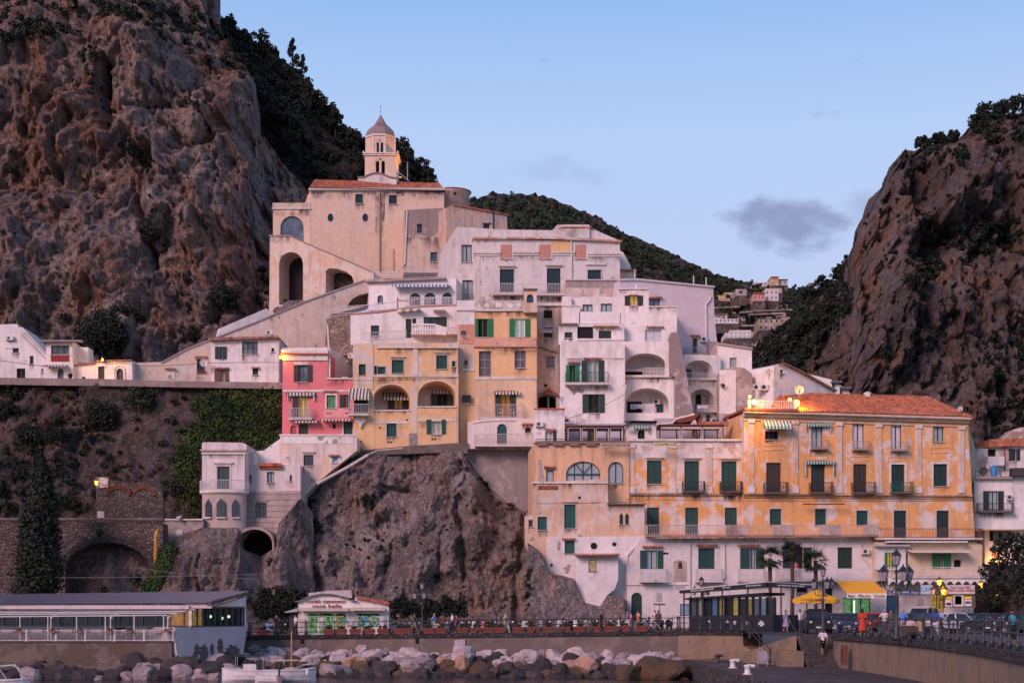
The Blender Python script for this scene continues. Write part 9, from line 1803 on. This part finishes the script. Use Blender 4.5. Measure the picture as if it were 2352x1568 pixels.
P('person in dark clothes near the passage at the right',2226,140,(.03,.03,.035),(.02,.02,.03),rz=40,walk=.4);P('person in white near the travel office doorway',2213,136,(.4,.38,.4),(.06,.06,.08),hair='dark',rz=-30)
o=thing('pushchair','dark folding pushchair on the pavement left of the bench','pushchair',G(2058,85));p=G(2056,86);mb=MB();mb.tube([p+Vector(v)for v in((-.3,0,.15),(.1,0,.6),(.45,0,1.05))],.02,5);mb.tube([p+Vector(v)for v in((.35,0,.15),(-.1,0,.62))],.02,5);mb.build('frame',flat((.3,.3,.32),.4),o);mb=MB();mb.ball(p+Vector((-.05,0,.68)),.3,10,7,(1.1,.8,.9));mb.build('hood',flat((.05,.045,.06)),o)
for dx in(-.3,.35):mb=MB();mb.tube([p+Vector((dx,-.05,.12)),p+Vector((dx,.05,.12))],.12,12);mb.build('wheel',flat((.02,.02,.02)),o)
# -------- palms, right-hand tree, hedges
def palm(label,px,Y,hpx):
 p=G(px,Y);H_=hpx*Y/FP;root=thing('palm_tree',label,'palm',p,'fan palms in front of the white building');mb=MB();mb.tube([p,p+Vector((.1,0,H_*.5)),p+Vector((.05,0,H_))],[.2,.16,.2],9);mb.build('trunk',flat((.06,.04,.03),.9),root)
 V=[];c=p+Vector((.05,0,H_))
 for k in range(46):
  az=rs.rand()*6.28;e=rs.uniform(-.7,1.2);L=rs.uniform(1.15,1.75);d=Vector((math.cos(az)*math.cos(e),math.sin(az)*math.cos(e),math.sin(e)))
  q=c+d*L*.5+Vector((0,0,-.05));sd=d.cross(Vector((0,0,1))).normalized();up_=sd.cross(d)
  for j in range(11):
   an_=(j-5)/5*1.25;f=(d*math.cos(an_)+sd*math.sin(an_)-Vector((0,0,.25+.2*abs(an_)))).normalized();w_=f.cross(up_).normalized()*.035
   V+=[tuple(q),tuple(q+f*.3+w_),tuple(q+f*L*.62),tuple(q+f*.3-w_)]
  w2=sd*.012;V+=[tuple(c),tuple(c+d*.3+w2),tuple(q),tuple(c+d*.3-w2)]
 npmesh('fronds',np.array(V),np.arange(len(V)).reshape(-1,4),leafmat((.006,.014,.007),(.02,.04,.016),name='palm_leaf')if 'palm_leaf' not in MC else MC['palm_leaf'],root)
palm('fan palm left of the open balcony doors',1767,141,163);palm('tallest fan palm in front of the open balcony doors',1818,140,178);palm('fan palm beside the lamp post by the parasol',1872,141,158)
tree(2330,1452,225,150,G(2330,118),'dark leafy tree at the right edge in front of the passage',LV_dark,.3)
hs=lambda x,y:WP(x,y,143.2)
Vs=[];rs2=np.random.RandomState(3)
for q in range(3):
 for(x,y,r)in[(588+i*9+q*3,1392+14*math.sin(i*1.7+q)-q*12,21)for i in range(13)]:Vs.append(bush(x,y,r,hs,LV_dark,.25))
for(x,y,r)in[(600+i*12,1400-18*math.sin(i*1.1)+(i%3)*8,24)for i in range(8)]:Vs.append(bush(x,y,r,hs,LV_dark,.25))
for(x,y,r)in[(640+i*8,1370+(i%2)*20,18)for i in range(5)]:Vs.append(bush(x,y,r,hs,LV_dark,.25))
stuff('hedge','dark shrubbery behind the restaurant and left of the souvenir shop','hedge',Vs,LV_dark)
Vs=[bush(900+i*12.5,1393-16*abs(math.sin(i*.8))+(i%2)*10,19,hs,LV_dark,.25)for i in range(13)]+[bush(905+i*9,1412-(i%3)*9,17,hs,LV_dark,.24)for i in range(19)]+[bush(900+i*8,1390-10*math.sin(i*1.3),17,hs,LV_dark,.24)for i in range(20)]
stuff('hedge','dark shrubbery on the promenade right of the souvenir shop','hedge',Vs,LV_dark)
bush(810,1375,15,hs,LV_dark,.22,label='dark upright shrub behind the flag of the souvenir shop')
# -------- boats
def hull(root,L,B,D,m,name='hull'):
 V=[];n=14;pr=[(0,-.45),(.55,-.3),(.86,.05),(1.,.55),(1.03,1.)]
 for i in range(n+1):
  u=i/n;w_=B/2*(1-max(0,(u-.45)/.55)**2.3)*(.8+.2*min(1,u/.3));rise=.35*max(0,u-.5)**2*4*D*.5
  for sg in(-1,1):
   for a,b in(pr if sg>0 else pr):V.append((u*L-L/2,sg*a*w_,b*D*.72+rise*max(0,b)))
 k=len(pr);F_=[]
 for i in range(n):
  for s_ in(0,1):
   for j in range(k-1):a=i*2*k+s_*k+j;F_.append((a,a+1,a+2*k+1,a+2*k))
 mb=MB();mb.add(V,F_+[tuple(range(k))+tuple(range(2*k-1,k,-1))])
 for i in range(n):
  a=i*2*k+k-2;b=i*2*k+2*k-2;mb.add([V[a],V[b],V[b+2*k],V[a+2*k]],[(0,1,2,3)])
 mb.build(name,m,root)
 mb=MB()
 for s_ in(0,1):mb.tube([V[i*2*k+s_*k+k-1]for i in range(n+1)],.05,5)
 mb.build('gunwale',flat((.6,.56,.56),.4),root)
wb=flat((.62,.58,.60),.35)
def boatroot(label,px,Y,rz,name='boat'):
 r_=thing(name,label,'boat',(0,0,0));r_.location=(WX(px,Y),Y,.85);r_.rotation_euler=(0,0,R(rz));return r_
r1=boatroot('small white wooden boat with an orange mast',666,105.5,14);hull(r1,3.6,1.5,.95,wb);mb=MB();mb.tube([(.1,0,.4),(.12,0,3.4)],.05,7);mb.tube([(-1.0,0,.95),(1.3,0,1.15)],.0,4)if 0 else None;mb.build('mast',flat((.5,.2,.05)),r1);mb=MB();mb.tube([(-1.4,.1,1.35),(.6,-.05,1.38)],.05,6);mb.build('boom',flat((.5,.38,.28)),r1)
for(x,y)in((1.55,.55),(1.75,.3),(1.1,-.75)):mb=MB();mb.ball((x,y-.1,.55),.12,8,7,(1,1,2));mb.build('fender',wb,r1)
mb=MB();mb.tube([(.3,-.72,.75),(.9,-.62,1.05),(1.6,-.2,1.15),(1.75,0,1.15),(1.6,.2,1.15),(.9,.62,1.05),(.3,.72,.75)],.02,5);mb.build('bow_rail',flat((.5,.5,.52),.3),r1);mb=MB();mb.ball((.1,0,.75),.4,9,6,(1.4,1,.4));mb.build('net_heap',flat((.45,.33,.28)),r1)
r2=boatroot('white motorboat with a dark canopy and black outboard',573,106.5,184);hull(r2,3.8,1.7,.9,wb);mb=MB();mb.box((-1.1,-.7,1.65),(1.0,.7,1.72));mb.build('canopy',flat((.01,.012,.02)),r2);mb=MB()
for x in(-1.,.9):
 for y in(-.65,.65):mb.tube([(x,y,.6),(x,y,1.67)],.02,5)
mb.build('canopy_pole',flat((.4,.4,.42),.3),r2);mb=MB();mb.ball((-2.0,0,.85),.3,10,8,(.8,.7,1.3));mb.tube([(-2.0,0,.7),(-2.0,0,-.1)],.09,6);mb.build('outboard_motor',flat((.012,.012,.015),.3),r2);mb=MB();mb.box((-.5,-.4,.6),(.4,.4,1.1));mb.build('console',wb,r2);mb=MB();mb.box((-.9,-.5,1.0),(-.5,.5,1.35));mb.build('seat_cover',flat((.01,.015,.035)),r2)
r3=boatroot('boat at the lower left corner of which only the bent metal bow rail shows',8,94,5);hull(r3,3.2,1.4,.7,wb);mb=MB();mb.tube([(-1.2,-.5,.5),(-1.0,-.5,1.3),(.6,-.45,1.45),(1.0,-.4,1.3),(1.25,-.35,.5)],.045,6);mb.tube([(-1.0,.4,1.3),(.6,.4,1.45),(1.25,.35,.5)],.045,6);mb.tube([(-.2,-.5,1.35),(.3,-.5,.6)],.03,5);mb.build('bow_rail',flat((.5,.48,.52),.3),r3)
r4=boatroot('small white tender lying between the motorboat and the mast boat',614,104,160);hull(r4,1.9,1.1,.6,wb);mb=MB();mb.tube([(-.9,0,.35),(-.95,0,1.1),(-1.0,0,1.3)],[.07,.09,.1],7);mb.build('tiller',flat((.03,.03,.035)),r4)
o=thing('mooring_post','short orange post rising at the bottom edge beside the mast boat','post',WP(640,1568,101));mb=MB();mb.tube([WP(640,1580,101),WP(640,1552,101)],.06,7);mb.build('post',flat((.5,.18,.04)),o)
o=thing('plastic_sheet','crumpled yellow plastic caught among the boulders','litter',WP(746,1525,117.5));mb=MB();mb.ball(WP(746,1522,117.3),.3,7,5,(.7,.4,1));mb.build('sheet',flat((.6,.45,.02),.4),o)
o=thing('flag','faded violet flag on a short pole above the souvenir shop','flag',WP(817,1372,132));mb=MB();mb.tube([WP(816,1373,132),WP(818,1335,132)],.03,5);mb.build('pole',flat((.3,.3,.2)),o);mb=MB();mb.add([WP(817,1338,131.9),WP(821,1340,131.8),WP(820,1350,132),WP(817,1351,131.9)],[(0,1,2,3)]);mb.build('cloth',flat((.18,.12,.35)),o)
for i,(a,b,c,d)in enumerate(((0,1326,590,1318),(300,1302,590,1330))):
 mb=MB();mb.tube(cables(a,b,c,d,Fac(0,138),3),.018,4);o=mb.build('cable',flat((.25,.22,.22)));tag(o,['thin cable stretched low across the dark stone arch','thin cable rising over the rocks right of the stone arch'][i],'cable')
o=thing('gull','small pale gull standing on the grey block left of the tower house','bird',WP(411,1191,147.6));mb=MB();p=WP(411,1188,147.6);mb.ball(p,.16,10,7,(1.5,.8,.8));mb.ball(p+Vector((.18,0,.14)),.08,8,6);mb.tube([p+Vector((.24,0,.14)),p+Vector((.33,0,.12))],[.02,.008],5);mb.tube([p,p+Vector((-.3,0,-.02))],[.1,.02],6);mb.build('body',flat((.5,.48,.5)),o,True);mb=MB();mb.tube([p+Vector((.02,-.04,-.1)),WP(411,1191.2,147.6)],.012,4);mb.build('leg',flat((.4,.2,.05)),o)
